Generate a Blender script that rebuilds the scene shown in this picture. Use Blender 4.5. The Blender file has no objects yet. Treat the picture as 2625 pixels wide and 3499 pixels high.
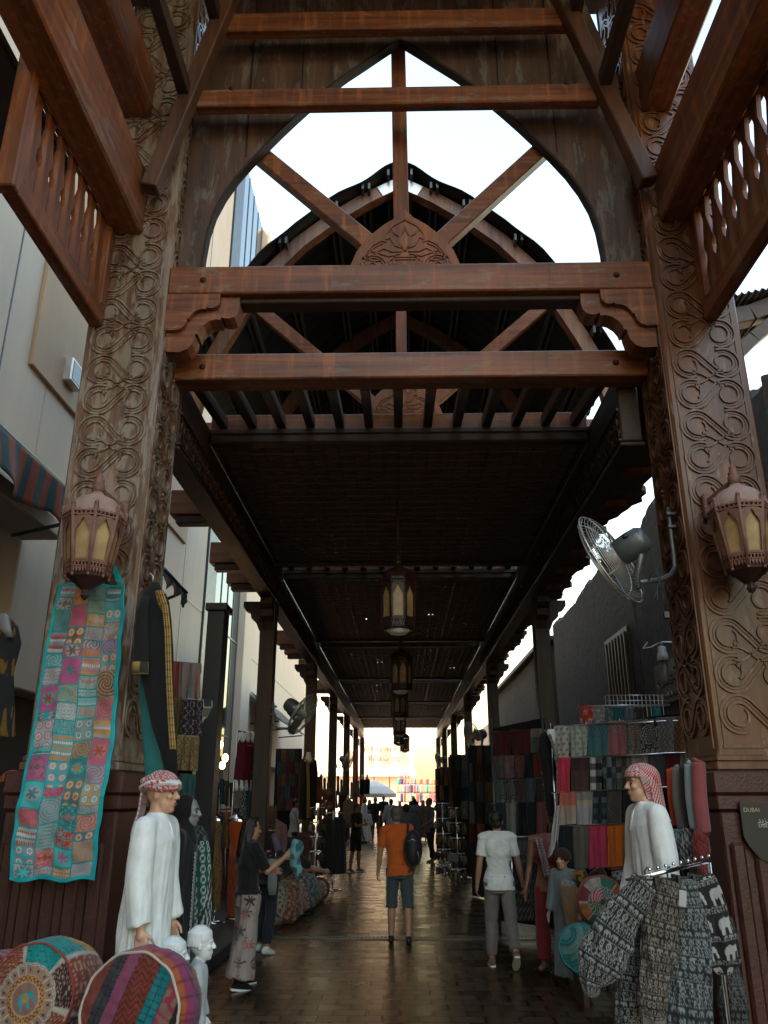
SKY_STRENGTH, SUN_ENERGY, EXPOSURE = 0.15, 3.0, 1.92
import bpy, bmesh, math, random
import numpy as np
from mathutils import Vector, Matrix, Euler, noise as mnoise
rnd = random.Random(7)
PI = math.pi
scene = bpy.context.scene
COL = scene.collection
R = math.radians

# ---------------------------------------------------------------- survey: camera constants and the photo's measuring grid
F_, CX_, CY_, EYE = 2730.0, 1312.5, 1749.5, 1.85
PITCH, YAW = R(19.54), R(1.14)
_cp, _sp, _cy, _sy = math.cos(PITCH), math.sin(PITCH), math.cos(YAW), math.sin(YAW)
def at(px, py, Y=None, X=None, Z=None):
    a = (px-CX_)/F_; b = (CY_-py)/F_
    r = (_cy*a-_sy*_cp+_sy*_sp*b, _sy*a+_cy*_cp-_cy*_sp*b, _sp+_cp*b)
    if Y is not None: t = Y/r[1]
    elif X is not None: t = X/r[0]
    else: t = (Z-EYE)/r[2]
    return Vector((r[0]*t, r[1]*t, EYE+r[2]*t))
def V(*a): return Vector(a)

# ---------------------------------------------------------------- mesh builder
class MB:
    def __init__(s): s.v = []; s.f = []; s.m = []; s.sm = []; s.c = None; s.uv = None
    def add(s, verts, faces, mi=0, smooth=False, cols=None):
        o = len(s.v)
        s.v += [tuple(p) for p in verts]
        s.f += [tuple(i+o for i in f) for f in faces]
        s.m += [mi]*len(faces); s.sm += [smooth]*len(faces)
        if cols is not None or s.c is not None:
            if s.c is None: s.c = [(1, 1, 1)]*o
            s.c += list(cols) if cols is not None else [(1, 1, 1)]*len(verts)
        return s
    def box(s, lo, hi, b=0.0, mi=0, M=None, cols=None):
        lo = [min(a, c) for a, c in zip(lo, hi)] if True else lo
        x0, y0, z0 = lo; x1, y1, z1 = hi
        b = min(b, (x1-x0)/2.2, (y1-y0)/2.2, (z1-z0)/2.2)
        if b <= 0:
            vs = [(x0,y0,z0),(x1,y0,z0),(x1,y1,z0),(x0,y1,z0),(x0,y0,z1),(x1,y0,z1),(x1,y1,z1),(x0,y1,z1)]
            fs = [(3,2,1,0),(4,5,6,7),(0,1,5,4),(1,2,6,5),(2,3,7,6),(3,0,4,7)]
        else:
            vs = []; idx = {}
            for cx in (0, 1):
                for cy in (0, 1):
                    for cz in (0, 1):
                        p = (x1 if cx else x0, y1 if cy else y0, z1 if cz else z0)
                        d = (-b if cx else b, -b if cy else b, -b if cz else b)
                        for ax in range(3):      # vertex lying on the face of axis ax
                            q = [p[k]+(0 if k == ax else d[k]) for k in range(3)]
                            idx[(cx, cy, cz, ax)] = len(vs); vs.append(tuple(q))
            fs = []
            g = lambda c, ax: idx[(c[0], c[1], c[2], ax)]
            for ax in range(3):
                o1, o2 = (ax+1) % 3, (ax+2) % 3
                for sgn in (0, 1):
                    q = []
                    for a, c in ((0, 0), (1, 0), (1, 1), (0, 1)):
                        k = [0, 0, 0]; k[ax] = sgn; k[o1] = a; k[o2] = c; q.append(g(k, ax))
                    fs.append(tuple(q) if sgn else tuple(reversed(q)))
            for ax in range(3):      # edges along ax
                o1, o2 = (ax+1) % 3, (ax+2) % 3
                for a in (0, 1):
                    for c in (0, 1):
                        k0 = [0, 0, 0]; k1 = [0, 0, 0]
                        k0[o1] = k1[o1] = a; k0[o2] = k1[o2] = c; k1[ax] = 1
                        q = [g(k0, o1), g(k1, o1), g(k1, o2), g(k0, o2)]
                        fs.append(tuple(q) if a != c else tuple(reversed(q)))
            for cx in (0, 1):
                for cy in (0, 1):
                    for cz in (0, 1):
                        q = [idx[(cx, cy, cz, 0)], idx[(cx, cy, cz, 1)], idx[(cx, cy, cz, 2)]]
                        fs.append(tuple(q) if (cx+cy+cz) % 2 else tuple(reversed(q)))
        if M is not None: vs = [M @ Vector(p) for p in vs]
        return s.add(vs, fs, mi, cols=[cols]*len(vs) if cols else None)
    def beam(s, p0, p1, w, h, b=0.008, up=(0, 0, 1), mi=0):
        """rectangular bar from p0 to p1; w across, h along 'up'"""
        p0 = Vector(p0); p1 = Vector(p1); d = p1-p0; L = d.length; d.normalize()
        side = d.cross(Vector(up))
        if side.length < 1e-4: side = d.cross(Vector((0, 1, 0)))
        side.normalize(); u = side.cross(d)
        M = Matrix(((d.x, side.x, u.x, p0.x), (d.y, side.y, u.y, p0.y), (d.z, side.z, u.z, p0.z), (0, 0, 0, 1)))
        return s.box((0, -w/2, -h/2), (L, w/2, h/2), b, mi, M)
    def tube(s, pts, r, n=8, mi=0, caps=True, cols=None, closed=False):
        pts = [Vector(p) for p in pts]; m = len(pts)
        rs = r if isinstance(r, (list, tuple)) else [r]*m
        vs = []; fs = []; pu = None
        for i, p in enumerate(pts):
            if closed: t = pts[(i+1) % m]-pts[i-1]
            else: t = pts[min(i+1, m-1)]-pts[max(i-1, 0)]
            if t.length < 1e-9: t = Vector((0, 0, 1))
            t.normalize()
            if pu is None:
                pu = t.cross(Vector((0, 0, 1)))
                if pu.length < 1e-3: pu = t.cross(Vector((0, 1, 0)))
            pu = (pu-t*pu.dot(t)); pu.normalize(); w = t.cross(pu)
            for k in range(n):
                a = 2*PI*k/n
                vs.append(p+(pu*math.cos(a)+w*math.sin(a))*rs[i])
        for i in range(m if closed else m-1):
            j = (i+1) % m
            for k in range(n):
                fs.append((i*n+k, i*n+(k+1) % n, j*n+(k+1) % n, j*n+k))
        if caps and not closed:
            fs.append(tuple(range(n-1, -1, -1))); fs.append(tuple((m-1)*n+k for k in range(n)))
        return s.add(vs, fs, mi, True, [cols]*len(vs) if cols else None)
    def lathe(s, prof, n=24, c=(0, 0, 0), M=None, mi=0, smooth=True, cols=None, ang0=0.0):
        vs = []; fs = []; m = len(prof)
        for r, z in prof:
            for k in range(n):
                a = ang0+2*PI*k/n
                vs.append(Vector((r*math.cos(a), r*math.sin(a), z)))
        for i in range(m-1):
            for k in range(n):
                fs.append((i*n+k, i*n+(k+1) % n, (i+1)*n+(k+1) % n, (i+1)*n+k))
        if prof[0][0] > 1e-4: fs.append(tuple(range(n-1, -1, -1)))
        if prof[-1][0] > 1e-4: fs.append(tuple((m-1)*n+k for k in range(n)))
        vs = [(M @ p if M is not None else p)+Vector(c) for p in vs]
        cc = None
        if cols is not None:
            cc = [cols(i/(m-1), k/n, prof[i]) if callable(cols) else cols for i in range(m) for k in range(n)]
        return s.add(vs, fs, mi, smooth, cc)
    def ell(s, c, r, n=16, m=10, M=None, mi=0, cols=None):
        vs = []; fs = []
        for i in range(m+1):
            t = PI*i/m
            for k in range(n):
                a = 2*PI*k/n
                p = Vector((r[0]*math.sin(t)*math.cos(a), r[1]*math.sin(t)*math.sin(a), -r[2]*math.cos(t)))
                vs.append((M @ p if M is not None else p)+Vector(c))
        for i in range(m):
            for k in range(n):
                fs.append((i*n+k, i*n+(k+1) % n, (i+1)*n+(k+1) % n, (i+1)*n+k))
        return s.add(vs, fs, mi, True, [cols]*len(vs) if cols else None)
    def prism(s, poly, f, th, mi=0, smooth=False):
        """extrude the 2-D polygon poly through thickness th; f(u, v, t) -> point"""
        n = len(poly)
        vs = [f(u, v, 0) for u, v in poly]+[f(u, v, th) for u, v in poly]
        fs = [tuple(range(n-1, -1, -1)), tuple(range(n, 2*n))]
        fs += [(i, (i+1) % n, n+(i+1) % n, n+i) for i in range(n)]
        return s.add(vs, fs, mi, smooth)
    def strip(s, A, B, f, th, mi=0):
        """solid between two polylines A and B (same length) in the plane, thickness th"""
        n = len(A); vs = []; fs = []
        for t in (0, th):
            vs += [f(u, v, t) for u, v in A]+[f(u, v, t) for u, v in B]
        a = lambda i: i; b = lambda i: n+i; a2 = lambda i: 2*n+i; b2 = lambda i: 3*n+i
        for i in range(n-1):
            fs += [(a(i), b(i), b(i+1), a(i+1)), (a2(i), a2(i+1), b2(i+1), b2(i)),
                   (a(i), a(i+1), a2(i+1), a2(i)), (b(i), b2(i), b2(i+1), b(i+1))]
        fs += [(a(0), a2(0), b2(0), b(0)), (a(n-1), b(n-1), b2(n-1), a2(n-1))]
        return s.add(vs, fs, mi)
    def grid(s, nu, nv, fp, fc=None, th=0.0, mi=0, smooth=True):
        """sheet fp(u, v) for u, v in 0..1, optional thickness along the local normal, colours fc(u, v)"""
        P = [[Vector(fp(i/nu, j/nv)) for i in range(nu+1)] for j in range(nv+1)]
        cc = [fc(i/nu, j/nv) for j in range(nv+1) for i in range(nu+1)] if fc else None
        w = nu+1
        fs = [(j*w+i, j*w+i+1, (j+1)*w+i+1, (j+1)*w+i) for j in range(nv) for i in range(nu)]
        vs = [p for row in P for p in row]
        if th <= 0: return s.add(vs, fs, mi, smooth, cc)
        vb = []
        for j in range(nv+1):
            for i in range(nu+1):
                du = P[j][min(i+1, nu)]-P[j][max(i-1, 0)]; dv = P[min(j+1, nv)][i]-P[max(j-1, 0)][i]
                nn = du.cross(dv)
                if nn.length > 1e-9: nn.normalize()
                vb.append(P[j][i]-nn*th)
        o = len(vs); n2 = [tuple(reversed([k+o for k in f])) for f in fs]
        rim = []
        for i in range(nu):
            rim.append((i+1, i, i+o, i+1+o)); a = nv*w+i; rim.append((a, a+1, a+1+o, a+o))
        for j in range(nv):
            a = j*w; rim.append((a, a+w, a+w+o, a+o)); a = j*w+nu; rim.append((a+w, a, a+o, a+w+o))
        return s.add(vs+vb, fs+n2+rim, mi, smooth, (cc+cc) if cc else None)
    def loft(s, secs, n=28, mi=0, cols=None, caps=True):
        """secs: (centre, rx, ry, zrot, fold amplitude, number of folds, phase)"""
        vs = []; cc = []; m = len(secs); fs = []
        for i, q in enumerate(secs):
            c, rx, ry = Vector(q[0]), q[1], q[2]
            rot = q[3] if len(q) > 3 else 0; fa = q[4] if len(q) > 4 else 0; nf = q[5] if len(q) > 5 else 7; ph = q[6] if len(q) > 6 else 0
            tl = q[7] if len(q) > 7 else None
            for k in range(n):
                a = 2*PI*k/n
                e = 1+fa*(math.sin(nf*a+ph)+0.6*math.sin((nf*0.5+1.5)//1*a+ph*2.1))
                p = Vector((rx*e*math.cos(a), ry*e*math.sin(a), 0))
                p = Matrix.Rotation(rot, 3, 'Z') @ p
                if tl is not None: p = tl @ p
                vs.append(c+p)
                if cols: cc.append(cols(i/(m-1), k/n))
        for i in range(m-1):
            for k in range(n):
                fs.append((i*n+k, i*n+(k+1) % n, (i+1)*n+(k+1) % n, (i+1)*n+k))
        if caps: fs += [tuple(range(n-1, -1, -1)), tuple((m-1)*n+k for k in range(n))]
        return s.add(vs, fs, mi, True, cc if cols else None)
    def bounds(s):
        a = np.array(s.v); return a.min(0), a.max(0)
    def shift(s, d):
        s.v = [(p[0]+d[0], p[1]+d[1], p[2]+d[2]) for p in s.v]; return s
    def xf(s, M):
        s.v = [tuple(M @ Vector(p)) for p in s.v]; return s
    def merge(s, o, mi=None):
        return s.add(o.v, o.f, 0, False, o.c).fixm(o, mi)
    def fixm(s, o, mi):
        n = len(o.f)
        for i in range(n): s.m[-n+i] = o.m[i] if mi is None else mi; s.sm[-n+i] = o.sm[i]
        return s
    def mesh(s, name, mats):
        me = bpy.data.meshes.new(name)
        me.from_pydata(s.v, [], s.f)
        for m in (mats if isinstance(mats, (list, tuple)) else [mats]): me.materials.append(m)
        me.polygons.foreach_set('material_index', s.m)
        me.polygons.foreach_set('use_smooth', s.sm)
        if s.c is not None:
            ca = me.color_attributes.new('Col', 'FLOAT_COLOR', 'POINT')
            buf = np.ones((len(s.v), 4), dtype=np.float32); buf[:, :3] = np.array(s.c, dtype=np.float32)
            ca.data.foreach_set('color', buf.ravel())
        me.update(); me.validate()
        return me

def wrinkle(mb, amp, f=(9, 9, 9), seed=0.0, top=None):
    """crease a mesh along its normals with a noise of frequency f"""
    v = np.array(mb.v, dtype=np.float64); nrm = np.zeros_like(v)
    q = np.array([(a[0], a[1], a[2], a[-1]) for a in mb.f])
    fn = np.cross(v[q[:, 2]]-v[q[:, 0]], v[q[:, 3]]-v[q[:, 1]])
    for k in range(4): np.add.at(nrm, q[:, k], fn)
    nrm /= np.maximum(1e-12, np.linalg.norm(nrm, axis=1))[:, None]
    for i in range(len(v)):
        x, y, z = v[i]; k = amp if top is None else amp*min(1, max(.15, (top-z)/.6))
        v[i] += nrm[i]*k*(mnoise.noise((x*f[0]+seed, y*f[1], z*f[2]))+.5*mnoise.noise((x*f[0]*2.1, y*f[1]*2.1+seed, z*f[2]*2.1)))
    mb.v = [tuple(a) for a in v]; return mb
def thing(name, label, cat, loc=(0, 0, 0), rz=0.0, group=None, kind=None):
    o = bpy.data.objects.new(name, None); COL.objects.link(o)
    o.empty_display_size = 0.1
    o.location = loc; o.rotation_euler = (0, 0, rz)
    tag(o, label, cat, group, kind); return o
def tag(o, label=None, cat=None, group=None, kind=None):
    if label: o['label'] = label
    if cat: o['category'] = cat
    if group: o['group'] = group
    if kind: o['kind'] = kind
    return o
def wm(o):
    M = Matrix.Translation(o.location) @ o.rotation_euler.to_matrix().to_4x4()
    return wm(o.parent) @ M if o.parent else M
def part(name, mb, mats, parent, world=False, label=None, loc=None):
    """one child mesh; mb in the parent's frame, or in world coordinates when world"""
    if world: mb.xf(wm(parent).inverted())
    if loc is None and mb.v:      # put the part's origin in its middle
        a, b = mb.bounds(); loc = [(a[i]+b[i])/2 for i in range(3)]
    mb.shift([-x for x in loc])
    o = bpy.data.objects.new(name, mb.mesh(name, mats)); COL.objects.link(o)
    o.parent = parent; o.location = loc
    if label: o['label'] = label
    if name == 'body': LAST['body'] = o
    return o
LAST = {}
def sub(name, mb, mats, pt, world=False):
    """a piece of a part: mb in the frame of the part's thing (or in world coordinates)"""
    if world: return part(name, mb, mats, pt, True)
    mb.shift([-x for x in pt.location]); return part(name, mb, mats, pt)
def single(name, mb, mats, label=None, cat=None, group=None, kind=None):
    a, b = mb.bounds(); loc = ((a[0]+b[0])/2, (a[1]+b[1])/2, a[2])
    mb.shift([-x for x in loc])
    o = bpy.data.objects.new(name, mb.mesh(name, mats)); COL.objects.link(o); o.location = loc
    return tag(o, label, cat, group, kind)
def kids(o): return [c for c in COL.objects if c.parent == o]
_KID = {}
def dup(root, loc=None, rz=None, label=None, group=None):
    def cp(o, par):
        c = o.copy(); COL.objects.link(c)
        if par: c.parent = par
        for ch in KIDS.get(o.name, []): cp(ch, c)
        return c
    KIDS = {}
    for ob in COL.objects:
        if ob.parent: KIDS.setdefault(ob.parent.name, []).append(ob)
    r = cp(root, None)
    if loc is not None: r.location = loc
    if rz is not None: r.rotation_euler = (0, 0, rz)
    if label: r['label'] = label
    if group: r['group'] = group
    return r

# ---------------------------------------------------------------- materials
def newmat(name):
    m = bpy.data.materials.new(name); m.use_nodes = True
    nt = m.node_tree; b = nt.nodes['Principled BSDF']; return m, nt, b
def N(nt, t, **k):
    n = nt.nodes.new(t)
    for a, v in k.items():
        if a in n.inputs.keys() if hasattr(n, 'inputs') else False: n.inputs[a].default_value = v
        else: setattr(n, a, v)
    return n
def ramp(nt, src, stops):
    r = nt.nodes.new('ShaderNodeValToRGB'); e = r.color_ramp.elements
    while len(e) < len(stops): e.new(0.5)
    for i, (p, c) in enumerate(stops): e[i].position = p; e[i].color = (*c, 1) if len(c) == 3 else c
    nt.links.new(src, r.inputs[0]); return r.outputs[0]
def mix(nt, fac, a, b, mode='MIX'):
    n = nt.nodes.new('ShaderNodeMix'); n.data_type = 'RGBA'; n.blend_type = mode
    for s, i in ((fac, 0), (a, 6), (b, 7)):
        if hasattr(s, 'node'): nt.links.new(s, n.inputs[i])
        else: n.inputs[i].default_value = s if i == 0 else (*s, 1)
    return n.outputs[2]
def noise(nt, vec, scale, detail=4, rough=0.55, dist=0.0):
    n = nt.nodes.new('ShaderNodeTexNoise'); n.inputs['Scale'].default_value = scale; n.inputs['Detail'].default_value = detail
    n.inputs['Roughness'].default_value = rough; n.inputs['Distortion'].default_value = dist
    if vec is not None: nt.links.new(vec, n.inputs['Vector'])
    return n.outputs['Fac']
def coords(nt, scale=(1, 1, 1), kind='Object', rot=(0, 0, 0)):
    t = nt.nodes.new('ShaderNodeTexCoord'); m = nt.nodes.new('ShaderNodeMapping')
    m.inputs['Scale'].default_value = scale; m.inputs['Rotation'].default_value = rot
    nt.links.new(t.outputs[kind], m.inputs[0]); return m.outputs[0]
def bump(nt, b, h, strength=0.3, dist=0.01):
    n = nt.nodes.new('ShaderNodeBump'); n.inputs['Strength'].default_value = strength; n.inputs['Distance'].default_value = dist
    nt.links.new(h, n.inputs['Height']); nt.links.new(n.outputs[0], b.inputs['Normal']); return n
def rough_from(nt, b, src, lo, hi):
    m = nt.nodes.new('ShaderNodeMapRange'); m.inputs[3].default_value = lo; m.inputs[4].default_value = hi
    nt.links.new(src, m.inputs[0]); nt.links.new(m.outputs[0], b.inputs['Roughness'])

def wood(name, axis, dark=(.045, .013, .006), mid=(.155, .044, .015), light=(.31, .100, .028), bare=(.20, .155, .125), wear=.565, rlo=.30, rhi=.6, spec=.5):
    m, nt, b = newmat(name)
    sc = {'x': (.35, 9, 9), 'y': (9, .35, 9), 'z': (9, 9, .35)}[axis]
    g = noise(nt, coords(nt, sc), 2.2, 6, .62, .9)
    st = noise(nt, coords(nt, {'x': (.12, 3, 3), 'y': (3, .12, 3), 'z': (3, 3, .12)}[axis]), 3.0, 3, .6, .3)
    pt = noise(nt, coords(nt, {'x': (.6, 1.6, 1.6), 'y': (1.6, .6, 1.6), 'z': (1.6, 1.6, .6)}[axis]), 1.7, 5, .66)
    c = ramp(nt, g, [(.28, dark), (.52, mid), (.74, light)])
    c = mix(nt, ramp(nt, st, [(.35, (0, 0, 0)), (.7, (.55, .55, .55))]), c, light)
    wv = noise(nt, coords(nt, {'x': (1.2, 5, 5), 'y': (5, 1.2, 5), 'z': (5, 5, 1.2)}[axis]), 1.9, 7, .7, .4)
    wf = ramp(nt, wv, [(wear, (0, 0, 0)), (wear+.055, (.75, .75, .75))])
    c = mix(nt, wf, c, bare)
    c = mix(nt, .55, c, ramp(nt, pt, [(.3, (.38, .34, .32)), (.65, (1, 1, 1))]), 'MULTIPLY')
    sv = noise(nt, coords(nt, {'x': (9, 9, .9), 'y': (9, 9, .9), 'z': (5, 5, .5)}[axis]), 1.3, 5, .62)
    c = mix(nt, ramp(nt, sv, [(.54, (0, 0, 0)), (.72, (.5, .5, .5))]), c, tuple(min(1, q*1.5) for q in light))
    c = mix(nt, ramp(nt, sv, [(.26, (.6, .6, .6)), (.42, (0, 0, 0))]), c, dark)
    nt.links.new(c, b.inputs['Base Color'])
    rough_from(nt, b, wv, rlo, rhi); b.inputs['Specular IOR Level'].default_value = spec
    bump(nt, b, mix(nt, .35, g, wv), .35, .006)
    return m
M = {}
for ax in 'xyz':
    M['wood_'+ax] = wood('red_stained_teak_'+ax, ax)
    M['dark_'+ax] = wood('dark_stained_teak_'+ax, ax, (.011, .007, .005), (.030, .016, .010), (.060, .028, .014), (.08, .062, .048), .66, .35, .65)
M['panel'] = wood('weathered_panel', 'z', (.030, .018, .014), (.080, .044, .031), (.125, .070, .048), (.17, .155, .14), .545, .32, .6)
M['carve'] = wood('carved_teak', 'z', (.050, .020, .010), (.122, .048, .021), (.20, .080, .032), (.28, .215, .165), .57, .25, .46)
M['rib'] = wood('light_brown_rib', 'z', (.08, .035, .018), (.20, .085, .042), (.32, .15, .075), (.30, .22, .16), .62)  # lighter brown teak for the arched ribs
M['carve_grey'] = wood('grey_carved_teak', 'z', (.055, .028, .018), (.130, .068, .042), (.21, .115, .070), (.30, .26, .225), .47, .24, .42, .6)  # greyer carved teak with more bare patches, for the left pillar
M['brace'] = wood('brown_brace', 'z', (.03, .013, .008), (.075, .030, .016), (.13, .055, .026), (.13, .10, .08), .62)
M['boss'] = wood('carved_boss_teak', 'z', (.08, .026, .012), (.19, .062, .024), (.30, .105, .04), (.3, .2, .14), .66, .4, .6)
def simple(name, col, rough=.6, metal=0.0, spec=.5, var=.25, scale=6, bmp=0.0, bscale=60):
    m, nt, b = newmat(name)
    n = noise(nt, coords(nt), scale, 5, .6)
    lo = tuple(max(0, c*(1-var)) for c in col); hi = tuple(min(1, c*(1+var*.8)) for c in col)
    nt.links.new(ramp(nt, n, [(.3, lo), (.7, hi)]), b.inputs['Base Color'])
    b.inputs['Metallic'].default_value = metal; b.inputs['Specular IOR Level'].default_value = spec
    rough_from(nt, b, n, max(.02, rough-.1), min(1, rough+.1))
    if bmp > 0: bump(nt, b, noise(nt, coords(nt), bscale, 5, .6), bmp, .01)
    return m
def cloth(name, col=None, rough=.85, weave=260, fold=0.25, var=.18):
    """plain fabric, or one coloured by its 'Col' attribute when col is None"""
    m, nt, b = newmat(name)
    n = noise(nt, coords(nt), 9, 4, .6)
    if col is None:
        a = nt.nodes.new('ShaderNodeVertexColor'); a.layer_name = 'Col'; src = a.outputs[0]
    else:
        src = mix(nt, 0.0, col, col)
    c = mix(nt, 1.0, src, ramp(nt, n, [(.3, (1-var,)*3), (.7, (1.0,)*3)]), 'MULTIPLY')
    nt.links.new(c, b.inputs['Base Color'])
    b.inputs['Roughness'].default_value = rough; b.inputs['Specular IOR Level'].default_value = .25
    b.inputs['Sheen Weight'].default_value = .15
    f = noise(nt, coords(nt, (1, 1, .35)), 14, 4, .5, .6)
    w = noise(nt, coords(nt), weave, 2, .5)
    bump(nt, b, mix(nt, .25, f, w), fold, .02)
    return m
M['col'] = cloth('printed_cloth')
M['colshiny'] = cloth('embroidered_cloth', rough=.6)
def C(name, col, **k):
    if name not in M: M[name] = cloth(name, col, **k)
    return M[name]
M['maroon'] = simple('maroon_textured_paint', (.055, .015, .011), .42, bmp=.5, bscale=45, var=.35)
M['lantern'] = simple('dusty_red_lantern_paint', (.190, .088, .066), .6, var=.3, scale=14)
M['lantern_dark'] = simple('dark_lantern_metal', (.035, .012, .010), .5, var=.3)
M['dust'] = simple('dusty_lantern_roof', (.33, .22, .19), .8, var=.25, scale=9)
M['steel'] = simple('grey_painted_steel', (.10, .115, .12), .32, .3, .6, .15)
M['chrome'] = simple('chrome', (.75, .76, .78), .14, 1.0, .5, .05)
M['wire'] = simple('pale_steel_wire', (.60, .58, .55), .35, .8, .5, .15)
M['black'] = simple('black_plastic', (.012, .012, .013), .4, var=.2)
M['white_plastic'] = simple('white_plastic', (.72, .74, .74), .35, var=.06)
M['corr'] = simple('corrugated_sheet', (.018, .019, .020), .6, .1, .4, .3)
M['purlin'] = simple('purlin_steel', (.085, .092, .098), .5, .3, .5, .2)
M['mann_skin'] = simple('mannequin_skin_paint', (.50, .29, .19), .34, var=.05)
M['mann_white'] = simple('mannequin_white_gloss', (.62, .64, .64), .22, var=.04)
M['mann_grey'] = simple('mannequin_grey', (.20, .205, .21), .4, var=.05)
M['skin'] = simple('skin_light', (.36, .19, .12), .5, var=.1)
M['skin2'] = simple('skin_tan', (.22, .11, .065), .5, var=.1)
M['hair'] = simple('dark_hair', (.010, .008, .007), .45, var=.3, scale=40, bmp=.5, bscale=160)
M['hair_grey'] = simple('short_grey_hair', (.10, .085, .075), .6, var=.3, scale=40, bmp=.5, bscale=160)
M['lip'] = simple('painted_lips', (.34, .10, .075), .4)
M['eye'] = simple('painted_eye', (.012, .008, .006), .25)
M['stone'] = simple('kerb_stone', (.045, .043, .042), .6, var=.3, bmp=.3)
def attr(name):
    pass
# ================================================================= SETTING: ground, road, pavement
def mat_paver():
    m, nt, b = newmat('clay_pavers')
    v = coords(nt)
    br = nt.nodes.new('ShaderNodeTexBrick'); nt.links.new(v, br.inputs['Vector'])
    br.offset = .5; br.inputs['Scale'].default_value = 1
    br.inputs['Brick Width'].default_value = .30; br.inputs['Row Height'].default_value = .20
    br.inputs['Mortar Size'].default_value = .020; br.inputs['Mortar Smooth'].default_value = .25; br.inputs['Bias'].default_value = 0
    br.inputs['Color1'].default_value = (.055, .041, .029, 1); br.inputs['Color2'].default_value = (.125, .090, .060, 1)
    br.inputs['Mortar'].default_value = (.004, .0035, .003, 1)
    n1 = noise(nt, v, 1.1, 5, .65); n2 = noise(nt, v, 24, 5, .6)
    c = mix(nt, .6, br.outputs[0], ramp(nt, n1, [(.3, (.45, .43, .42)), (.7, (1, 1, 1))]), 'MULTIPLY')
    nt.links.new(c, b.inputs['Base Color'])
    b.inputs['Specular IOR Level'].default_value = 1.0; b.inputs['Specular Tint'].default_value = (1, .66, .36, 1); b.inputs['Metallic'].default_value = .42
    inv = nt.nodes.new('ShaderNodeMath'); inv.operation = 'SUBTRACT'; inv.inputs[0].default_value = 1; nt.links.new(br.outputs[1], inv.inputs[1])
    ad = nt.nodes.new('ShaderNodeMath'); ad.operation = 'MULTIPLY_ADD'; nt.links.new(n2, ad.inputs[0]); ad.inputs[1].default_value = .05; nt.links.new(inv.outputs[0], ad.inputs[2])
    br2 = nt.nodes.new('ShaderNodeTexBrick'); nt.links.new(v, br2.inputs['Vector'])   # each brick sits at its own height
    for k, q in (('Scale', 1), ('Brick Width', .30), ('Row Height', .20), ('Mortar Size', 0)): br2.inputs[k].default_value = q
    br2.inputs['Color1'].default_value = (0, 0, 0, 1); br2.inputs['Color2'].default_value = (1, 1, 1, 1)
    ad2 = nt.nodes.new('ShaderNodeMath'); ad2.operation = 'MULTIPLY_ADD'; nt.links.new(br2.outputs[0], ad2.inputs[0]); ad2.inputs[1].default_value = .22; nt.links.new(ad.outputs[0], ad2.inputs[2])
    rough_from(nt, b, mix(nt, .55, mix(nt, .5, n1, n2), br2.outputs[0]), .20, .36)
    bump(nt, b, ad2.outputs[0], .9, .022)
    return m
def mat_sand():
    m, nt, b = newmat('sandy_ground')
    v = coords(nt)
    nt.links.new(ramp(nt, noise(nt, v, .4, 6), [(.3, (.36, .25, .16)), (.7, (.50, .36, .24))]), b.inputs['Base Color'])
    b.inputs['Roughness'].default_value = .9; return m
def mat_plaster(name, c, var=.12, joints=None, rough=.75):
    m, nt, b = newmat(name)
    v = coords(nt); n = noise(nt, v, .8, 6, .6); n2 = noise(nt, coords(nt, (1, 1, .15)), 3, 4, .6)
    col = mix(nt, .5, ramp(nt, n, [(.3, tuple(x*(1-var) for x in c)), (.7, c)]), ramp(nt, n2, [(.35, tuple(x*(1-var*1.3) for x in c)), (.65, c)]))
    nt.links.new(col, b.inputs['Base Color']); b.inputs['Roughness'].default_value = rough
    bump(nt, b, noise(nt, v, 30, 4), .15, .01); return m
M['plaster'] = mat_plaster('grey_white_render', (.50, .42, .345))
M['cream'] = mat_plaster('cream_render', (.66, .52, .40))
M['tan'] = mat_plaster('tan_wall_tone', (.40, .27, .165))
M['darkwall'] = mat_plaster('dim_shop_wall', (.050, .038, .030))  # shade of the shop interiors put into a dark wall colour
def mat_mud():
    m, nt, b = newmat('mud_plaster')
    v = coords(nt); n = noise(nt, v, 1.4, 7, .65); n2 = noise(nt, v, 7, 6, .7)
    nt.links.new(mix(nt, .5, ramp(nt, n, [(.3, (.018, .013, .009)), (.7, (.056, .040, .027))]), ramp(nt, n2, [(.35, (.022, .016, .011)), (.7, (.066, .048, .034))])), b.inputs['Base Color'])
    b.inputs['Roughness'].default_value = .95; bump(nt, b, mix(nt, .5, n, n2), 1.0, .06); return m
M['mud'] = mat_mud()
def mat_glasswall():
    m, nt, b = newmat('curtain_wall_glass')
    b.inputs['Base Color'].default_value = (.035, .055, .065, 1); b.inputs['Roughness'].default_value = .06
    b.inputs['Specular IOR Level'].default_value = 1.0; b.inputs['Metallic'].default_value = .42
    n = noise(nt, coords(nt, (1, .3, .3)), 1.2, 2); bump(nt, b, n, .05, .02); return m
M['glass'] = mat_glasswall()
M['darkclad'] = simple('dark_cladding', (.018, .019, .021), .4, var=.15)
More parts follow.
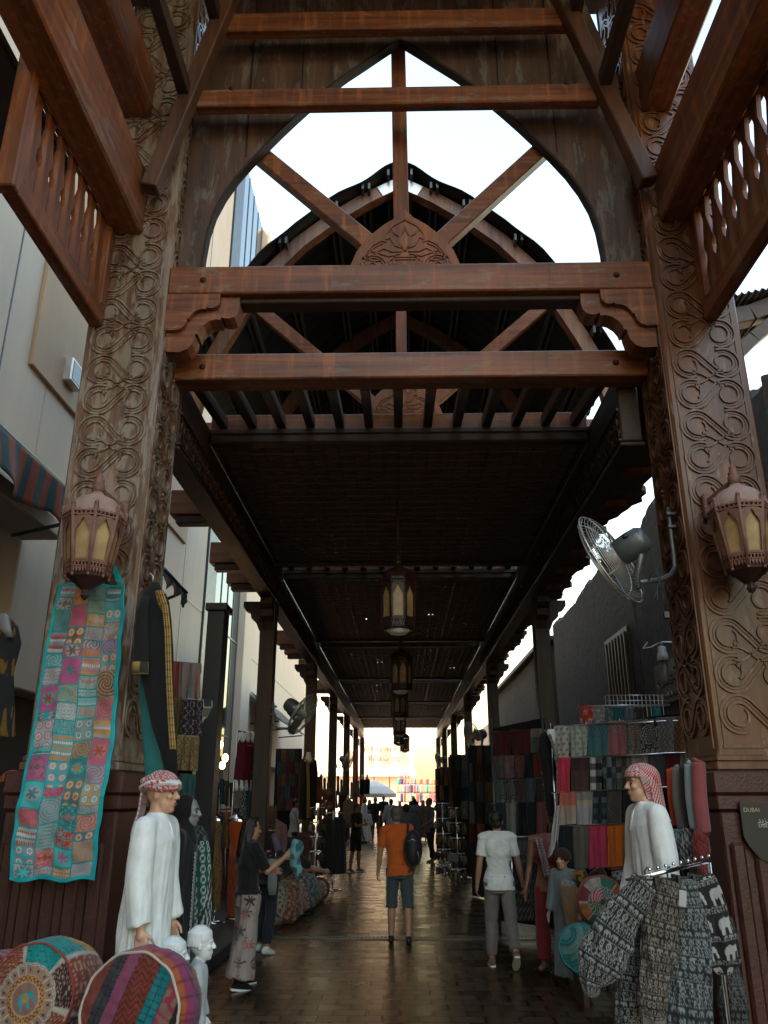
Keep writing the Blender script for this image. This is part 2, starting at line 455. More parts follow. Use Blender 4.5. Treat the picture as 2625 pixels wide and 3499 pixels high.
def mat_mat():
    m, nt, b = newmat('woven_reed_mat')
    v = coords(nt)
    w = nt.nodes.new('ShaderNodeTexWave'); w.bands_direction = 'Y'; w.inputs['Scale'].default_value = 9; w.inputs['Distortion'].default_value = 1.5; w.inputs['Detail'].default_value = 3
    nt.links.new(coords(nt, (.25, 1, 1)), w.inputs['Vector'])
    n = noise(nt, coords(nt, (1, 3, 1)), 6, 5, .65)
    c = mix(nt, .5, ramp(nt, w.outputs['Fac'], [(.2, (.045, .028, .018)), (.8, (.26, .165, .10))]), ramp(nt, n, [(.3, (.07, .043, .027)), (.7, (.27, .17, .105))]))
    nt.links.new(c, b.inputs['Base Color']); b.inputs['Roughness'].default_value = .8
    bump(nt, b, mix(nt, .4, w.outputs['Fac'], n), .9, .02); return m
M['mat'] = mat_mat()

g = MB(); g.add([(-400, -60, -.012), (400, -60, -.012), (400, 500, -.012), (-400, 500, -.012)], [(0, 1, 2, 3)])
single('ground', g, mat_sand(), kind='structure')
g = MB(); g.add([(-2.13, -8, 0), (9, -8, 0), (9, 50, 0), (-2.13, 50, 0)], [(0, 1, 2, 3)])
single('road', g, mat_paver(), kind='structure')
g = MB(); g.box((-9, -8, -.01), (-2.33, 50, .12), .01)
single('pavement', g, simple('pavement_tiles', (.026, .024, .022), .45, var=.3, scale=3, bmp=.2), kind='structure')
g = MB()
y = -8.0
while y < 50: g.box((-2.328, y, -.01), (-2.13, y+.985, .135), .012); y += 1.0
single('kerb', g, M['stone'], kind='structure')
# slotted drain across the road
t = thing('drain_channel', 'slotted metal drain channel running across the paved lane', 'drain', (.2, 12.3, 0))
g = MB(); g.box((-2.3, -.09, .001), (2.3, .09, .004)); part('channel', g, M['black'], t)
g = MB()
x = -2.28
while x < 2.28: g.box((x, -.08, .004), (x+.028, .08, .011)); x += .055
g.box((-2.3, -.10, .004), (2.3, -.083, .012)); g.box((-2.3, .083, .004), (2.3, .10, .012))
part('grate', g, simple('worn_iron', (.16, .15, .14), .35, .8, .5), t)

# ================================================================= LEFT BUILDING
lb = thing('shop_building', 'tall rendered building with dark glass strip and shops along the left side', 'building', (-5.5, 15, 0))
g = MB(); g.box((-9, -40, 5.6), (-5.5, 11.0, 24), .02); g.box((-9, 11.002, 3.3), (-5.5, 21.8, 24), .02); part('wall', g, M['plaster'], lb, True)  # run on unseen behind the camera to shade the gate
g = MB(); g.box((-5.5, 10.35, 7.9), (-5.43, 19.4, 15.5), .01); part('tan_panel', g, M['tan'], lb, True)  # tan slab standing slightly proud of the wall
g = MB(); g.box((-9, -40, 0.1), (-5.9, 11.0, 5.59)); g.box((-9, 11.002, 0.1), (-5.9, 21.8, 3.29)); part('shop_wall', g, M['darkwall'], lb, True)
g = MB()
for z in (6.62, 10.6, 14.6): g.box((-5.503, -6, z), (-5.49, 21.8, z+.035))
for y in (1, 6.1, 9.6, 14.0, 17.9, 19.6): g.box((-5.503, y, 3.3), (-5.491, y+.03, 24))
part('panel_joint', g, M['black'], lb, True)
g = MB(); g.box((-9, 21.81, 0), (-5.44, 23.0, 24), .02); part('dark_pilaster', g, M['darkclad'], lb, True)
cw = part('curtain_wall', MB().box((-9, 23.01, 3.0), (-5.58, 27.19, 24)), M['glass'], lb, True)
g = MB()
for y in (23.35, 24.3, 25.25, 26.2, 27.1): g.box((-5.585, y, 0.1), (-5.555, y+.035, 24))
for z in (3.6, 6.7, 10.4, 14.2): g.box((-5.585, 23.01, z), (-5.557, 27.19, z+.05))
g.xf(Matrix.Identity(4)); part('mullion', g, M['steel'], lb, True)
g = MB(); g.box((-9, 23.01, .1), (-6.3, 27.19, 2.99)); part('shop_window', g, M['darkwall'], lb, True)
g = MB(); g.box((-9, 27.2, 0), (-5.33, 28.7, 24), .02); part('corner_column', g, M['cream'], lb, True)
lb2 = thing('low_building', 'sunlit cream rendered wall of the lower building beyond the glass strip', 'building', (-5.5, 38, 0))
g = MB(); g.box((-9, 28.71, 3.0), (-5.5, 50, 20), .02); part('wall', g, M['cream'], lb2, True)  # height added out of view to keep sun off the mud house
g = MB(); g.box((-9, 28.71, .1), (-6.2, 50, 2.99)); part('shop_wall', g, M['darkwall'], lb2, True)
g = MB(); g.box((-5.503, 28.71, 6.6), (-5.49, 50, 6.66)); part('panel_joint', g, M['black'], lb2, True)
# sill beam over the shop fronts
b = MB().box((-5.5, -2, 5.35), (-4.9, 11, 5.6), .02)
single('lintel_beam', b, M['plaster'], 'pale beam over the dark shop front under the striped awning', 'beam')

def striped(u):
    k = int(u) % 2
    return (.30, .055, .030) if k else (.018, .075, .088)
def awning(y0, y1, xb, zb, xf_, zf, label, drop=.45, name='striped_awning'):
    t = thing(name, label, 'awning', (xb, (y0+y1)/2, zb))
    L = y1-y0
    g = MB(); n = int(L*34)
    def fp(u, v):
        return (xb+(xf_-xb)*v, y0+L*u, zb+(zf-zb)*v-.10*math.sin(PI*v)*(1+.3*math.sin(u*9)))
    g.grid(n, 8, fp, lambda u, v: striped(u*L/.165), .012)
    part('canopy', g, M['col'], t, True)
    g = MB()
    def fv(u, v):
        w = .06*math.sin(u*L*4.2)+.03*math.sin(u*L*9+1)
        sc = .12*abs(math.sin(u*L*2.0))
        return (xf_+.03+w*v+.10*v*math.sin(u*5), y0+L*u, zf-(drop+sc)*v)
    g.grid(n, 8, fv, lambda u, v: striped(u*L/.165), .008)
    part('valance', g, M['col'], t, True)
    part('front_bar', MB().tube([(xf_, y0, zf), (xf_, y1, zf)], .045, 8), M['steel'], t, True)
    for yy in (y0+.3, y1-.3): part('arm', MB().tube([(xb+.1, yy, zb-.9), (xf_-.05, yy, zf-.05)], .028, 8), M['steel'], t, True)
    return t
awning(4.2, 10.6, -5.4, 6.1, -4.2, 5.5, 'red and teal striped shop awning left of the carved pillar')
t = thing('folding_awning', 'half folded awning with red ragged valance and thin arm behind the hanging abaya', 'awning', (-5.4, 15, 5.2))
a0 = at(560, 1945, Y=13.5); a1 = at(638, 2025, Y=14.4); a2 = at(560, 2050, Y=13.6)
for a_, b_, r_ in ((a0, a1, .04), (a2, a1-V(.05, 0, 0), .03), (a1-V(0, 0, .05), a1+V(-.05, 0, -.28), .025)): part('frame_bar', MB().tube([a_, b_], r_, 6), M['black'], t, True)
g = MB()
g.grid(30, 6, lambda u, v: a0.lerp(a1, u)+V(.03*math.sin(u*20)*v, 0, -(.12+.16*abs(math.sin(u*9)))*v), lambda u, v: striped(u*7), .006)
part('valance', g, M['col'], t, True)
t = thing('slope_awning', 'dark sloping shop awning against the sunlit cream wall', 'awning', (-5.4, 30, 5.2))
g = MB(); g.grid(20, 6, lambda u, v: (-5.45+1.1*v, 29.5+8*u, 5.4-1.0*v), None, .03); part('canopy', g, C('brown_canvas', (.05, .03, .022)), t, True)
for yy in (29.7, 33, 37): part('arm', MB().tube([(-5.45, yy, 4.3), (-4.4, yy, 4.38)], .03, 6), M['black'], t, True)

# ================================================================= RIGHT BUILDING (mud wall) and the one beyond
rb = thing('mud_house', 'dark mud plastered house wall with ragged top behind the right stall', 'building', (4.5, 15, 0))
g = MB(); rr = random.Random(3)
n = 160; y0, y1 = 3.2, 23.4
tops = []
h = 6.75
for i in range(n+1):
    h += rr.uniform(-.09, .09); h = min(6.92, max(6.6, h)); tops.append(h)
vs = []; fs = []
for i in range(n+1):
    yy = y0+(y1-y0)*i/n
    vs += [(4.5, yy, 0), (4.5, yy, 3.3), (4.5, yy, tops[i]-.15), (4.62, yy, tops[i]), (8.0, yy, tops[i]), (8.0, yy, 0)]
for i in range(n):
    for k in range(5): fs.append((i*6+k, i*6+k+1, i*6+k+7, i*6+k+6))
fs.append((0, 1, 2, 3, 4, 5)); fs.append(tuple(n*6+k for k in (5, 4, 3, 2, 1, 0)))
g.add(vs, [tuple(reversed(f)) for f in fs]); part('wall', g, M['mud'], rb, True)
wn = part('window', MB().box((4.44, 15.6, 3.2), (4.498, 17.4, 5.0), .01), M['dark_z'], rb, True)
for k in range(7): sub('window_bar', MB().box((4.40, 15.7+.24*k, 3.3), (4.438, 15.78+.24*k, 4.9), .006), M['dark_z'], wn, True)
for yy, za, zb_, r_ in ((14.9, 2.2, 6.4, .03), (12.6, 3.6, 6.2, .025), (8.6, 2, 6.6, .06)): part('drain_pipe', MB().tube([(4.42, yy, za), (4.42, yy, zb_)], r_, 8), M['mud'], rb, True)
rb2 = thing('low_house', 'low dark house with flat roof beyond the mud wall', 'building', (4.6, 32, 0))
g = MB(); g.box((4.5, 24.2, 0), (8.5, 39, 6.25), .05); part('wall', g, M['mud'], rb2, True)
g = MB(); g.box((4.3, 24.0, 6.25), (8.6, 39.2, 6.4), .02); part('roof', g, M['corr'], rb2, True)
rb3 = thing('sunlit_house', 'sunlit sandstone house beyond the end of the arcade on the right', 'building', (6, 60, 0))
g = MB(); g.box((4.8, 42, 0), (9, 70, 5.6), .05); part('wall', g, M['cream'], rb3, True)
for yy in (44, 48, 52, 56): part('window', MB().box((4.76, yy, 2.6), (4.798, yy+1.3, 4.2), .01), M['dark_z'], rb3, True)
# wind-tower canopy seen beside the right pillar
t = thing('side_canopy', 'curved timber canopy with tin roof seen beside the right pillar', 'canopy', (5.2, 11, 6))
def cv(pts, w, h, **k):
    g = MB()
    for a, b in zip(pts[:-1], pts[1:]): g.beam(a, b, w, h, .01, **k)
    return g
p = [at(2490, 1095, Y=11), at(2560, 1080, Y=11), at(2660, 1040, Y=11)]; part('beam', cv(p, .25, .28), M['dark_x'], t, True)
p = [at(2500, 1230, Y=11), at(2570, 1160, Y=11), at(2680, 1070, Y=11)]; part('brace', cv(p, .2, .2), M['dark_x'], t, True)
p0, p1 = at(2480, 1046, Y=11), at(2700, 1000, Y=11)
g = MB(); g.grid(30, 8, lambda u, v: p0.lerp(p1, u)+V(0, 5*v-.3, .03*math.sin(u*60)), None, .02); part('roof', g, M['corr'], t, True)

# ================================================================= FAR END: restaurant, textile stall, umbrella
fr = thing('restaurant', 'pale restaurant building with red lettering at the bright end of the lane', 'building', (-4, 72, 0))
FY = 72.0
g = MB(); g.box((-16, FY, 0), (1.2, FY+8, 7.6), .05); g.box((-16, FY+.6, 7.61), (-2.4, FY+8, 13.5), .05); part('wall', g, mat_plaster('pale_restaurant_render', (.80, .72, .62)), fr, True)
g = MB(); g.box((-16, FY-.9, 3.35), (1.4, FY-.002, 3.75), .03); part('terrace_slab', g, M['plaster'], fr, True)
for k in range(9): part('window', MB().box((-13+1.6*k, FY-.06, 4.2), (-12.1+1.6*k, FY-.002, 6.0), .02), M['cream'], fr, True)
for k in range(12): part('terrace_post', MB().box((-14+1.3*k, FY-.9, 0), (-13.9+1.3*k, FY-.8, 3.349)), M['wood_z'], fr, True)
def text(body, size, loc, mat, name, rot=(PI/2, 0, 0), depth=.02, align='CENTER', shear=0):
    cu = bpy.data.curves.new(name, 'FONT'); cu.body = body; cu.size = size; cu.extrude = depth; cu.align_x = align; cu.shear = shear
    o = bpy.data.objects.new(name, cu); COL.objects.link(o)
    dg = bpy.context.evaluated_depsgraph_get(); dg.update()
    me = bpy.data.meshes.new_from_object(o.evaluated_get(dg)); me.name = name; me.materials.clear(); me.materials.append(mat)
    bpy.data.objects.remove(o); ob = bpy.data.objects.new(name, me); COL.objects.link(ob)
    ob.location = loc; ob.rotation_euler = rot; return ob
M['redletter'] = simple('red_letter', (.55, .045, .03), .5)
sg = thing('sign_frame', 'open red roof sign lettered with the restaurant name in Arabic and English', 'sign', (-2.4, FY-.6, 7))
q1 = at(1392, 2700, Y=FY-.6)
def child(o, par):
    M4 = wm(par).inverted(); o.location = M4 @ o.location; o.parent = par; return o
pL = at(1245, 2568, Y=FY-.6); pR = at(1372, 2568, Y=FY-.6); sz = (pR.x-pL.x)
child(text('BAYT AL WAKEEL', sz*.152, (pL.x-.35, FY-.6, pL.z), M['redletter'], 'lettering', align='LEFT'), sg)
pa = at(1258, 2600, Y=FY-.6)
child(text('Restaurant', sz*.19, (pa.x, FY-.6, pa.z), M['redletter'], 'lettering', align='LEFT', shear=.2), sg)
pa = at(1246, 2538, Y=FY-.6)
child(text('\uFEDE\uFEF4\uFEDB\uFEEE\uFEDF\uFE8D \uFE96\uFEF4\uFE91', sz*.2, (pa.x, FY-.6, pa.z), M['redletter'], 'lettering', align='LEFT'), sg)
g = MB()
for z in (pL.z-.12, pa.z-.3): g.box((pL.x-.6, FY-.57, z-.03), (pL.x+sz*1.4, FY-.53, z))
for xx in (0, .35, .7, 1.05): g.box((pL.x+sz*xx*1.2, FY-.56, 3.7), (pL.x+sz*xx*1.2+.06, FY-.5, pa.z+.7))
part('rack', g, simple('pale_sign_rack', (.5, .42, .36), .6), sg, True)
# textile stall that closes the view
ts = thing('textile_stall', 'stall frame of pale poles hung with rows of scarves at the lane end', 'stall', (1.4, 60, 0))
SY = 60.0
prof = [(1362, 2684), (1370, 2652), (1381, 2632), (1394, 2650), (1404, 2655), (1430, 2660), (1460, 2668), (1485, 2665), (1500, 2658)]
g = MB()
for (x0_, y0_), (x1_, y1_) in zip(prof[:-1], prof[1:]): g.tube([at(x0_, y0_, Y=SY+.05), at(x1_, y1_, Y=SY+.05)], .03, 6)
for px in (1362, 1430, 1500): q = at(px, 2664, Y=SY+.05); g.tube([(q.x, q.y, 0), q], .03, 6)
for py in (2664, 2682, 2711): g.tube([at(1356, py, Y=SY+.05), at(1502, py, Y=SY+.05)], .02, 6)
part('pole', g, M['wire'], ts, True)
frc = [(.10, .36, .36), (.05, .07, .14), (.50, .16, .20), (.42, .30, .24), (.66, .34, .20), (.20, .24, .32), (.66, .42, .20), (.62, .15, .10), (.60, .40, .30), (.66, .12, .10), (.72, .45, .33), (.68, .30, .16), (.60, .24, .16)]
nm = ['teal', 'navy', 'rose', 'taupe', 'apricot', 'slate', 'amber', 'red', 'sand', 'scarlet', 'peach', 'orange', 'brick']
px0 = 1357; w = 11.0
for r_, (ya, yb) in enumerate(((2661, 2680), (2682, 2710), (2712, 2742))):
    for k in range(13):
        i = (k*5+r_*4+k*k*(r_ > 0)) % 13 if r_ else k
        a, b_ = at(px0+w*k+.4, ya, Y=SY), at(px0+w*(k+1)-.4, yb+rnd.uniform(-1, 1), Y=SY)
        c0 = frc[i]; ph = rnd.random()*6
        g = MB(); g.grid(6, 4, lambda u, v: (a.x+(b_.x-a.x)*u, SY+.02*math.sin(u*7+ph), a.z+(b_.z-a.z)*v), lambda u, v: tuple(q*(.75 if r_ == 1 and v > .9 else 1) for q in c0), .01)
        o = single('scarf', g, M['col'], '%s scarf, number %d from the left in the %s row of the far textile stall' % (nm[i], k+1, ('top', 'middle', 'lowest')[r_]), 'scarf', 'scarves on the far textile stall')
for k, (xa, xb, ya) in enumerate(((1366, 1376, 2650), (1376, 1386, 2636), (1386, 1396, 2646))):
    a, b_ = at(xa, ya, Y=SY), at(xb, 2659, Y=SY); c0 = frc[(2, 10, 3)[k]]
    g = MB(); g.grid(4, 4, lambda u, v: (a.x+(b_.x-a.x)*u, SY+.02*math.sin(u*6), a.z+(b_.z-a.z)*v), lambda u, v: c0, .01)
    single('scarf', g, M['col'], ('rose', 'peach', 'taupe')[k]+' scarf under the gable peak of the far textile stall', 'scarf', 'scarves on the far textile stall')
um = thing('parasol', 'large white parasol open before the restaurant at the lane end', 'umbrella', (-1.35, 52, 0))
tp = at(1262, 2672, Y=52); el = at(1228, 2712, Y=52); er = at(1361, 2708, Y=52)
g = MB(); cx = (el.x+er.x)/2-.3; rr_ = (er.x-cx)
g.lathe([(rr_, el.z), (rr_*.6, el.z+.42), (.08, tp.z+.1)], 8, (cx, 52, 0), smooth=False, ang0=PI/8)
g.lathe([(rr_, el.z), (rr_-.02, el.z-.22)], 8, (cx, 52, 0), smooth=False, ang0=PI/8)
part('canopy', g, C('white_canvas', (.72, .70, .66)), um, True)
part('pole', MB().tube([(cx, 52, 0), (cx, 52, tp.z)], .035, 8), M['wire'], um, True)
# ================================================================= GATE: carved pillars
def ribbon(g, pts, hw, f, th, mi=0):
    P = [Vector((p[0], p[1])) for p in pts]; A = []; B = []
    for i in range(len(P)):
        t = P[min(i+1, len(P)-1)]-P[max(i-1, 0)]
        if t.length < 1e-9: t = Vector((1, 0))
        t.normalize(); nn = Vector((-t.y, t.x))
        A.append(tuple(P[i]+nn*hw)); B.append(tuple(P[i]-nn*hw))
    g.strip(A, B, f, th, mi)
def arc(cx, cy, r, a0, a1, n=14, r1=None):
    r1 = r if r1 is None else r1
    return [(cx+(r+(r1-r)*i/n)*math.cos(R(a0+(a1-a0)*i/n)), cy+(r+(r1-r)*i/n)*math.sin(R(a0+(a1-a0)*i/n))) for i in range(n+1)]
def scroll_rows(g, f, W, v0, v1, p=.315, th=.019):
    a = W*.215; r = p*.47; k = 0; v = v0+p*.5
    def put(pts, hw, t=th): ribbon(g, pts, hw, f, t)
    while v+p*.5 <= v1+1e-6:
        s = 1 if k % 2 == 0 else -1
        r0 = r*.80; th0 = math.degrees(math.acos(r0/a))
        for e, hw in ((.029, .0095), (-.029, .0095), (0, .005)):
            def half(e):
                if e < -.001: return arc(-a, 0, r0*.50, 400, 300, 8, r0+e)+arc(-a, 0, r0+e, 296, th0, 16)
                return arc(-a, 0, r0+e, 292 if e > .001 else 285, th0, 18)
            path = half(e)+[(-x, -y) for x, y in reversed(half(-e))]
            put([(x, v+s*y) for x, y in path], hw, t=th*(1 if e else .45))
        # leaf in the dent between this row's lobe and the next
        sx = -1 if s == 1 else 1      # dent is below the left lobe for s=1
        for (dx, dv) in ((sx, -s),):
            cu = dx*(a+r*.02); cvv = v+dv*p*.5
            if v0 < cvv < v1:
                q = -dx
                put([(cu+q*u_, cvv+w_) for u_, w_ in ((.02, .045), (.06, .058), (.11, .04), (.165, 0))], .006)
                put([(cu+q*u_, cvv-w_) for u_, w_ in ((.02, .045), (.06, .058), (.11, .04), (.165, 0))], .006)
                for e in (1, -1):
                    put([(cu+q*u_, cvv+e*w_) for u_, w_ in ((.06, .058), (.068, .085), (.058, .115))], .005)
                    put([(cu+q*u_, cvv+e*w_) for u_, w_ in ((.02, .045), (.035, .085), (.056, .115))], .005)
        v += p; k += 1
def pillar(x0, x1, label, inner, cm='carve'):
    t = thing('carved_pillar', label, 'pillar', ((x0+x1)/2, 6.92, 0))
    sh = MB(); sh.box((x0, 6.55, 2.04), (x1, 7.28, 11.2), .018)
    part('shaft', sh, M[cm], t, True)
    g = MB(); W = x1-x0; cx = (x0+x1)/2
    ff = lambda u, v, q: (cx+u, 6.55-q, v)
    scroll_rows(g, ff, W, 2.30, 10.7)
    for sx in (-1, 1): g.strip([(sx*(W/2-.075), 2.2), (sx*(W/2-.075), 11)], [(sx*(W/2-.058), 2.2), (sx*(W/2-.058), 11)], ff, .010)
    g.strip([(-W/2+.05, 2.2), (W/2-.05, 2.2)], [(-W/2+.05, 2.225), (W/2-.05, 2.225)], ff, .012)
    part('front_carving', g, M[cm], t, True)
    g = MB(); xi = x1 if inner > 0 else x0; sg_ = 1 if inner > 0 else -1
    fi = lambda u, v, q: (xi+sg_*q, 6.915+u, v)
    scroll_rows(g, fi, .70, 2.30, 10.7, th=.020)
    for sx in (-1, 1): g.strip([(sx*.315, 2.2), (sx*.315, 11)], [(sx*.33, 2.2), (sx*.33, 11)], fi, .014)
    part('side_carving', g, M[cm], t, True)
    # plinth
    g = MB(); e = .10
    g.box((x0-e+.03, 6.55-e+.03, 0), (x1+e-.03, 7.28+e-.03, 1.74), .015)
    for k in range(5):
        xx = x0-.05+(W+.1)*(k+.12)/5
        g.box((xx, 6.55-e-.012, .15), (xx+(W+.1)*.62/5, 6.55-e+.04, 1.52), .02)
    part('plinth', g, M['maroon'], t, True)
    g = MB(); g.box((x0-e, 6.55-e, 1.86), (x1+e, 7.28+e, 2.03), .015); g.box((x0-e+.015, 6.55-e+.015, 1.745), (x1+e-.015, 7.28+e-.015, 1.857), .012)
    part('plinth_cap', g, M['maroon'], t, True)
    g = MB(); g.box((x0-.03, 6.52, 2.035), (x1+.03, 7.31, 2.10), .01); g.box((x0-.015, 6.535, 2.102), (x1+.015, 7.295, 2.15), .008)
    part('base_moulding', g, M[cm], t, True)
    return t
pillar(-2.97, -2.24, 'left carved teak pillar with scroll relief on a maroon plinth', 1, 'carve_grey')
pillar(2.47, 3.21, 'right carved teak pillar with scroll relief behind the fan bracket', -1)

def bar(name, lo, hi, mat, label, cat='beam', b=.014, group=None):
    return single(name, MB().box(lo, hi, b), M[mat], label, cat, group)
bar('portal_beam', (-2.24, 6.57, 6.45), (2.47, 6.86, 6.765), 'wood_x', 'upper orange brown portal beam carrying the arched panel')
bar('portal_beam', (-2.24, 6.99, 5.745), (2.47, 7.26, 6.03), 'wood_x', 'lower portal beam with pale worn streaks just over the slatted gap')
b = MB().box((-2.2, 6.66, 6.395), (2.43, 6.84, 6.447), .01); single('beam_fillet', b, M['dark_x'], 'dark fillet strip fixed under the upper portal beam', 'trim')
# brackets
bp = [(0, 0), (1.0, 0), (1.0, .16), (.985, .24), (.94, .30), (.87, .325), (.79, .315), (.755, .30), (.75, .345), (.69, .335), (.60, .36), (.52, .42), (.465, .50), (.45, .56), (.415, .545), (.41, .60), (.385, .70), (.32, .78), (.22, .82), (0, .81)]
for sx, x0, lb_ in ((1, -2.24, 'left cusped timber bracket under the upper portal beam'), (-1, 2.47, 'right cusped timber bracket under the upper portal beam')):
    t = thing('bracket', lb_, 'bracket', (x0, 6.72, 6.1), group='cusped brackets of the gate')
    k = .70
    part('body', MB().prism([(u*k, v*k*1.06) for u, v in bp], lambda u, v, q: (x0+sx*u, 6.63+q, 6.444-v), .20), M['wood_x'], t, True)
    sub('face_plate', MB().prism([(u*k*.74, v*k*.70) for u, v in bp], lambda u, v, q: (x0+sx*u, 6.575+q, 6.444-v), .053), M['wood_x'], kids(t)[-1], True)

# arched panel
AX = .05
half = [(2.05, 6.77), (2.045, 7.05), (2.02, 7.34), (1.97, 7.58), (1.88, 7.82), (1.76, 8.05), (1.62, 8.26), (1.47, 8.47), (1.31, 8.68), (1.14, 8.89), (.97, 9.09), (.80, 9.28), (.60, 9.47), (.40, 9.64), (.20, 9.815), (0, 9.985)]
inner = [(AX-u, v) for u, v in half]+[(AX+u, v) for u, v in reversed(half[:-1])]
outer = []
for u, v in inner:
    s = -1 if u < AX else 1
    outer.append((-2.235 if u < AX-.001 else 2.465, v) if v < 9.3 else (u*1.0+(-2.235-u)*max(0, (9.98-v)/.68) if u < AX else u+(2.465-u)*max(0, (9.98-v)/.68), 11.2))
t = thing('arched_screen', 'weathered wooden panel with a pointed arch opening over the gate', 'arch panel', (AX, 6.9, 6.77))
g = MB(); g.strip(inner, outer, lambda u, v, q: (u, 6.76+q, v), .10); part('board', g, M['panel'], t, True)
g = MB(); ins = [(AX+(u-AX)*.988, 6.77+(v-6.77)*.988) for u, v in inner]
g.strip(ins, inner, lambda u, v, q: (u, 6.757+q, v), .115); part('arch_lining', g, simple('brown_lining', (.022, .013, .009), .7), t, True)
for xx in (-1.62, -1.05, 1.12, 1.70): part('board_joint', MB().box((xx, 6.752, 8.95 if abs(xx) < 1.3 else 8.3), (xx+.012, 6.762, 11.1)), M['black'], t, True)
lat = thing('arch_lattice', 'timber king post with two raking braces inside the pointed arch', 'lattice', (AX, 6.95, 7))
def bm(p, q, w, h, mat, name, par, up=(0, 1, 0)): return part(name, MB().beam(p, q, h, w, .012, up), M[mat], par, True)
bm(at(1374, 895, Y=6.95), at(1360, 132, Y=6.95), .14, .165, 'wood_z', 'post', lat)
bm(at(885, 528, Y=6.96), at(1262, 838, Y=6.96), .14, .185, 'wood_x', 'brace', lat)
bm(at(1866, 503, Y=6.96), at(1505, 832, Y=6.96), .14, .185, 'wood_x', 'brace', lat)
def boss(Y, label, zb=6.77, sc=1.0):
    t = thing('carved_boss', label, 'carving', (.08, Y, zb), group='carved arch bosses')
    hp = [(.585, 0), (.57, .17), (.50, .37), (.38, .55), (.22, .70), (.09, .79), (0, .90)]
    pl = [(-u, v) for u, v in hp]+[(u, v) for u, v in reversed(hp[:-1])]
    part('panel', MB().prism(pl, lambda u, v, q: (u, q, v), .09), M['boss'], t)
    g = MB(); f = lambda u, v, q: (u, -q, v)
    def both(pts, hw=.009, th=.016):
        ribbon(g, pts, hw, f, th); ribbon(g, [(-u, v) for u, v in pts], hw, f, th)
    both([(.44, .17), (.43, .30), (.34, .44), (.24, .50), (.20, .47), (.20, .58), (.13, .68), (0, .76)], .012)
    both([(.41, .17), (.40, .29), (.32, .41), (.23, .46)], .006)
    both(arc(.33, .17, .145, 0, 360, 26), .011); both(arc(.33, .17, .11, 30, 200, 12), .006)
    both(arc(.20, .30, .20, 300, 250, 8), .006); both(arc(.45, .10, .18, 110, 200, 10), .007); both(arc(.24, .05, .2, 20, 90, 8), .006)
    both([(.0, .36), (.05, .45), (.05, .55), (0, .66)], .010); both([(.02, .40), (.10, .43), (.15, .53), (.20, .50)], .009)
    both([(.03, .36), (.14, .36), (.22, .40), (.30, .35), (.36, .38)], .010); both([(.05, .33), (.17, .30), (.27, .34), (.33, .32)], .008)
    both([(.06, .55), (.11, .58), (.13, .64)], .008); both([(.10, .30), (.17, .24), (.14, .17), (.11, .20)], .010)
    both([(0, .29), (.13, .29), (.12, .26), (0, .26)], .008); both([(.12, .26), (.10, .15), (.05, .09), (0, .08)], .010)
    for u in (.03, .065): both([(u, .24), (u*.7, .11)], .007)
    both([(0, .065), (.06, .045), (.07, .02)], .008)
    part('relief', g, M['boss'], t)
    return t
boss(6.86, 'carved boss with vase and leaf relief at the foot of the front arch')
# sky-side truss of the near bay: raking legs, two ties, purlins
for sx, lb_ in ((-1, 'left raking truss leg rising from the pillar to the roof'), (1, 'right raking truss leg rising from the pillar to the roof')):
    xa, xb = ((-2.44, -1.62), (2.46, 1.56))[sx > 0]
    single('truss_leg', MB().beam((xa, 6.34, 7.50), (xb, 6.34, 10.9), .17, .16, .012, (sx, 0, 0)), M['brace'], lb_, 'rafter', 'truss legs of the gate')
bar('tie_beam', (-2.10, 6.40, 8.63), (2.12, 6.53, 8.86), 'wood_x', 'peeling tie beam crossing in front of the arch top', 'beam')
bar('tie_beam', (-1.86, 6.40, 9.69), (1.92, 6.53, 9.95), 'wood_x', 'uppermost reddish tie beam at the top of the picture', 'beam')
bar('tie_beam', (-1.9, 6.05, 10.40), (1.9, 6.2, 10.62), 'panel', 'grey tie beam highest under the roof', 'beam')
for (px, py, lb_) in ((635, 350, 'left lower purlin running into the raking truss leg'), (739, 95, 'left upper purlin running into the raking truss leg'), (2062, 320, 'right lower purlin running into the raking truss leg'), (1966, 70, 'right upper purlin running into the raking truss leg')):
    p = at(px, py, Y=6.36)
    single('purlin', MB().box((p.x-.06, 2.0, p.z), (p.x+.06, 6.36, p.z+.17), .01), M['dark_y'], lb_, 'purlin', 'purlins of the near roof')
# longitudinal beams landing on the pillars
for nm_, lo, hi, lb_ in (('eaves_beam', (-2.85, .6, 7.13), (-2.54, 6.55, 7.83), 'left lower heavy eaves beam landing on the carved pillar'),
                        ('eaves_beam', (-2.90, .6, 8.62), (-2.60, 6.55, 9.22), 'left upper heavy eaves beam landing on the carved pillar'),
                        ('eaves_beam', (2.60, .6, 7.20), (2.91, 6.55, 7.86), 'right lower heavy eaves beam landing on the carved pillar'),
                        ('eaves_beam', (2.57, .6, 8.60), (2.87, 6.55, 9.2), 'right upper heavy eaves beam landing on the carved pillar')):
    bar(nm_, lo, hi, 'wood_y', lb_, 'beam', .02, 'eaves beams of the near bay')
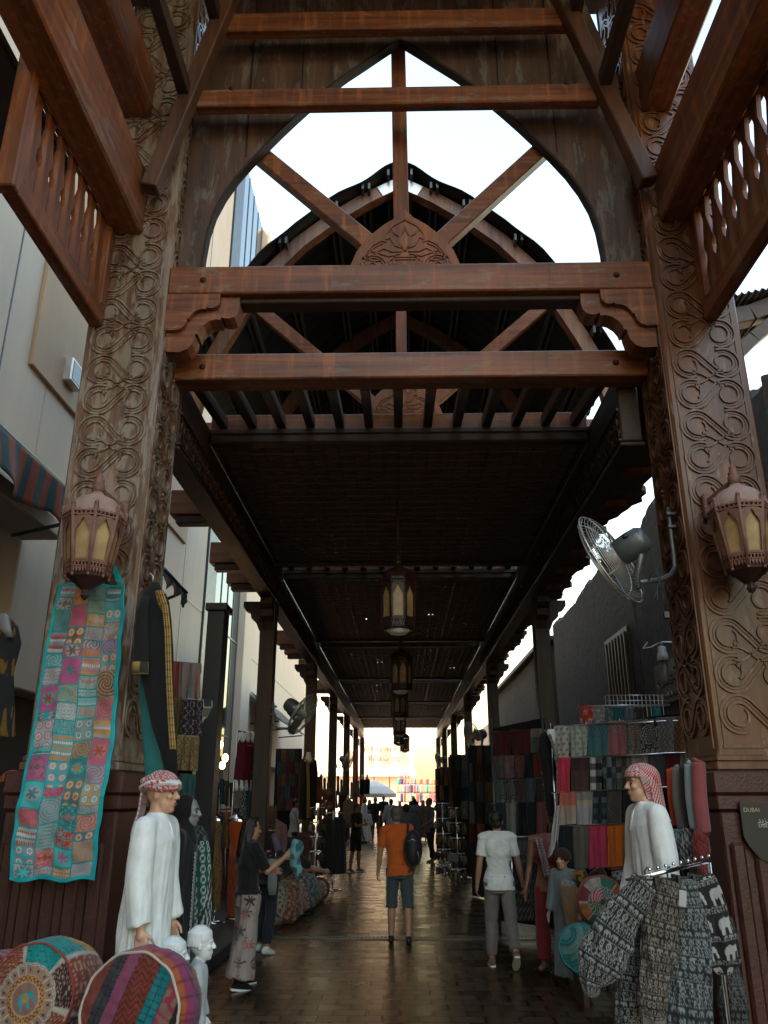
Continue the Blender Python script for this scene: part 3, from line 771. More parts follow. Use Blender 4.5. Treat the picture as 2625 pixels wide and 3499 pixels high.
# fretted balustrade panels
def fret(xc, side, label):
    t = thing('fret_panel', label, 'balustrade', (xc, 5.6, 6.05), group='fretted panels beside the gate')
    y0, y1, z0, z1 = 4.72, 6.52, 6.05, 7.22
    g = MB(); g.box((xc-.065, y0+.02, z0), (xc+.065, y1, z0+.20), .012); part('rail', g, M['wood_y'], t, True)
    g = MB(); g.box((xc-.065, y0+.02, z1), (xc+.065, y1, z1+.16), .012); part('rail', g, M['wood_y'], t, True)
    g = MB(); g.box((xc-.075, y0-.09, z0-.003), (xc+.075, y0+.018, 8.4), .012); part('post', g, M['wood_z'], t, True)
    g = MB(); g.box((xc-.06, y1-.10, z0+.2), (xc+.06, y1+.028, z1), .012); part('post', g, M['wood_z'], t, True)
    n = 7; w = (y1-.12-y0-.05)/n
    prof = [(.5, 0), (.5, .30), (.33, .36), (.30, .44), (.44, .50), (.48, .54), (.17, .80), (.34, 1.0)]
    for k in range(n):
        yc = y0+.05+w*(k+.5)
        pl = [(u*w*.96, v) for u, v in prof]; pl = [(-u, v) for u, v in pl]+[(u, v) for u, v in reversed(pl)]
        hgt = z1-z0-.2
        part('fret_board', MB().prism(pl, lambda u, v, q: (xc-.02+q, yc+u, z0+.2+v*hgt), .04), M['wood_z'], t, True)
    return t
fret(-2.87, -1, 'fretted baluster panel hung left of the gate against the grey wall')
fret(2.94, 1, 'fretted baluster panel hung right of the gate against the white sky')
# roof boards over the near bay
t = thing('near_roof', 'dark boarded roof over the near bay above the truss', 'roof', (0, 4, 11.2))
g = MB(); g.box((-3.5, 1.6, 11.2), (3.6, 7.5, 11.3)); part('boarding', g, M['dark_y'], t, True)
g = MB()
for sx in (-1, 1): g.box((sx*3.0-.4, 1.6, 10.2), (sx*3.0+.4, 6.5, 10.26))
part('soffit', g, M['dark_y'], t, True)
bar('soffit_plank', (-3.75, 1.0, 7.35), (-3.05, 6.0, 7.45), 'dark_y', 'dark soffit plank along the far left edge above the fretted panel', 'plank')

# ================================================================= SECOND BAY: gable roof on arched ribs
RY = [10.4, 14.2, 18.0]
rib = [(.0, 11.02), (.5, 10.72), (1.0, 10.36), (1.5, 9.92), (1.92, 9.42), (2.26, 8.84), (2.58, 8.2), (2.84, 7.6), (2.95, 6.9)]
rlab = ['first', 'second', 'third']
for k, yy in enumerate(RY):
    t = thing('roof_truss', '%s arched rib truss under the tin gable roof behind the gate' % rlab[k], 'truss', (.05, yy, 6.9), group='arched trusses of the tin roof')
    for s in (-1, 1):
        g = MB(); L = []; O = []
        for i, (u, v) in enumerate(rib):
            a = Vector(rib[max(i-1, 0)]); b_ = Vector(rib[min(i+1, len(rib)-1)]); d = (b_-a).normalized(); nn = Vector((-d.y, d.x))
            if nn.x < 0 and i > 0: nn = -nn
            if i == 0: nn = Vector((0, 1))
            L.append((.05+s*u, v)); O.append((.05+s*(u+nn.x*.21), v+nn.y*.21))
        g.strip(L, O, lambda u, v, q: (u, yy-.09+q, v), .18)
        part('rib', g, M['rib'], t, True)
    bm((.05, yy, 6.95), (.05, yy, 11.05), .13, .16, 'wood_z', 'post', t)
    for s in (-1, 1): bm((.05+s*2.28, yy+.02, 8.95), (.05+s*.35, yy+.02, 7.15), .12, .19, 'wood_x', 'brace', t)
    bm((-2.9, yy, 6.80), (3.0, yy, 6.80), .16, .2, 'wood_x', 'tie', t)
    if k == 0:
        g = MB()
        for s in (-1, 1): g.beam((.05+s*.02, yy-.10, 11.10), (.05+s*.32, yy-.10, 10.93), .012, .2, .002, (0, 0, 1))
        part('gusset_plate', g, M['wire'], t, True)
boss(10.30, 'second carved boss seen through the slatted gap')
rf = thing('tin_roof', 'dark corrugated gable roof on steel purlins behind the arch', 'roof', (.05, 13.5, 9.8))
rp = [(0, 11.36), (.28, 11.22), (.62, 10.97), (1.02, 10.70), (1.62, 10.22), (2.10, 9.72), (2.52, 9.05), (2.86, 8.4), (3.12, 7.8)]
def rpt(w):
    w = abs(w)*(len(rp)-1); i = min(int(w), len(rp)-2); q = w-i
    return rp[i][0]+(rp[i+1][0]-rp[i][0])*q, rp[i][1]+(rp[i+1][1]-rp[i][1])*q
g = MB()
def fr_(u, v):
    s = u*2-1; x, z = rpt(s); wv = .022*math.sin(v*12*2*PI*3)
    e = .15*math.sin(6*v)*0
    return (.05+math.copysign(x, s), 10.1+12*v, z+wv+.03*math.sin(abs(s)*21))
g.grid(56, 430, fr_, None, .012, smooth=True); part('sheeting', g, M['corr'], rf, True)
for s in (-1, 1):
    for w_ in (.06, .22, .38, .55, .72, .88):
        x, z = rpt(w_)
        g = MB()
        for d in (-.05, .05): g.box((.05+s*x+d-.02, 10.15, z-.17), (.05+s*x+d+.02, 22, z-.05), .004)
        part('purlin_channel', g, M['purlin'], rf, True)

part('end_daylight_stop', MB().prism([(-x, z) for x, z in rp]+[(x, z) for x, z in reversed(rp)], lambda u, v, q: (.05+u, 22.0+q, v-.06), .05), M['dark_z'], rf, True)  # closing wall added to keep daylight out of the tin roof
# ================================================================= ARCADE BAYS: carved side beams, reed mats, slats, posts
SLOT = [(7.28, 8.5), (13.67, 14.74), (21.0, 22.1), (28.3, 29.4), (35.6, 36.7), (42.9, 44.0), (50.3, 50.5)]
ordn = ['nearest', 'second', 'third', 'fourth', 'fifth', 'farthest']
MZ = 5.745
# side beams with a carved band on the inner face
for s, nm_ in ((-1, 'left'), (1, 'right')):
    x_in, x_out = s*2.22, s*2.43
    t = thing('side_beam', 'long carved side beam on the %s of the mat roofed arcade' % nm_, 'beam', (s*2.32, 27, 5.17), group='carved side beams of the arcade')
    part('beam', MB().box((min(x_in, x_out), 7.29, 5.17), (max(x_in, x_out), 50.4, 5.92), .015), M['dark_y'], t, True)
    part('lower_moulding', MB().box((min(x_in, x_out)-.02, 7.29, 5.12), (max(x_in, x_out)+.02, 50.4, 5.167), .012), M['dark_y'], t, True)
    g = MB(); f = lambda u, v, q: (x_in-s*q, u, v)
    for yy in np.arange(7.32, 22, .28):
        ribbon(g, [(yy+dx, 5.35+dz) for dx, dz in ((0, .13), (.05, .10), (.04, .03), (.10, -.04), (.16, -.10), (.20, -.13))], .012, f, .02)
        ribbon(g, arc(yy+.20, 5.39, .055, -60, 240, 8), .010, f, .018); ribbon(g, arc(yy+.06, 5.28, .05, 100, 330, 8), .010, f, .018)
    g.strip([(7.3, 5.51), (49, 5.51)], [(7.3, 5.54), (49, 5.54)], f, .025); g.strip([(7.3, 5.18), (49, 5.18)], [(7.3, 5.205), (49, 5.205)], f, .025)
    part('carved_band', g, M['dark_y'], t, True)
for k in range(6):
    ya, yb = SLOT[k][1]+.13, SLOT[k+1][0]-.12
    t = thing('mat_ceiling', '%s woven reed mat ceiling panel over the lane' % ordn[k], 'ceiling', (0, (ya+yb)/2, MZ), group='reed mat ceilings')
    n1, n2 = 150, int((yb-ya)*34)
    hr = random.Random(50+k); holes = set()
    for c in range(6):
        ci, cj = hr.randrange(8, n1-8), hr.randrange(4, n2-4)
        for q in range(hr.randrange(1, 5)): holes.add((ci+hr.randrange(-3, 4), cj+hr.randrange(-3, 4)))
    vs = [(-2.21+4.42*i/n1, ya+(yb-ya)*j/n2, MZ+.006*math.sin(j*2.1+i*.5)) for j in range(n2+1) for i in range(n1+1)]
    fs = [(j*(n1+1)+i, (j+1)*(n1+1)+i, (j+1)*(n1+1)+i+1, j*(n1+1)+i+1) for j in range(n2) for i in range(n1) if (i, j) not in holes]
    part('mat', MB().add(vs, fs), M['mat'], t, True)
    g = MB()
    for i in range(25):
        xx = -2.13+4.26*i/24; tw = .022 if i % 6 else .05
        g.box((xx-tw/2, ya, MZ-.035), (xx+tw/2, yb, MZ-.012), .004)
    part('batten', g, M['dark_y'], t, True)
    g = MB()
    for yy in np.arange(ya+.12, yb, .24): g.box((-2.19, yy-.008, MZ-.046), (2.19, yy+.008, MZ-.036))
    part('cord', g, M['dark_x'], t, True)
for k in range(6):
    ya, yb = SLOT[k]
    t = thing('slat_gap', '%s open gap of orange brown slats between the mat ceilings' % ordn[k], 'slats', (0, (ya+yb)/2, 5.5), group='slatted roof gaps')
    zt = 6.08 if k == 0 else 5.99
    part('ledger', MB().box((-2.21, yb, 5.905), (2.21, yb+.12, zt+.02), .01), M['wood_x'], t, True)
    part('cornice', MB().box((-2.21, yb-.02, 5.725), (2.21, yb+.14, 5.90), .02).box((-2.21, yb-.05, 5.83), (2.21, yb-.022, 5.898), .01), M['dark_x'], t, True)
    if k: part('front_beam', MB().box((-2.21, ya-.12, 5.66), (2.21, ya, 6.02), .015), M['dark_x'], t, True)
    n = 13
    for i in range(n):
        xx = -2.06+4.12*i/(n-1)
        part('slat', MB().beam((xx, ya+.001, 5.83 if k == 0 else 5.95), (xx, yb-.002, 5.985), .10, .13, .008), M['dark_y'], t, True)
PY = [14.04, 21.3, 28.5, 35.9, 43.2, 50.4]
PXL = [-2.33]*6; PXR = [2.49, 2.41, 2.34, 2.31, 2.28, 2.28]
def post(x, y, label, w=.27):
    t = thing('arcade_post', label, 'post', (x, y, 0), group='timber posts along the lane')
    part('shaft', MB().box((-w/2, -w/2, 1.0), (w/2, w/2, 5.12), .012), M['dark_z'], t)
    part('plinth', MB().box((-w/2-.06, -w/2-.06, 0), (w/2+.06, w/2+.06, 1.0), .015), M['maroon'], t)
    sub('plinth_band', MB().box((-w/2-.075, -w/2-.075, .86), (w/2+.075, w/2+.075, .93), .01), M['maroon'], kids(t)[-1])
    cpf = [(0, 0), (.30, 0), (.30, -.10), (.25, -.17), (.17, -.19), (.15, -.30), (.06, -.38), (0, -.52)]
    g = MB()
    for s in (-1, 1): g.prism(cpf, lambda u, v, q: (-.10+q, s*(w/2+u), 5.12+v), .20)
    g.prism(cpf, lambda u, v, q: (-w/2-.02-u if x < 0 else w/2+.02+u, -.09+q, 5.12+v), .18)
    part('capital', g, M['dark_z'], t)
    return t
p0_ = post(PXL[0], PY[0], 'nearest left lane post with scuffed dark paint behind the woman in floral trousers')
for k in range(1, 6): dup(p0_, (PXL[k], PY[k], 0), label='%s post along the left kerb of the arcade' % ordn[k])
p1_ = post(PXR[0], PY[0], 'nearest right lane post behind the dark red scarves')
for k in range(1, 6): dup(p1_, (PXR[k], PY[k], 0), label='%s post along the right side of the arcade' % ordn[k])
# outrigger beam ends on the left and thatch eave on the right
for k, yy in enumerate((9.9, 12.2, 13.5, 19.4, 20.8, 23.8, 28.3, 35.4)):
    t = thing('outrigger', 'beam end number %d sticking out left of the arcade' % (k+1), 'beam', (-2.5, yy, 5.2), group='outrigger beam ends')
    part('beam', MB().box((-3.0, yy-.13, 5.31), (-2.44, yy+.13, 5.65), .012), M['wood_x'], t, True)
    part('packer', MB().box((-2.92, yy-.09, 5.20), (-2.44, yy+.09, 5.307), .01), M['dark_x'], t, True)
t = thing('thatch_eave', 'ragged thatched eave along the right of the arcade against the sky', 'eave', (2.6, 27, 5.5))
g = MB(); er_ = random.Random(11); ys = list(np.arange(7.4, 47, .16))
xo = 3.2; A = []
for i, yy in enumerate(ys):
    xo = min(3.32, max(3.05, xo+er_.uniform(-.07, .07))); A.append(xo+(.05 if i % 2 else 0))
vs = []; fs = []
for i, yy in enumerate(ys): vs += [(2.44, yy, 5.76), (A[i], yy, 5.68), (A[i], yy, 5.78), (2.44, yy, 5.93)]
for i in range(len(ys)-1):
    for q in range(4): fs.append((i*4+q, i*4+(q+1) % 4, (i+1)*4+(q+1) % 4, (i+1)*4+q))
g.add(vs, fs); part('thatch', g, M['mat'], t, True)
for yy in np.arange(8, 47, 1.15): part('rafter_end', MB().box((2.44, yy, 5.57), (3.12, yy+.10, 5.67), .008), M['wood_x'], t, True)
# ================================================================= FIGURES
def remesh(mb, vox, smooth=4, name='tmp'):
    """one continuous surface around all the overlapping pieces in mb"""
    me = bpy.data.meshes.new('tmp'); me.from_pydata(mb.v, [], mb.f); me.update()
    o = bpy.data.objects.new('tmp', me); COL.objects.link(o)
    r = o.modifiers.new('r', 'REMESH'); r.mode = 'VOXEL'; r.voxel_size = vox; r.use_smooth_shade = True
    if smooth:
        s = o.modifiers.new('s', 'SMOOTH'); s.factor = .5; s.iterations = smooth
    dg = bpy.context.evaluated_depsgraph_get(); dg.update()
    m2 = bpy.data.meshes.new_from_object(o.evaluated_get(dg))
    n = len(m2.vertices); co = np.empty(n*3, dtype=np.float32); m2.vertices.foreach_get('co', co); co = co.reshape(n, 3)
    fs = [tuple(p.vertices) for p in m2.polygons]
    bpy.data.objects.remove(o); bpy.data.meshes.remove(me); bpy.data.meshes.remove(m2)
    out = MB(); out.v = [tuple(map(float, p)) for p in co]; out.f = fs; out.m = [0]*len(fs); out.sm = [True]*len(fs)
    return out
def cap(g, p0, r0, p1, r1, n=10, flat0=False, flat1=False, sx=1.0):
    p0 = Vector(p0); p1 = Vector(p1); d = (p1-p0).normalized()
    P = []; Rr = []
    if not flat0:
        for a in (80, 50, 20): P.append(p0-d*r0*math.sin(R(a))); Rr.append(r0*math.cos(R(a)))
    P += [p0, p0.lerp(p1, .5), p1]; Rr += [r0, (r0+r1)/2, r1]
    if not flat1:
        for a in (20, 50, 80): P.append(p1+d*r1*math.sin(R(a))); Rr.append(r1*math.cos(R(a)))
    g.tube(P, Rr, n)
def frust(g, c0, rx0, ry0, c1, rx1, ry1, n=18, Mr=None):
    c0 = Vector(c0); c1 = Vector(c1); vs = []
    for c, rx, ry in ((c0, rx0, ry0), (c0.lerp(c1, .5), (rx0+rx1)/2, (ry0+ry1)/2), (c1, rx1, ry1)):
        for k in range(n):
            a = 2*PI*k/n; p = Vector((rx*math.cos(a), ry*math.sin(a), 0)); vs.append(c+(Mr @ p if Mr is not None else p))
    fs = [(i*n+k, i*n+(k+1) % n, (i+1)*n+(k+1) % n, (i+1)*n+k) for i in range(2) for k in range(n)]
    fs += [tuple(range(n-1, -1, -1)), tuple(2*n+k for k in range(n))]
    g.add(vs, fs)
def paint(mb, fn): mb.c = [fn(*p) for p in mb.v]; return mb

def joints(H, p):
    s = H/1.75; J = {}
    def rotx(v, a): return Vector((v.x, v.y*math.cos(a)-v.z*math.sin(a), v.y*math.sin(a)+v.z*math.cos(a)))
    legs = {}
    for S, sx in (('L', -1), ('R', 1)):
        f, k, ab = p.get('leg'+S, (0, 3, 4))
        th = Vector((sx*math.sin(R(ab)), math.sin(R(f)), -math.cos(R(f))*math.cos(R(ab)))).normalized()
        sh = Vector((sx*math.sin(R(ab*.4)), math.sin(R(f-k)), -math.cos(R(f-k)))).normalized()
        hip = Vector((sx*.088, 0, 0)); kn = hip+th*.425; an = kn+sh*.40
        legs[S] = (hip, kn, an, f-k)
    low = min(l[2].z for l in legs.values()); dz = .085-low
    for S in 'LR':
        for nme, q in zip(('hip', 'knee', 'ankle'), legs[S][:3]): J[nme+S] = (q+Vector((0, 0, dz)))*s
        tilt = legs[S][3]; J['pitch'+S] = tilt
    c = Vector((0, 0, dz)); ln = -R(p.get('lean', 2)); sd_ = R(p.get('side', 0))
    def tr(x, y, z):
        v = rotx(Vector((x, y, z)), ln); v = Vector((v.x*math.cos(sd_)+v.z*math.sin(sd_), v.y, -v.x*math.sin(sd_)+v.z*math.cos(sd_)))
        return (c+v)*s
    J['tr'] = lambda x, y, z: tr(x, y, z)
    J['rot'] = lambda v: (tr(*v)-tr(0, 0, 0))/s
    J['pelvis'] = tr(0, 0, .02); J['neck'] = tr(0, -.005, .585)
    for S, sx in (('L', -1), ('R', 1)):
        shd = tr(sx*p.get('sw', .178), 0, .52); J['sh'+S] = shd
        f, ab, el, tw = p.get('arm'+S, (2, 9, 12, 0))
        up = Vector((sx*math.sin(R(ab))*math.cos(R(f)), math.sin(R(f)), -math.cos(R(f))*math.cos(R(ab)))).normalized()
        fo = Vector((up.x-sx*math.sin(R(tw)), math.sin(R(f+el)), -math.cos(R(f+el)))).normalized()
        J['el'+S] = shd+up*.295*s; J['wr'+S] = J['el'+S]+fo*.25*s; J['fo'+S] = fo
    hp = R(p.get('nod', 0)); hy = R(p.get('turn', 0))
    J['hm'] = Matrix.Rotation(hy, 3, 'Z') @ Matrix.Rotation(-hp, 3, 'X')
    J['head'] = J['neck']+Vector((0, .025, .125))*s
    J['s'] = s
    return J
def add_hand(g, w, d, sx, s, curl=35, fine=True):
    d = Vector(d).normalized(); side = Vector((sx, 0, 0)); side = (side-d*side.dot(d)).normalized(); fw = side.cross(d)*(-sx)  # towards the palm's front
    if fw.y < 0 and abs(fw.y) > .3: fw = -fw
    a = w+d*.045*s; cap(g, w, .024*s, w+d*.035*s, .026*s, 8)
    for k in range(4):
        o = fw*(.030-.020*k)*s; cap(g, w+d*.03*s+o*.8, .0125*s, w+d*.088*s+o, .0115*s, 8)
    if not fine:
        cap(g, w+d*.08*s, .028*s, w+d*.15*s-side*.02*s, .018*s, 8); cap(g, w+d*.03*s+fw*.03*s, .012*s, w+d*.09*s+fw*.055*s, .009*s, 6); return
    for k, L in enumerate((.070, .080, .074, .058)):
        b = w+d*.088*s+fw*(.033-.0225*k)*s
        inn = -side
        c1 = R(curl*(.7+.12*k)); m = b+(d*math.cos(c1)+inn*math.sin(c1)+fw*(.06-.05*k))*L*.5*s
        c2 = R(curl*(1.7+.15*k)); e = m+(d*math.cos(c2)+inn*math.sin(c2)+fw*(.05-.04*k))*L*.5*s
        cap(g, b, .0088*s, m, .0082*s, 7); cap(g, m, .0082*s, e, .0068*s, 7)
    b = w+d*.025*s+fw*.028*s; m = b+(d*.65+fw*.62-side*.3).normalized()*.042*s; e = m+(d*.85+fw*.25-side*.45).normalized()*.034*s
    cap(g, b, .0135*s, m, .0105*s, 7); cap(g, m, .0105*s, e, .008*s, 7)
def add_head(g, c, Mh, s, fem=False):
    def P(x, y, z): return c+Mh @ Vector((x, y, z))*s
    g.ell(c+Mh @ Vector((0, -.012, .02))*s, (.076*s, .094*s, .098*s), 18, 12, Mh)
    g.ell(P(0, .022, -.05), (.058*s, .062*s, .072*s), 14, 10, Mh)
    g.ell(P(0, .055, -.092), (.028*s, .026*s, .022*s), 10, 8, Mh)            # chin
    g.ell(P(0, .068, .026), (.052*s, .020*s, .016*s), 12, 8, Mh)             # brow
    cap(g, P(0, .078, .018), .009*s, P(0, .101, -.024), .0135*s, 8)          # nose
    for sx in (-1, 1):
        g.ell(P(sx*.011, .09, -.027), (.009*s, .011*s, .008*s), 8, 6, Mh)
        g.ell(P(sx*.036, .058, -.018), (.024*s, .026*s, .022*s), 8, 6, Mh)   # cheek
        g.ell(P(sx*.076, -.012, -.006), (.009*s, .020*s, .032*s), 8, 8, Mh)  # ear
    g.ell(P(0, .079, -.055), (.022*s, .012*s, .008*s), 10, 6, Mh); g.ell(P(0, .077, -.067), (.018*s, .012*s, .008*s), 10, 6, Mh)
def fp_(n, g, m, par): return sub(n, g, m, LAST['body']) if LAST['body'].parent == par else part(n, g, m, par)
def face_parts(par, J, s, lips=True, brow='hair', vox=None):
    c, Mh = J['head'], J['hm']
    P = lambda x, y, z: c+Mh @ Vector((x, y, z))*s
    for sx in (-1, 1):
        fp_('eye', MB().ell(P(sx*.031, .0755, .001), (.0125*s, .0065*s, .0062*s), 8, 6, Mh), M['eye'], par)
        g = MB(); g.tube([P(sx*.014, .0875, .022), P(sx*.033, .084, .029), P(sx*.052, .068, .021)], [.003*s, .004*s, .002*s], 6); fp_('eyebrow', g, M[brow], par)
    if lips:
        g = MB(); g.ell(P(0, .0865, -.056), (.021*s, .0075*s, .0055*s), 10, 6, Mh); g.ell(P(0, .0855, -.066), (.017*s, .0075*s, .006*s), 10, 6, Mh)
        fp_('lips', g, M['lip'], par)

def torso(g, J, inf=0.0, fem=False, low=-.06, big=1.0, seat=True):
    s, tr = J['s'], J['tr']; Mr = Matrix((J['rot']((1, 0, 0)), J['rot']((0, 1, 0)), J['rot']((0, 0, 1)))).transposed()
    i = inf
    F = lambda z0, rx0, ry0, z1, rx1, ry1, y0=0, y1=0: frust(g, tr(0, y0, z0), (rx0*big+i)*s, (ry0*big+i)*s, tr(0, y1, z1), (rx1*big+i)*s, (ry1*big+i)*s, 18, Mr)
    wst = .128 if fem else .142; hp = .172 if fem else .160; ch = .150 if fem else .168
    F(low, hp+(0 if seat else .012), .118+(0 if seat else .028), .06, hp-.005+(0 if seat else .006), .112+(0 if seat else .014)); F(.058, hp-.004, .112, .20, wst, .098); F(.198, wst, .098, .36, ch, .112); F(.358, ch, .112, .50, ch-.01, .092, 0, -.005)
    F(.498, ch-.01, .092, .56, .085, .065, -.005, -.008); F(.558, .085, .066, .60, .058, .055, -.008, -.005)
    for sx in (-1, 1):
        cap(g, tr(sx*.07, -.005, .535), (.058+i)*s, J['sh'+('L' if sx < 0 else 'R')], (.056+i)*s, 10)
        g.ell(tr(sx*.075, -.075, .40), ((.07+i)*s, (.04+i)*s, (.10+i)*s), 10, 8)          # shoulder blade
        if seat: g.ell(tr(sx*.072, -.052, -.03), ((.08+i)*s, (.062+i)*s, (.08+i)*s), 12, 8)        # seat
        if fem: g.ell(tr(sx*.07, .085, .36), ((.062+i)*s, (.058+i)*s, (.062+i)*s), 10, 8)
def leg(g, J, S, inf=0, a=0.0, b=1.0, flare=0, big=1.0):
    """from fraction a to b of the leg (0 hip, .5 knee, 1 ankle)"""
    s = J['s']; hp, kn, an = J['hip'+S], J['knee'+S], J['ankle'+S]; i = inf
    pts = [(0, hp+Vector((0, 0, .02*s)), .088), (.5, kn, .056), (.72, kn.lerp(an, .38)+Vector((0, -.012*s, 0)), .056), (1, an, .038)]
    def q(t):
        for (t0, p0, r0), (t1, p1, r1) in zip(pts[:-1], pts[1:]):
            if t <= t1+1e-6: k = (t-t0)/(t1-t0); return p0.lerp(p1, k), r0+(r1-r0)*k
    ts = [t for t in (a, .25, .5, .6, .72, .86, 1.0) if a <= t < b-1e-6 or t == a]+[b]
    P = []; Rr = []
    for t in sorted(set(ts)):
        p, r = q(t); P.append(p); Rr.append((r*big+i+flare*max(0, t-.25))*s)
    g.tube(P, Rr, 14)
def arm(g, J, S, inf=0, b=1.0, flare=0):
    s = J['s']; sh, el, wr = J['sh'+S], J['el'+S], J['wr'+S]
    pts = [(0, sh, .050), (.5, el, .039), (.68, el.lerp(wr, .35), .040), (1, wr, .026)]
    P = []; Rr = []
    for t in sorted(set([0, .15, .3, .5, .68, .85, 1, b])):
        if t > b+1e-6: continue
        for (t0, p0, r0), (t1, p1, r1) in zip(pts[:-1], pts[1:]):
            if t <= t1+1e-6:
                k = (t-t0)/(t1-t0); P.append(p0.lerp(p1, k)); Rr.append((r0+(r1-r0)*k+inf+flare*t)*s); break
    g.tube(P, Rr, 12)

def shoes(t, J, mat, sole=None, s_low=False):
    s = J['s']
    for S in 'LR':
        an = J['ankle'+S]; pt = R(J['pitch'+S])
        fwd = Vector((0, math.cos(pt*.9), math.sin(pt*.9))); upv = Vector((0, -fwd.z, fwd.y))
        b = an-upv*.045*s
        g = MB(); cap(g, b-fwd*.04*s, .040*s, b+fwd*.09*s, .040*s, 10); cap(g, b+fwd*.09*s-upv*.008*s, .040*s, b+fwd*.15*s-upv*.014*s, .032*s, 10); cap(g, b+upv*.01*s, .036*s, an+upv*.01*s, .040*s, 10)
        sh_ = part('shoe', remesh(g, .012*s, 3), mat, t)
        if sole:
            g = MB(); Ms = Matrix((Vector((1, 0, 0)), fwd, upv)).transposed().to_4x4(); Ms.translation = b-upv*.040*s
            g.prism([(x*s, y*s) for x, y in ((-.03, -.085), (.03, -.085), (.042, 0), (.045, .10), (.03, .175), (0, .19), (-.03, .175), (-.045, .10), (-.042, 0))], lambda u, v, q: Ms @ Vector((u, v, q-.006)), .022*s)
            sub('sole', g, sole, sh_)
def person(label, px, Y, H, face=0, pose={}, top=None, bottom=None, skin='skin', hair='hair', shoe='black', sole=None, fem=False, fine=.012, group=None, X=None, lower='trousers', sleeve=.36, hem=-.10, hairlen=0, zbase=0.0, extra=None, topcol=None, botcol=None, faceon=True, cat='person', name='person', loose=0.0, bald=False, legs_out=1.0):
    x = X if X is not None else (px-1370.1)*Y/2895.0
    t = thing(name, label, cat, (x, Y, zbase), R(face), group)
    J = joints(H, pose); s = J['s']
    g = MB(); torso(g, J, 0, fem, -.05)
    for S, sx in (('L', -1), ('R', 1)):
        leg(g, J, S); arm(g, J, S); add_hand(g, J['wr'+S], J['fo'+S], sx, s, pose.get('curl', 32), fine < .011)
        an = J['ankle'+S]; pt = R(J['pitch'+S]); fwd = Vector((0, math.cos(pt*.9), math.sin(pt*.9)))
        cap(g, an-Vector((0, 0, .03*s)), .034*s, an-Vector((0, 0, .045*s))+fwd*.11*s, .028*s, 8)
    cap(g, J['neck']-Vector((0, 0, .04*s)), .056*s, J['head']-Vector((0, .015*s, .03*s)), .052*s, 10)
    add_head(g, J['head'], J['hm'], s, fem)
    part('body', remesh(g, fine*s, 3), M[skin], t)
    if faceon: face_parts(t, J, s)
    # hair
    if not bald:
        g = MB(); c, Mh = J['head'], J['hm']
        g.ell(c+Mh @ Vector((0, -.030, .040))*s, (.084*s, .094*s, .092*s), 16, 10, Mh)
        g.ell(c+Mh @ Vector((0, -.055, -.015))*s, (.074*s, .056*s, .075*s), 12, 8, Mh)
        for sx in (-1, 1): g.ell(c+Mh @ Vector((sx*.060, -.01, .045))*s, (.024*s, .055*s, .045*s), 8, 8, Mh)
        if hairlen > 0:
            cap(g, c+Mh @ Vector((0, -.055, -.02))*s, .085*s, c+Mh @ Vector((0, -.085, -.05-hairlen))*s, .07*s, 12)
            for sx in (-1, 1): cap(g, c+Mh @ Vector((sx*.06, -.02, 0))*s, .035*s, c+Mh @ Vector((sx*.075, -.05, -.04-hairlen*.8))*s, .03*s, 8)
        part('hair', wrinkle(remesh(g, max(.009, fine*.9)*s, 3), .008*s, (55, 55, 16 if hairlen else 40), px), M[hair], t)
    if top:
        g = MB(); torso(g, J, .014+loose, fem, hem, seat=False)
        for S in 'LR': arm(g, J, S, .014+loose, sleeve, .012 if sleeve < .6 else .004)
        mb = wrinkle(remesh(g, fine*s, 3), .0085*s, (9, 9, 13), px*.1)
        if topcol: paint(mb, topcol)
        part('top', mb, M[top], t)
    if bottom:
        g = MB(); Mr = None
        frust(g, J['tr'](0, 0, -.10), .176*s, .128*s, J['tr'](0, 0, .10), .158*s, .118*s)
        for sx in (-1, 1): g.ell(J['tr'](sx*.072, -.055, -.035), (.088*s, .068*s, .085*s), 12, 8)
        e = {'shorts': .46, 'long_shorts': .58, 'trousers': .95, 'wide': .97}[lower]
        for S in 'LR': leg(g, J, S, .014 if lower != 'wide' else .03, 0, e, .03 if 'shorts' in lower else (.12 if lower == 'wide' else .012), 1.03)
        mb = wrinkle(remesh(g, fine*s, 4), (.009 if lower != 'wide' else .016)*s, (13, 13, 6 if lower != 'wide' else 1.6), px*.1)
        if botcol: paint(mb, botcol)
        part(lower.replace('wide', 'trousers').replace('long_', ''), mb, M[bottom], t)
    if shoe: shoes(t, J, M[shoe], M[sole] if sole else None)
    if extra: extra(t, J, s)
    return t

C('orange_cotton', (.52, .105, .016)); C('denim', (.055, .072, .085)); C('white_cotton', (.74, .77, .77)); C('taupe_cotton', (.19, .165, .155))
C('black_cotton', (.008, .008, .009)); C('navy_cotton', (.018, .022, .030)); C('grey_cotton', (.13, .13, .13)); C('blue_shirt', (.10, .125, .16)); C('pale_shirt', (.36, .40, .46))
C('khaki_cotton', (.17, .12, .085)); C('white_robe', (.78, .81, .81), fold=.5); C('dark_denim', (.02, .025, .035)); C('rust_cotton', (.25, .075, .025)); C('backpack_nylon', (.012, .013, .016), rough=.5)

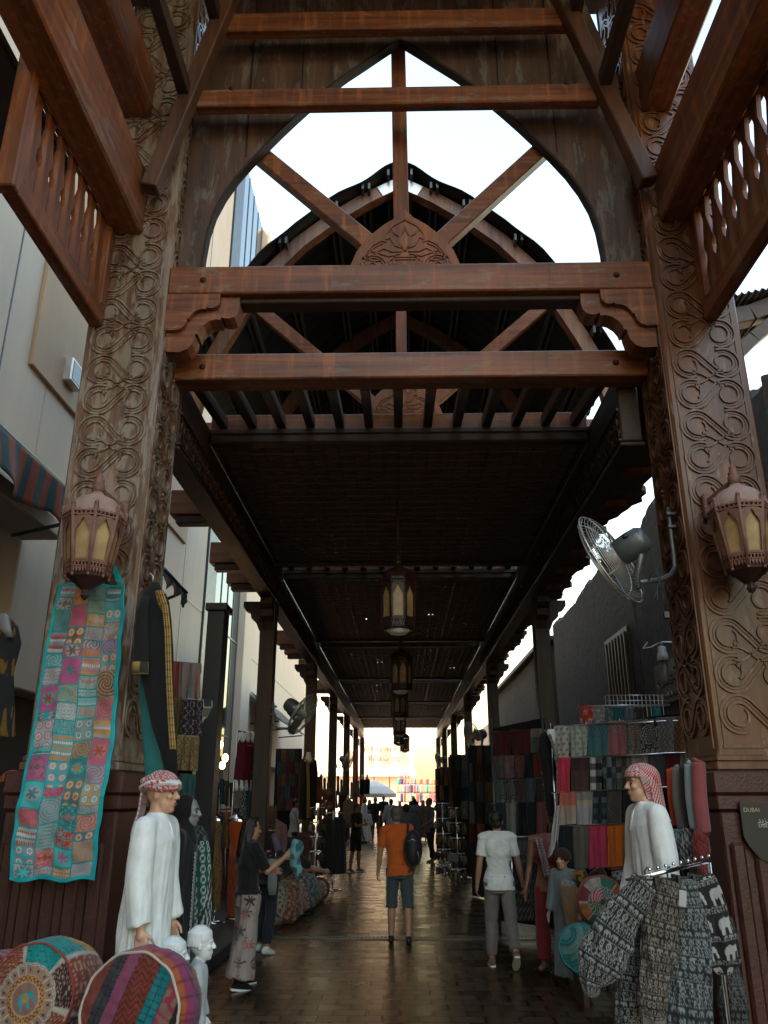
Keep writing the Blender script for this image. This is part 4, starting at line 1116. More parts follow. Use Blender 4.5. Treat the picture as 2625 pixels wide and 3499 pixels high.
def backpack(t, J, s):
    tr = J['tr']
    g = MB(); c = tr(.205, -.185, .26)
    g.ell(c, (.135*s, .10*s, .235*s), 18, 12); g.ell(c+Vector((.0, -.055, -.06))*s, (.10*s, .07*s, .15*s), 14, 10); g.ell(c+Vector((0, 0, .12))*s, (.10*s, .085*s, .13*s), 14, 10)
    bp_ = part('backpack_body', remesh(g, .014, 4), M['backpack_nylon'], t)
    g = MB(); g.tube([tr(.15, -.12, .46), tr(.165, -.06, .585), tr(.15, .06, .58), tr(.16, .125, .45), tr(.20, .10, .25), tr(.235, -.05, .12)], .018*s, 8); sub('strap', g, M['backpack_nylon'], bp_)
    g = MB(); g.tube([c+Vector((-.07, -.115, .10))*s, c+Vector((-.01, -.13, .13))*s, c+Vector((.06, -.11, .10))*s], .005, 5); g.tube([c+Vector((.06, -.115, -.02))*s, c+Vector((.085, -.10, -.12))*s], .005, 5); sub('zip', g, M['wire'], bp_)
# the man in orange: shirt, denim shorts, rucksack on the right shoulder
person('man in orange t-shirt and denim shorts walking away with black backpack on one shoulder', 1364, 11.9, 1.72, 0,
       dict(legL=(5, 6, 3), legR=(-5, 8, 3), armL=(3, 11, 10, 4), armR=(8, 9, 22, 6), lean=2, side=-4, turn=6, curl=38), 'orange_cotton', 'denim', hair='hair_grey', lower='long_shorts', fine=.0085, extra=backpack, hem=-.07, faceon=True)
# the woman in the white t-shirt
person('woman with short dark hair in white t-shirt and beige trousers walking away', 1692, 10.4, 1.68, 0,
       dict(legL=(6, 5, 3), legR=(-12, 30, 3), armL=(-3, 11, 12, 3), armR=(4, 14, 14, 2), lean=1, turn=-14, curl=34), 'white_cotton', 'taupe_cotton', fem=True, lower='trousers', fine=.0085, sole='white_plastic', shoe='khaki_cotton', hem=-.07)
# the woman in floral trousers
fl_r = random.Random(5); FLW = [(fl_r.uniform(-.3, .3), fl_r.uniform(-.3, .3), fl_r.uniform(.08, .95), fl_r.uniform(.045, .08), fl_r.choice(((.30, .09, .07), (.035, .035, .035), (.06, .07, .07), (.36, .15, .11), (.04, .03, .03)))) for _ in range(95)]
def floral(x, y, z):
    base = (.34, .27, .25)
    for a, b, c, r, col in FLW:
        d = (x-a)**2*.8+(y-b)**2*.8+(z-c)**2
        if d < r*r:
            k = math.sin(7*math.atan2(z-c, x-a+y-b)); 
            if d < (r*(.66+.34*k))**2: return col
    return base
def floral_extra(t, J, s):
    w = J['wrR']+J['foR']*.08
    g = MB()
    for dx, dy, dz, r in ((0, .06, 0, .075), (.02, .10, .06, .065), (-.02, .08, -.09, .075), (.0, .11, -.17, .06), (.01, .06, .09, .05)): g.ell(w+Vector((dx, dy, dz)), (r, r*.8, r*1.2), 10, 8)
    mb = remesh(g, .014, 3); paint(mb, lambda x, y, z: (.12, .30, .34) if math.sin(60*x+40*z)+math.sin(50*y-33*z) > -.4 else (.03, .09, .11))
    part('held_cloth', mb, M['col'], t) if False else HELD.append((t, mb))
    g = MB(); c, Mh = J['head'], J['hm']
    for sx in (-1, 1): g.ell(c+Mh @ Vector((sx*.035, .05, .115))*s, (.028*s, .008*s, .020*s), 10, 6)
    g.tube([c+Mh @ Vector((-.08, -.03, .085))*s, c+Mh @ Vector((-.06, .05, .115))*s, c+Mh @ Vector((.06, .05, .115))*s, c+Mh @ Vector((.08, -.03, .085))*s], .004, 6)
    part('sunglasses', g, M['black'], t)
HELD = []
person('woman with long dark hair in black t-shirt and pale floral trousers holding a teal cloth', 862, 9.3, 1.63, -58,
       dict(legL=(4, 4, 4), legR=(-4, 6, 5), armL=(25, 12, 60, 10), armR=(28, 8, 95, 12), lean=0, turn=-10, nod=4), 'black_cotton', 'col', fem=True, lower='wide', fine=.009, sole='white_plastic', shoe='black_cotton', hairlen=.20, hem=.03, botcol=floral, extra=floral_extra, sleeve=.45)
for t_, mb in HELD:
    mb.xf(wm(t_)); single('cloth_bundle', mb, M['col'], 'crumpled teal scarf held up by the woman in floral trousers', 'scarf')
def phone(t, J, s):
    g = MB(); w = J['wrR']+J['foR']*.12; g.box(w-Vector((.035, .01, .05)), w+Vector((.035, .01, .07)), .006); ob = g
    ob.xf(wm(t)); single('cup', ob, M['white_plastic'], 'small pale tray held by the man in black', 'tray')
person('man in black t-shirt and black shorts standing in the lane with pale shoes', 1218, 22.4, 1.66, -120,
       dict(legL=(3, 3, 4), legR=(-4, 4, 5), armL=(0, 8, 12, 0), armR=(25, 8, 75, 15), nod=10), 'black_cotton', 'black_cotton', skin='skin2', lower='shorts', shoe='grey_cotton', sole='white_plastic', fine=.013, extra=phone)
person('shopkeeper in pale blue shirt and jeans with folded arms beside the gold trimmed abaya', 1008, 22.6, 1.78, -75,
       dict(armL=(20, 10, 95, 25), armR=(22, 8, 100, 30), legL=(4, 4, 4)), 'pale_shirt', 'dark_denim', skin='skin2', sleeve=.98, fine=.013)
# the walkers further down the lane
FG = 'people further down the lane'
person('man in navy t-shirt and khaki shorts walking towards the camera', 1284, 36.9, 1.79, 178, dict(legL=(10, 8, 3), legR=(-8, 12, 3), armL=(6, 12, 10, 0), armR=(-6, 12, 14, 0)), 'navy_cotton', 'khaki_cotton', skin='skin2', lower='shorts', fine=.016, group=FG)
person('man in dark shirt standing tall behind the navy t-shirt man', 1311, 42, 1.84, 185, dict(armL=(0, 12, 10, 0)), 'black_cotton', 'black_cotton', skin='skin2', fine=.018, group=FG, sleeve=.5)
person('man in white shirt and dark cap seen from behind left of the orange shirt man', 1337, 32, 1.74, 5, dict(armL=(0, 14, 14, 0), legL=(8, 6, 3)), 'pale_shirt', 'grey_cotton', skin='skin2', sleeve=.98, fine=.015, group=FG, loose=.02)
person('woman in rust coloured headscarf between the white shirt and blue shirt walkers', 1366, 44, 1.58, 180, {}, 'rust_cotton', 'khaki_cotton', hair='rust_cotton', fem=True, hairlen=.22, fine=.02, group=FG, sleeve=.98)
person('man in dusty blue shirt walking away just behind the orange shirt man', 1388, 21.5, 1.66, 3, dict(legL=(8, 6, 3), legR=(-8, 12, 3)), 'blue_shirt', 'dark_denim', skin='skin2', fine=.013, group=FG, sleeve=.6, loose=.02)
person('man in long grey shirt walking away right of the orange shirt man', 1416, 30.5, 1.76, 2, dict(legR=(-8, 12, 3)), 'grey_cotton', 'grey_cotton', skin='skin2', fine=.015, group=FG, sleeve=.98, hem=-.32, loose=.02)
person('young man in grey t-shirt and black trousers standing at the right stalls facing left', 1468, 25.6, 1.79, 118, dict(legL=(6, 6, 5), legR=(-8, 10, 5), armL=(10, 8, 50, 10)), 'grey_cotton', 'black_cotton', skin='skin2', fine=.013, group=FG, shoe='grey_cotton', turn=0) if False else \
person('young man in grey t-shirt and black trousers standing at the right stalls facing left', 1468, 25.6, 1.79, 118, dict(legL=(6, 6, 5), legR=(-8, 10, 5), armL=(10, 8, 50, 10)), 'grey_cotton', 'black_cotton', skin='skin2', fine=.013, group=FG, shoe='grey_cotton')
person('woman in rust and gold dress walking behind the grey t-shirt man', 1445, 38, 1.66, 170, dict(legL=(8, 8, 3)), 'rust_cotton', 'khaki_cotton', skin='skin', fem=True, hairlen=.16, fine=.018, group=FG, lower='wide')
person('woman with sunglasses in dark dress half hidden behind the white robed man', 1263, 39, 1.68, 175, {}, 'black_cotton', 'black_cotton', fem=True, hairlen=.2, fine=.018, group=FG)
person('man with bare head in dark jacket behind the grey shirted walker', 1413, 45, 1.83, 182, {}, 'black_cotton', 'dark_denim', skin='skin2', fine=.02, group=FG)
C('red_check_scarf', (.42, .12, .11))
def robe_mb(H, J, vox=.014, wide=1.0, sleeves=True, hem=.10, arms=True):
    s = J['s']; tr = J['tr']; g = MB()
    z0 = tr(0, 0, 0).z
    sec = [(.60, .062, .060, 0), (.575, .09, .07, 0), (.545, .15, .085, 0), (.51, .195, .10, 0), (.44, .205, .118, .004), (.25, .198, .122, .012), (.05, .205, .13, .022), (-.25, .225*wide, .145*wide, .045), (-.55, .25*wide, .165*wide, .065), (hem-z0/s, .275*wide, .185*wide, .05)]
    g.loft([(tr(0, -.005, z) if z > -.1 else Vector((0, 0, z0+z*s)), rx*s, ry*s, 0, fa, 9, 1.0) for z, rx, ry, fa in reversed(sec)], 60)
    frust(g, tr(0, -.005, .36), .178*s, .122*s, tr(0, -.005, .50), .170*s, .102*s); frust(g, tr(0, -.005, .498), .170*s, .102*s, tr(0, -.008, .57), .085*s, .070*s)
    for S, sx in (('L', -1), ('R', 1)): cap(g, tr(sx*.06, -.005, .53), .066*s, J['sh'+S], .066*s, 12)
    if arms:
        for S in 'LR':
            sh, el, wr = J['sh'+S], J['el'+S], J['wr'+S]
            g.tube([sh+Vector((0, 0, .0)), sh.lerp(el, .35), sh.lerp(el, .75), el, el.lerp(wr, .5), wr-(wr-el)*.06], [.068*s, .076*s, .076*s, .074*s, .070*s, .066*s], 16)
    return wrinkle(remesh(g, vox*s, 3), .026*s, (15, 15, 1.8), H, z0+.5*s)
def robed(label, px, Y, H, face, cap_col='red_check_scarf', group=FG, robe='white_robe', fine=.018, kid=False):
    x = (px-1370.1)*Y/2895.0
    t = thing('person', label, 'person', (x, Y, 0), R(face), group); J = joints(H, {}); s = J['s']
    g = MB(); torso(g, J)
    for S, sx in (('L', -1), ('R', 1)): leg(g, J, S); arm(g, J, S); add_hand(g, J['wr'+S], J['fo'+S], sx, s, 30, False)
    cap(g, J['neck']-Vector((0, 0, .04*s)), .056*s, J['head']-Vector((0, .015*s, .03*s)), .052*s, 10); add_head(g, J['head'], J['hm'], s)
    part('body', remesh(g, fine, 3), M['skin2'], t); face_parts(t, J, s)
    part('robe', robe_mb(H, J, .018), M[robe], t)
    g = MB(); c = J['head']; g.ell(c+Vector((0, -.022, .045))*s, (.090*s, .098*s, .092*s), 14, 10); cap(g, c+Vector((0, -.06, 0))*s, .08*s, c+Vector((0, -.10, -.22))*s, .07*s, 10)
    part('headscarf', remesh(g, .016, 3), M[cap_col], t); shoes(t, J, M['black']); return t
robed('man in white robe and red checked headscarf standing on the left of the lane', 1244, 35.5, 1.80, -100)
robed('child in white robe and red cap beside the white robed man', 1256, 36.2, 1.30, -150)
def legs_only(): pass
person('stooping shopper with white sandals and dark trousers behind the woman in floral trousers', 948, 11.2, 1.60, 110, dict(legL=(8, 6, 4), legR=(-4, 6, 4), armL=(10, 6, 40, 10)), 'black_cotton', 'dark_denim', fem=True, shoe='white_cotton', fine=.012, hairlen=.1, lean=0) if False else \
person('stooping shopper with white sandals and dark trousers behind the woman in floral trousers', 926, 11.2, 1.62, -35, dict(legL=(6, 6, 4), legR=(-4, 6, 4), armL=(60, 6, 20, 0), armR=(60, 6, 20, 0), lean=62, nod=-10), 'black_cotton', 'dark_denim', fem=True, shoe='white_cotton', fine=.012, hairlen=.1)
# ================================================================= PATTERNS AND CLOTH HELPERS
def hsh(a, b=0, c=0):
    x = math.sin(a*127.1+b*311.7+c*74.7)*43758.5453
    return x-math.floor(x)
def inell(x, y, cx, cy, rx, ry): return ((x-cx)/rx)**2+((y-cy)/ry)**2 < 1
def camel(x, y):          # unit cell -1..1, y up
    return inell(x, y, 0, 0, .45, .2) or inell(x, y, .02, .24, .17, .22) or (abs(y+.42) < .36 and (abs(x+.34-.04*y) < .07 or abs(x-.34) < .07 or abs(x+.16) < .05 or abs(x-.2) < .05)) \
        or (abs((x-.52)-(y-.2)*.25) < .08 and -.05 < y < .5) or inell(x, y, .70, .5, .17, .08)
def elephant(x, y):
    return inell(x, y, -.1, .08, .52, .36) or inell(x, y, .48, .2, .26, .27) or (abs(x-.72-(.1-y)*.12) < .085 and -.5 < y < .2) or (-.75 < y < 0 and (abs(x+.45) < .13 or abs(x-.2) < .13)) or (abs(x+.62) < .04 and -.3 < y < .1)
def tile(fn, nu, nv, a, b, stag=.5, flip=False):
    def f(u, v):
        j = math.floor(v*nv); x = u*nu+(stag if j % 2 else 0); i = math.floor(x)
        cx = (x-i)*2-1; cy = 1-(v*nv-j)*2
        if flip and (i+j) % 2: cy = -cy
        if (i+j) % 2: cx = -cx
        return b if fn(cx, cy) else a
    return f
def plain(c, band=None, bc=None):
    def f(u, v):
        if band and v > band: return bc
        k = 1-.10*(hsh(int(u*30), int(v*50)))
        return tuple(q*k for q in c)
    return f
def mandala(a, b, c, cy=.45):
    def f(u, v):
        x = (u-.5); y = (v-cy)*1.6; r = math.hypot(x, y); t = math.atan2(y, x)
        if r < .52:
            k = math.sin(r*60)+.8*math.sin(10*t)*math.sin(r*28+1)
            return b if k > .25 else (c if k < -.9 else a)
        k = math.sin(u*34+3*math.sin(v*20))*math.sin(v*46+2*math.sin(u*17))
        return b if k > .2 else a
    return f
def paisley(a, b, s=1.0):
    def f(u, v):
        k = math.sin(u*22*s+2.6*math.sin(v*17*s))+math.sin(v*30*s+2.2*math.sin(u*19*s+v*6))
        return b if k > .45 else (tuple(q*.8 for q in a) if k < -1.1 else a)
    return f
def plaid(cols, nu, nv):
    def f(u, v):
        i, j = int(u*nu), int(v*nv); return cols[(i*2+j*3+(i*j) % 2) % len(cols)]
    return f
def gingham(a, b, c, nu, nv):
    def f(u, v):
        i, j = int(u*nu) % 2, int(v*nv) % 2; return a if i and j else (c if not i and not j else b)
    return f
def keff(a=(.50, .52, .52), b=(.38, .03, .045), n=26, m=26, border=False):
    def f(u, v):
        if border and (v > .93 or v < .05 or u < .05 or u > .95): return a if hsh(int(u*40), int(v*40)) > .3 else b
        x, y = u*n, v*m; i, j = math.floor(x), math.floor(y); fx, fy = x-i, y-j
        if (i+j) % 2: return b if abs(fx-fy) < .34 or (fx > .5 and fy < .5) else a
        return b if abs(fx+fy-1) < .30 else a
    return f
def vstripes(cols, n):
    return lambda u, v: cols[int(u*n) % len(cols)]
def banded(fn1, cut, fn2, gold=None):
    def f(u, v):
        if gold and abs(v-cut) < .035: return gold
        return fn1(u, v) if v < cut else fn2(u, v)
    return f
def ogee(a, b):
    def f(u, v):
        x = u*3; y = v*4.0
        for s in (1, -1):
            w = x+s*.35*math.sin(y*PI/1)-.5*(s > 0)*0
            if abs((w % 1)-.5) < .045: return b
        return b if hsh(int(u*60), int(v*100)) > .988 else a
    return f
def lerpl(tab, t):
    for (t0, a), (t1, b) in zip(tab[:-1], tab[1:]):
        if t <= t1: return a+(b-a)*((t-t0)/(t1-t0) if t1 > t0 else 0)
    return tab[-1][1]
def hang(name, label, cat, px, Y, fc, wave=.012, nw=2.5, group=None, res=None, th=.006, parent=None, mat='col', seed=0, drape=True, sag=0.0):
    """cloth hung flat: px = (xl_top, y_top_left, xr_top, y_top_right, xr_bot, y_bot_right, xl_bot, y_bot_left) in the photo, Y = depth or (left, right)"""
    YL, YR = Y if isinstance(Y, tuple) else (Y, Y)
    TL, TR, BR, BL = at(px[0], px[1], Y=YL), at(px[2], px[3], Y=YR), at(px[4], px[5], Y=YR), at(px[6], px[7], Y=YL)
    dx = (TR-TL); nn = Vector((dx.y, -dx.x, 0)).normalized()
    if nn.y > 0: nn = -nn
    ph = hsh(seed, px[0])*6
    nu, nv = res or (max(10, int((TR-TL).length*110)), max(12, int((TL-BL).length*100)))
    def fp(u, v):
        p = TL.lerp(TR, u).lerp(BL.lerp(BR, u), v)
        k = wave*1.5*(.35+.65*v)
        return p+nn*(k*math.sin(u*nw*2*PI+ph+1.2*v)+k*.5*math.sin(u*nw*3.7*PI+ph*2-2*v))-Vector((0, 0, sag*math.sin(PI*u)*(1-v)))
    g = MB()
    if drape:    # folded over its rail: a short flap at the back
        g.grid(nu, nv, fp, fc, th)
        rr = .012
        g.tube([TL+Vector((0, 0, .002))-nn*.012, TR+Vector((0, 0, .002))-nn*.012], rr, 8, cols=fc(.5, .01))
        g.grid(max(6, nu//3), 6, lambda u, v: fp(u, v*.25)-nn*(.030+.01*v), lambda u, v: fc(u, 1-v*.25), .004)
    else: g.grid(nu, nv, fp, fc, th)
    if parent is not None: return part(name, g, M[mat], parent, True)
    return single(name, g, M[mat], label, cat, group)
def sil(tab, Y, ry=.3, fold=.02, nf=7, n=32, cols=None, mat=None, yaw=0):
    """3-D garment: tab rows (py, x_left, x_right) measured in the photo, elliptical section with depth ratio ry"""
    g = MB(); secs = []
    for i, q in enumerate(reversed(tab)):
        py, xl, xr = q[:3]; yy = q[3] if len(q) > 3 else Y
        a, b = at(xl, py, Y=yy), at(xr, py, Y=yy); w = (b-a).length/2
        k = q[4] if len(q) > 4 else ry
        secs.append(((a+b)/2, w, w*k, 0, fold*(1-i/len(tab)*.85), nf, .7))
    g.loft(secs, n, cols=(lambda t, k: cols(k, 1-t)) if cols else None); return g
def sil_path(tab, Y, ry=.35, n=28, fold=.03, nf=7, cols=None, sub=4):
    """tube of elliptical section along a measured path: rows (px, py, half width px[, Y])"""
    P = [at(q[0], q[1], Y=q[3] if len(q) > 3 else Y) for q in tab]; Wd = []
    for q, p in zip(tab, P): Wd.append((at(q[0]+q[2], q[1], Y=p.y)-p).length)
    P2 = []; W2 = []; m = len(P)
    for i in range(m-1):           # smooth subdivision
        for k in range(sub):
            t = k/sub; p0, p1, p2, p3 = P[max(i-1, 0)], P[i], P[i+1], P[min(i+2, m-1)]
            P2.append(.5*((2*p1)+(p2-p0)*t+(2*p0-5*p1+4*p2-p3)*t*t+(3*p1-p0-3*p2+p3)*t**3)); W2.append(Wd[i]+(Wd[i+1]-Wd[i])*t)
    P2.append(P[-1]); W2.append(Wd[-1])
    vs = []; cc = []; M_ = len(P2)
    for i, p in enumerate(P2):
        t = (P2[min(i+1, M_-1)]-P2[max(i-1, 0)]).normalized(); side = t.cross(Vector((0, 1, 0))).normalized(); fw = side.cross(t)
        for k in range(n):
            a = 2*PI*k/n; e = 1+fold*math.sin(nf*a+i*.6/sub)*(.3+.7*i/M_)
            vs.append(p+side*(W2[i]*e*math.cos(a))+fw*(W2[i]*ry*e*math.sin(a)))
            if cols: cc.append(cols(k/n, i/(M_-1)))
    fs = [(i*n+k, i*n+(k+1) % n, (i+1)*n+(k+1) % n, (i+1)*n+k) for i in range(M_-1) for k in range(n)]
    fs += [tuple(range(n-1, -1, -1)), tuple((M_-1)*n+k for k in range(n))]
    return MB().add(vs, fs, 0, True, cc if cols else None)
# ================================================================= LANTERNS
M['amber'] = simple('dusty_amber_glass', (.36, .235, .105), .4, var=.45, scale=5)
def lantern_parts(t, n, rt, rb, h, gold='amber', roof='dust', met='lantern', hanging=False):
    """n-sided tapering lantern: top radius rt, bottom radius rb, body height h; origin at the middle of the body"""
    a0 = PI/n
    def rad(z): return rb+(rt-rb)*(z+h/2)/h
    def P(k, z, r=None): a = a0+2*PI*k/n; r = rad(z) if r is None else r; return Vector((r*math.cos(a), r*math.sin(a), z))
    g = MB()
    for k in range(n):
        g.tube([P(k, -h/2-.02), P(k, h/2+.05)], .017 if not hanging else .016, 6); e = P(k, h/2+.06); g.ell(e, (.018, .018, .022), 8, 6); e = P(k, -h/2-.03); g.ell(e, (.015, .015, .018), 8, 6)
    part('frame', g, M[met], t)
    g = MB()
    for k in range(n):
        A, B = P(k, 0), P(k+1, 0)
        def fw(u, v, q, k=k):    # u -.5..5 across, v height
            p = P(k, v).lerp(P(k+1, v), u+.5); nn = (P(k, v)+P(k+1, v)); nn.z = 0; nn.normalize(); return p+nn*q
        ht = h/2
        # frame of the pane: outline with an ogee arch opening
        op = [(-.36, -ht*.62), (-.36, ht*.30), (-.30, ht*.40), (-.22, ht*.50), (-.17, ht*.53), (-.10, ht*.64), (0, ht*.76), (.10, ht*.64), (.17, ht*.53), (.22, ht*.50), (.30, ht*.40), (.36, ht*.30), (.36, -ht*.62), (-.36, -ht*.62)]
        out = [(-.5, -ht*.70), (-.5, ht*.30), (-.5, ht*.45), (-.5, ht*.6), (-.5, ht*.74), (-.25, ht*.82), (0, ht*.82), (.25, ht*.82), (.5, ht*.74), (.5, ht*.6), (.5, ht*.45), (.5, ht*.30), (.5, -ht*.70), (-.5, -ht*.70)]
        g.strip(op, out, fw, .012)
        for va, vb in ((ht*.83, ht*.88), (ht*.97, ht*1.0), (-ht*.72, -ht*.76), (-ht*.86, -ht*.89)): g.strip([(-.5, va), (.5, va)], [(-.5, vb), (.5, vb)], fw, .016)
        for i in range(6):
            u = -.5+i/5.0; g.strip([(u-.03, ht*.88), (u-.03, ht*.97)], [(u+.03, ht*.88), (u+.03, ht*.97)], fw, .014); g.strip([(u-.04, -ht*.86), (u-.04, -ht*.76)], [(u+.04, -ht*.86), (u+.04, -ht*.76)], fw, .014)
        for i in range(5):
            u = -.4+i*.2; g.prism([(u-.09, ht*1.0), (u+.09, ht*1.0), (u+.06, ht*1.07), (u+.03, ht*1.05), (u, ht*1.10), (u-.03, ht*1.05), (u-.06, ht*1.07)], fw, .010)
            g.prism([(u-.09, -ht*.89), (u-.07, -ht*.98), (u, -ht*1.07), (u+.07, -ht*.98), (u+.09, -ht*.89)], fw, .010)
    part('fretwork', g, M[met], t)
    gl = MB(); gl.lathe([(rad(-h*.36)*.93, -h*.36), (rad(h*.40)*.93, h*.40)], n, ang0=a0, smooth=False); part('glass', gl, M[gold], t)
    g = MB(); g.lathe([(rt*1.0, h/2-.005), (rt*.98, h/2+.02), (rt*.86, h/2+.09), (rt*.62, h/2+.155), (rt*.30, h/2+.195), (.05, h/2+.21), (.045, h/2+.23)], 24); rf_ = part('roof', g, M[roof], t)
    g = MB(); g.lathe([(.05, h/2+.225), (.05, h/2+.30), (.035, h/2+.305), (.045, h/2+.33), (.028, h/2+.35), (.030, h/2+.375), (.012, h/2+.40), (.004, h/2+.46)], 14); sub('finial', g, M[met], rf_)
    g = MB(); g.lathe([(rb*.96, -h/2+.0), (rb*.90, -h/2-.035), (rb*.35, -h/2-.11), (.03, -h/2-.13), (.025, -h/2-.15), (.035, -h/2-.175), (.02, -h/2-.20), (.005, -h/2-.21)] if not hanging else [(rb*.96, -h/2), (rb*.94, -h/2-.03)], n if not hanging else 20, ang0=a0, smooth=hanging)
    part('base', g, M['lantern_dark'], t)
    if hanging:
        g = MB(); g.lathe([(rb*.66, -h/2-.03), (rb*.64, -h/2-.05), (rb*.45, -h/2-.085), (0, -h/2-.10)], 20); part('glass_bowl', g, M['white_plastic'], t)
def wall_lantern(c, label, sx):
    t = thing('wall_lantern', label, 'lantern', c, 0, 'wall lanterns on the carved pillars')
    lantern_parts(t, 8, .236, .168, .47)
    g = MB(); g.box((sx*.10-.035, .34, .30), (sx*.10+.035, .40, .52), .01); g.beam((sx*.10, .36, .44), (0, .02, .50), .03, .05, .004); g.beam((sx*.10, .36, .34), (sx*.03, .12, .46), .02, .03, .004)
    part('wall_bracket', g, M['lantern'], t)
wall_lantern((-2.49, 6.13, 3.75), 'red octagonal lantern with amber panes on the left pillar over the patchwork runner', 1)
wall_lantern((2.745, 6.13, 3.78), 'red octagonal lantern with amber panes on the right pillar', -1)
LH = [(1365, 10.4), (1373, 16.9), (1368, 23.0), (1367, 29.7), (1364, 35.4), (1385, 41.0)]
def lant0():
    t = thing('hanging_lantern', 'nearest and largest lantern hanging in the middle of the lane', 'lantern', (0, 0, 0), 0, 'lanterns hanging along the lane')
    lantern_parts(t, 8, .235, .225, .62, roof='lantern_dark', met='lantern_dark', hanging=True)
    part('stem', MB().tube([(0, 0, .76), (0, 0, 1.49)], .018, 8), M['lantern_dark'], t); return t
L0 = lant0()
for k, (px, Y) in enumerate(LH):
    loc = ((px-1370.1)*Y/2895, Y, 4.24)
    if k == 0: L0.location = loc
    else: dup(L0, loc, 0.2*k, label='%s lantern hanging along the middle of the lane' % ('second', 'third', 'fourth', 'fifth', 'farthest, slightly aside')[k-1])

# ================================================================= PATCHWORK RUNNER on the left pillar
PAL = [(.03, .30, .32), (.06, .36, .36), (.42, .10, .16), (.36, .17, .15), (.42, .18, .05), (.40, .05, .03), (.30, .34, .33), (.33, .27, .30), (.05, .16, .17), (.46, .24, .10), (.38, .08, .20), (.12, .28, .27), (.14, .09, .08)]
pr = random.Random(21); ROWS = []
for c in range(4):
    v = .0; col = []
    while v < 1:
        h = pr.choice((.028, .045, .06, .06, .075, .09)); col.append((v, min(1, v+h), pr.randrange(7), pr.choice(PAL), pr.choice(PAL), pr.choice(PAL), pr.random())); v += h
    ROWS.append(col)
TQ = (.0, .33, .36)
def patch(u, v):
    if u < .035 or u > .955 or v > .985 or v < .006: return TQ
    x = (u-.035)/.92*4; c = min(3, int(x)); fx = x-c
    for (va, vb, mo, a, b, d, ph) in ROWS[c]:
        if va <= v < vb: break
    fy = (v-va)/max(1e-4, vb-va)
    hgt = (vb-va)/.06
    if fx < .035 or fx > .965 or fy < .07/hgt: return (.01, .22, .24)
    X = fx-.5; Yv = (fy-.5)*hgt*1.0
    r = math.hypot(X, Yv); t = math.atan2(Yv, X)
    if mo == 0: return b if r < .22+.10*math.sin(6*t+ph*6) else (d if r < .36+.05*math.sin(12*t) else a)
    if mo == 1:
        k = math.sin(fx*22+ph*9+2*math.sin(Yv*14))*math.sin(Yv*26+ph*5+2*math.sin(fx*13)); return b if k > .25 else (d if k < -.45 else a)
    if mo == 2:
        q = math.hypot((fx*2) % 1-.5, ((fy*hgt*1.6) % 1)-.5); return b if q < .2 else ((.55, .5, .45) if q < .28 else (d if q < .40 else a))
    if mo == 3:
        k = int(fy*hgt*7); return (a, b, d, (.5, .5, .48))[k % 4] if math.sin(fx*60+k) > -.6 else b
    if mo == 4:
        return (.45, .46, .46) if math.sin(fx*52)*math.sin(Yv*60) > .35 else (a if math.sin(r*40) > 0 else tuple(q*.7 for q in a))
    if mo == 5:
        k = math.sin(r*36+3*t); return b if k > .3 else a
    return b if abs(X)+abs(Yv) < .2 or abs(abs(X)-.3)+abs(Yv) < .12 else (d if hsh(int(fx*14), int(fy*hgt*14), ph) > .72 else a)
LE = [(0, (196, 1995)), (.27, (148, 2262)), (.55, (98, 2550)), (.80, (60, 2800)), (1, (33, 3008))]
RE = [(0, (424, 1998)), (.10, (430, 2090)), (.27, (421, 2262)), (.55, (388, 2550)), (.80, (350, 2800)), (1, (320, 3010))]
def pl2(tab, t):
    for (t0, a), (t1, b) in zip(tab[:-1], tab[1:]):
        if t <= t1+1e-9: k = (t-t0)/(t1-t0); return (a[0]+(b[0]-a[0])*k, a[1]+(b[1]-a[1])*k)
    return tab[-1][1]
def runp(u, v):
    l, r = pl2(LE, v), pl2(RE, v); yy = 6.50-.32*max(0, min(1, (v-.42)/.3)) if v > .42 else 6.50
    p = at(l[0]+(r[0]-l[0])*u, l[1]+(r[1]-l[1])*u, Y=yy-.015)
    p.x += .010*math.sin(v*11+2)+.004*math.sin(v*47+u*2); p.z += .008*math.sin(u*13+v*9)*(.3+v)
    p.y += .018*math.sin(u*9+v*5)+.012*mnoise.noise((u*7, v*22, 0))+.005*math.sin(v*70+u*3)*math.sin(u*25)-.05*max(0, u-.75)*(1-v)*2
    return p
t = thing('patchwork_runner', 'turquoise patchwork runner of embroidered squares hanging on the left pillar', 'wall hanging', at(240, 3008, Y=6.2))
g = MB(); g.grid(150, 400, runp, patch, .010); part('runner_cloth', g, M['colshiny'], t, True)
g = MB(); cr = [(395, 1985), (383, 1930), (384, 1908), (398, 1935), (424, 1998)]
g.add([at(x, y, Y=6.46) for x, y in cr]+[at(x, y, Y=6.47) for x, y in cr], [(0, 1, 2, 3, 4), (9, 8, 7, 6, 5)]+[(i, (i+1) % 5, 5+(i+1) % 5, 5+i) for i in range(5)], cols=[TQ]*10); part('turned_corner', g, M['col'], t, True)

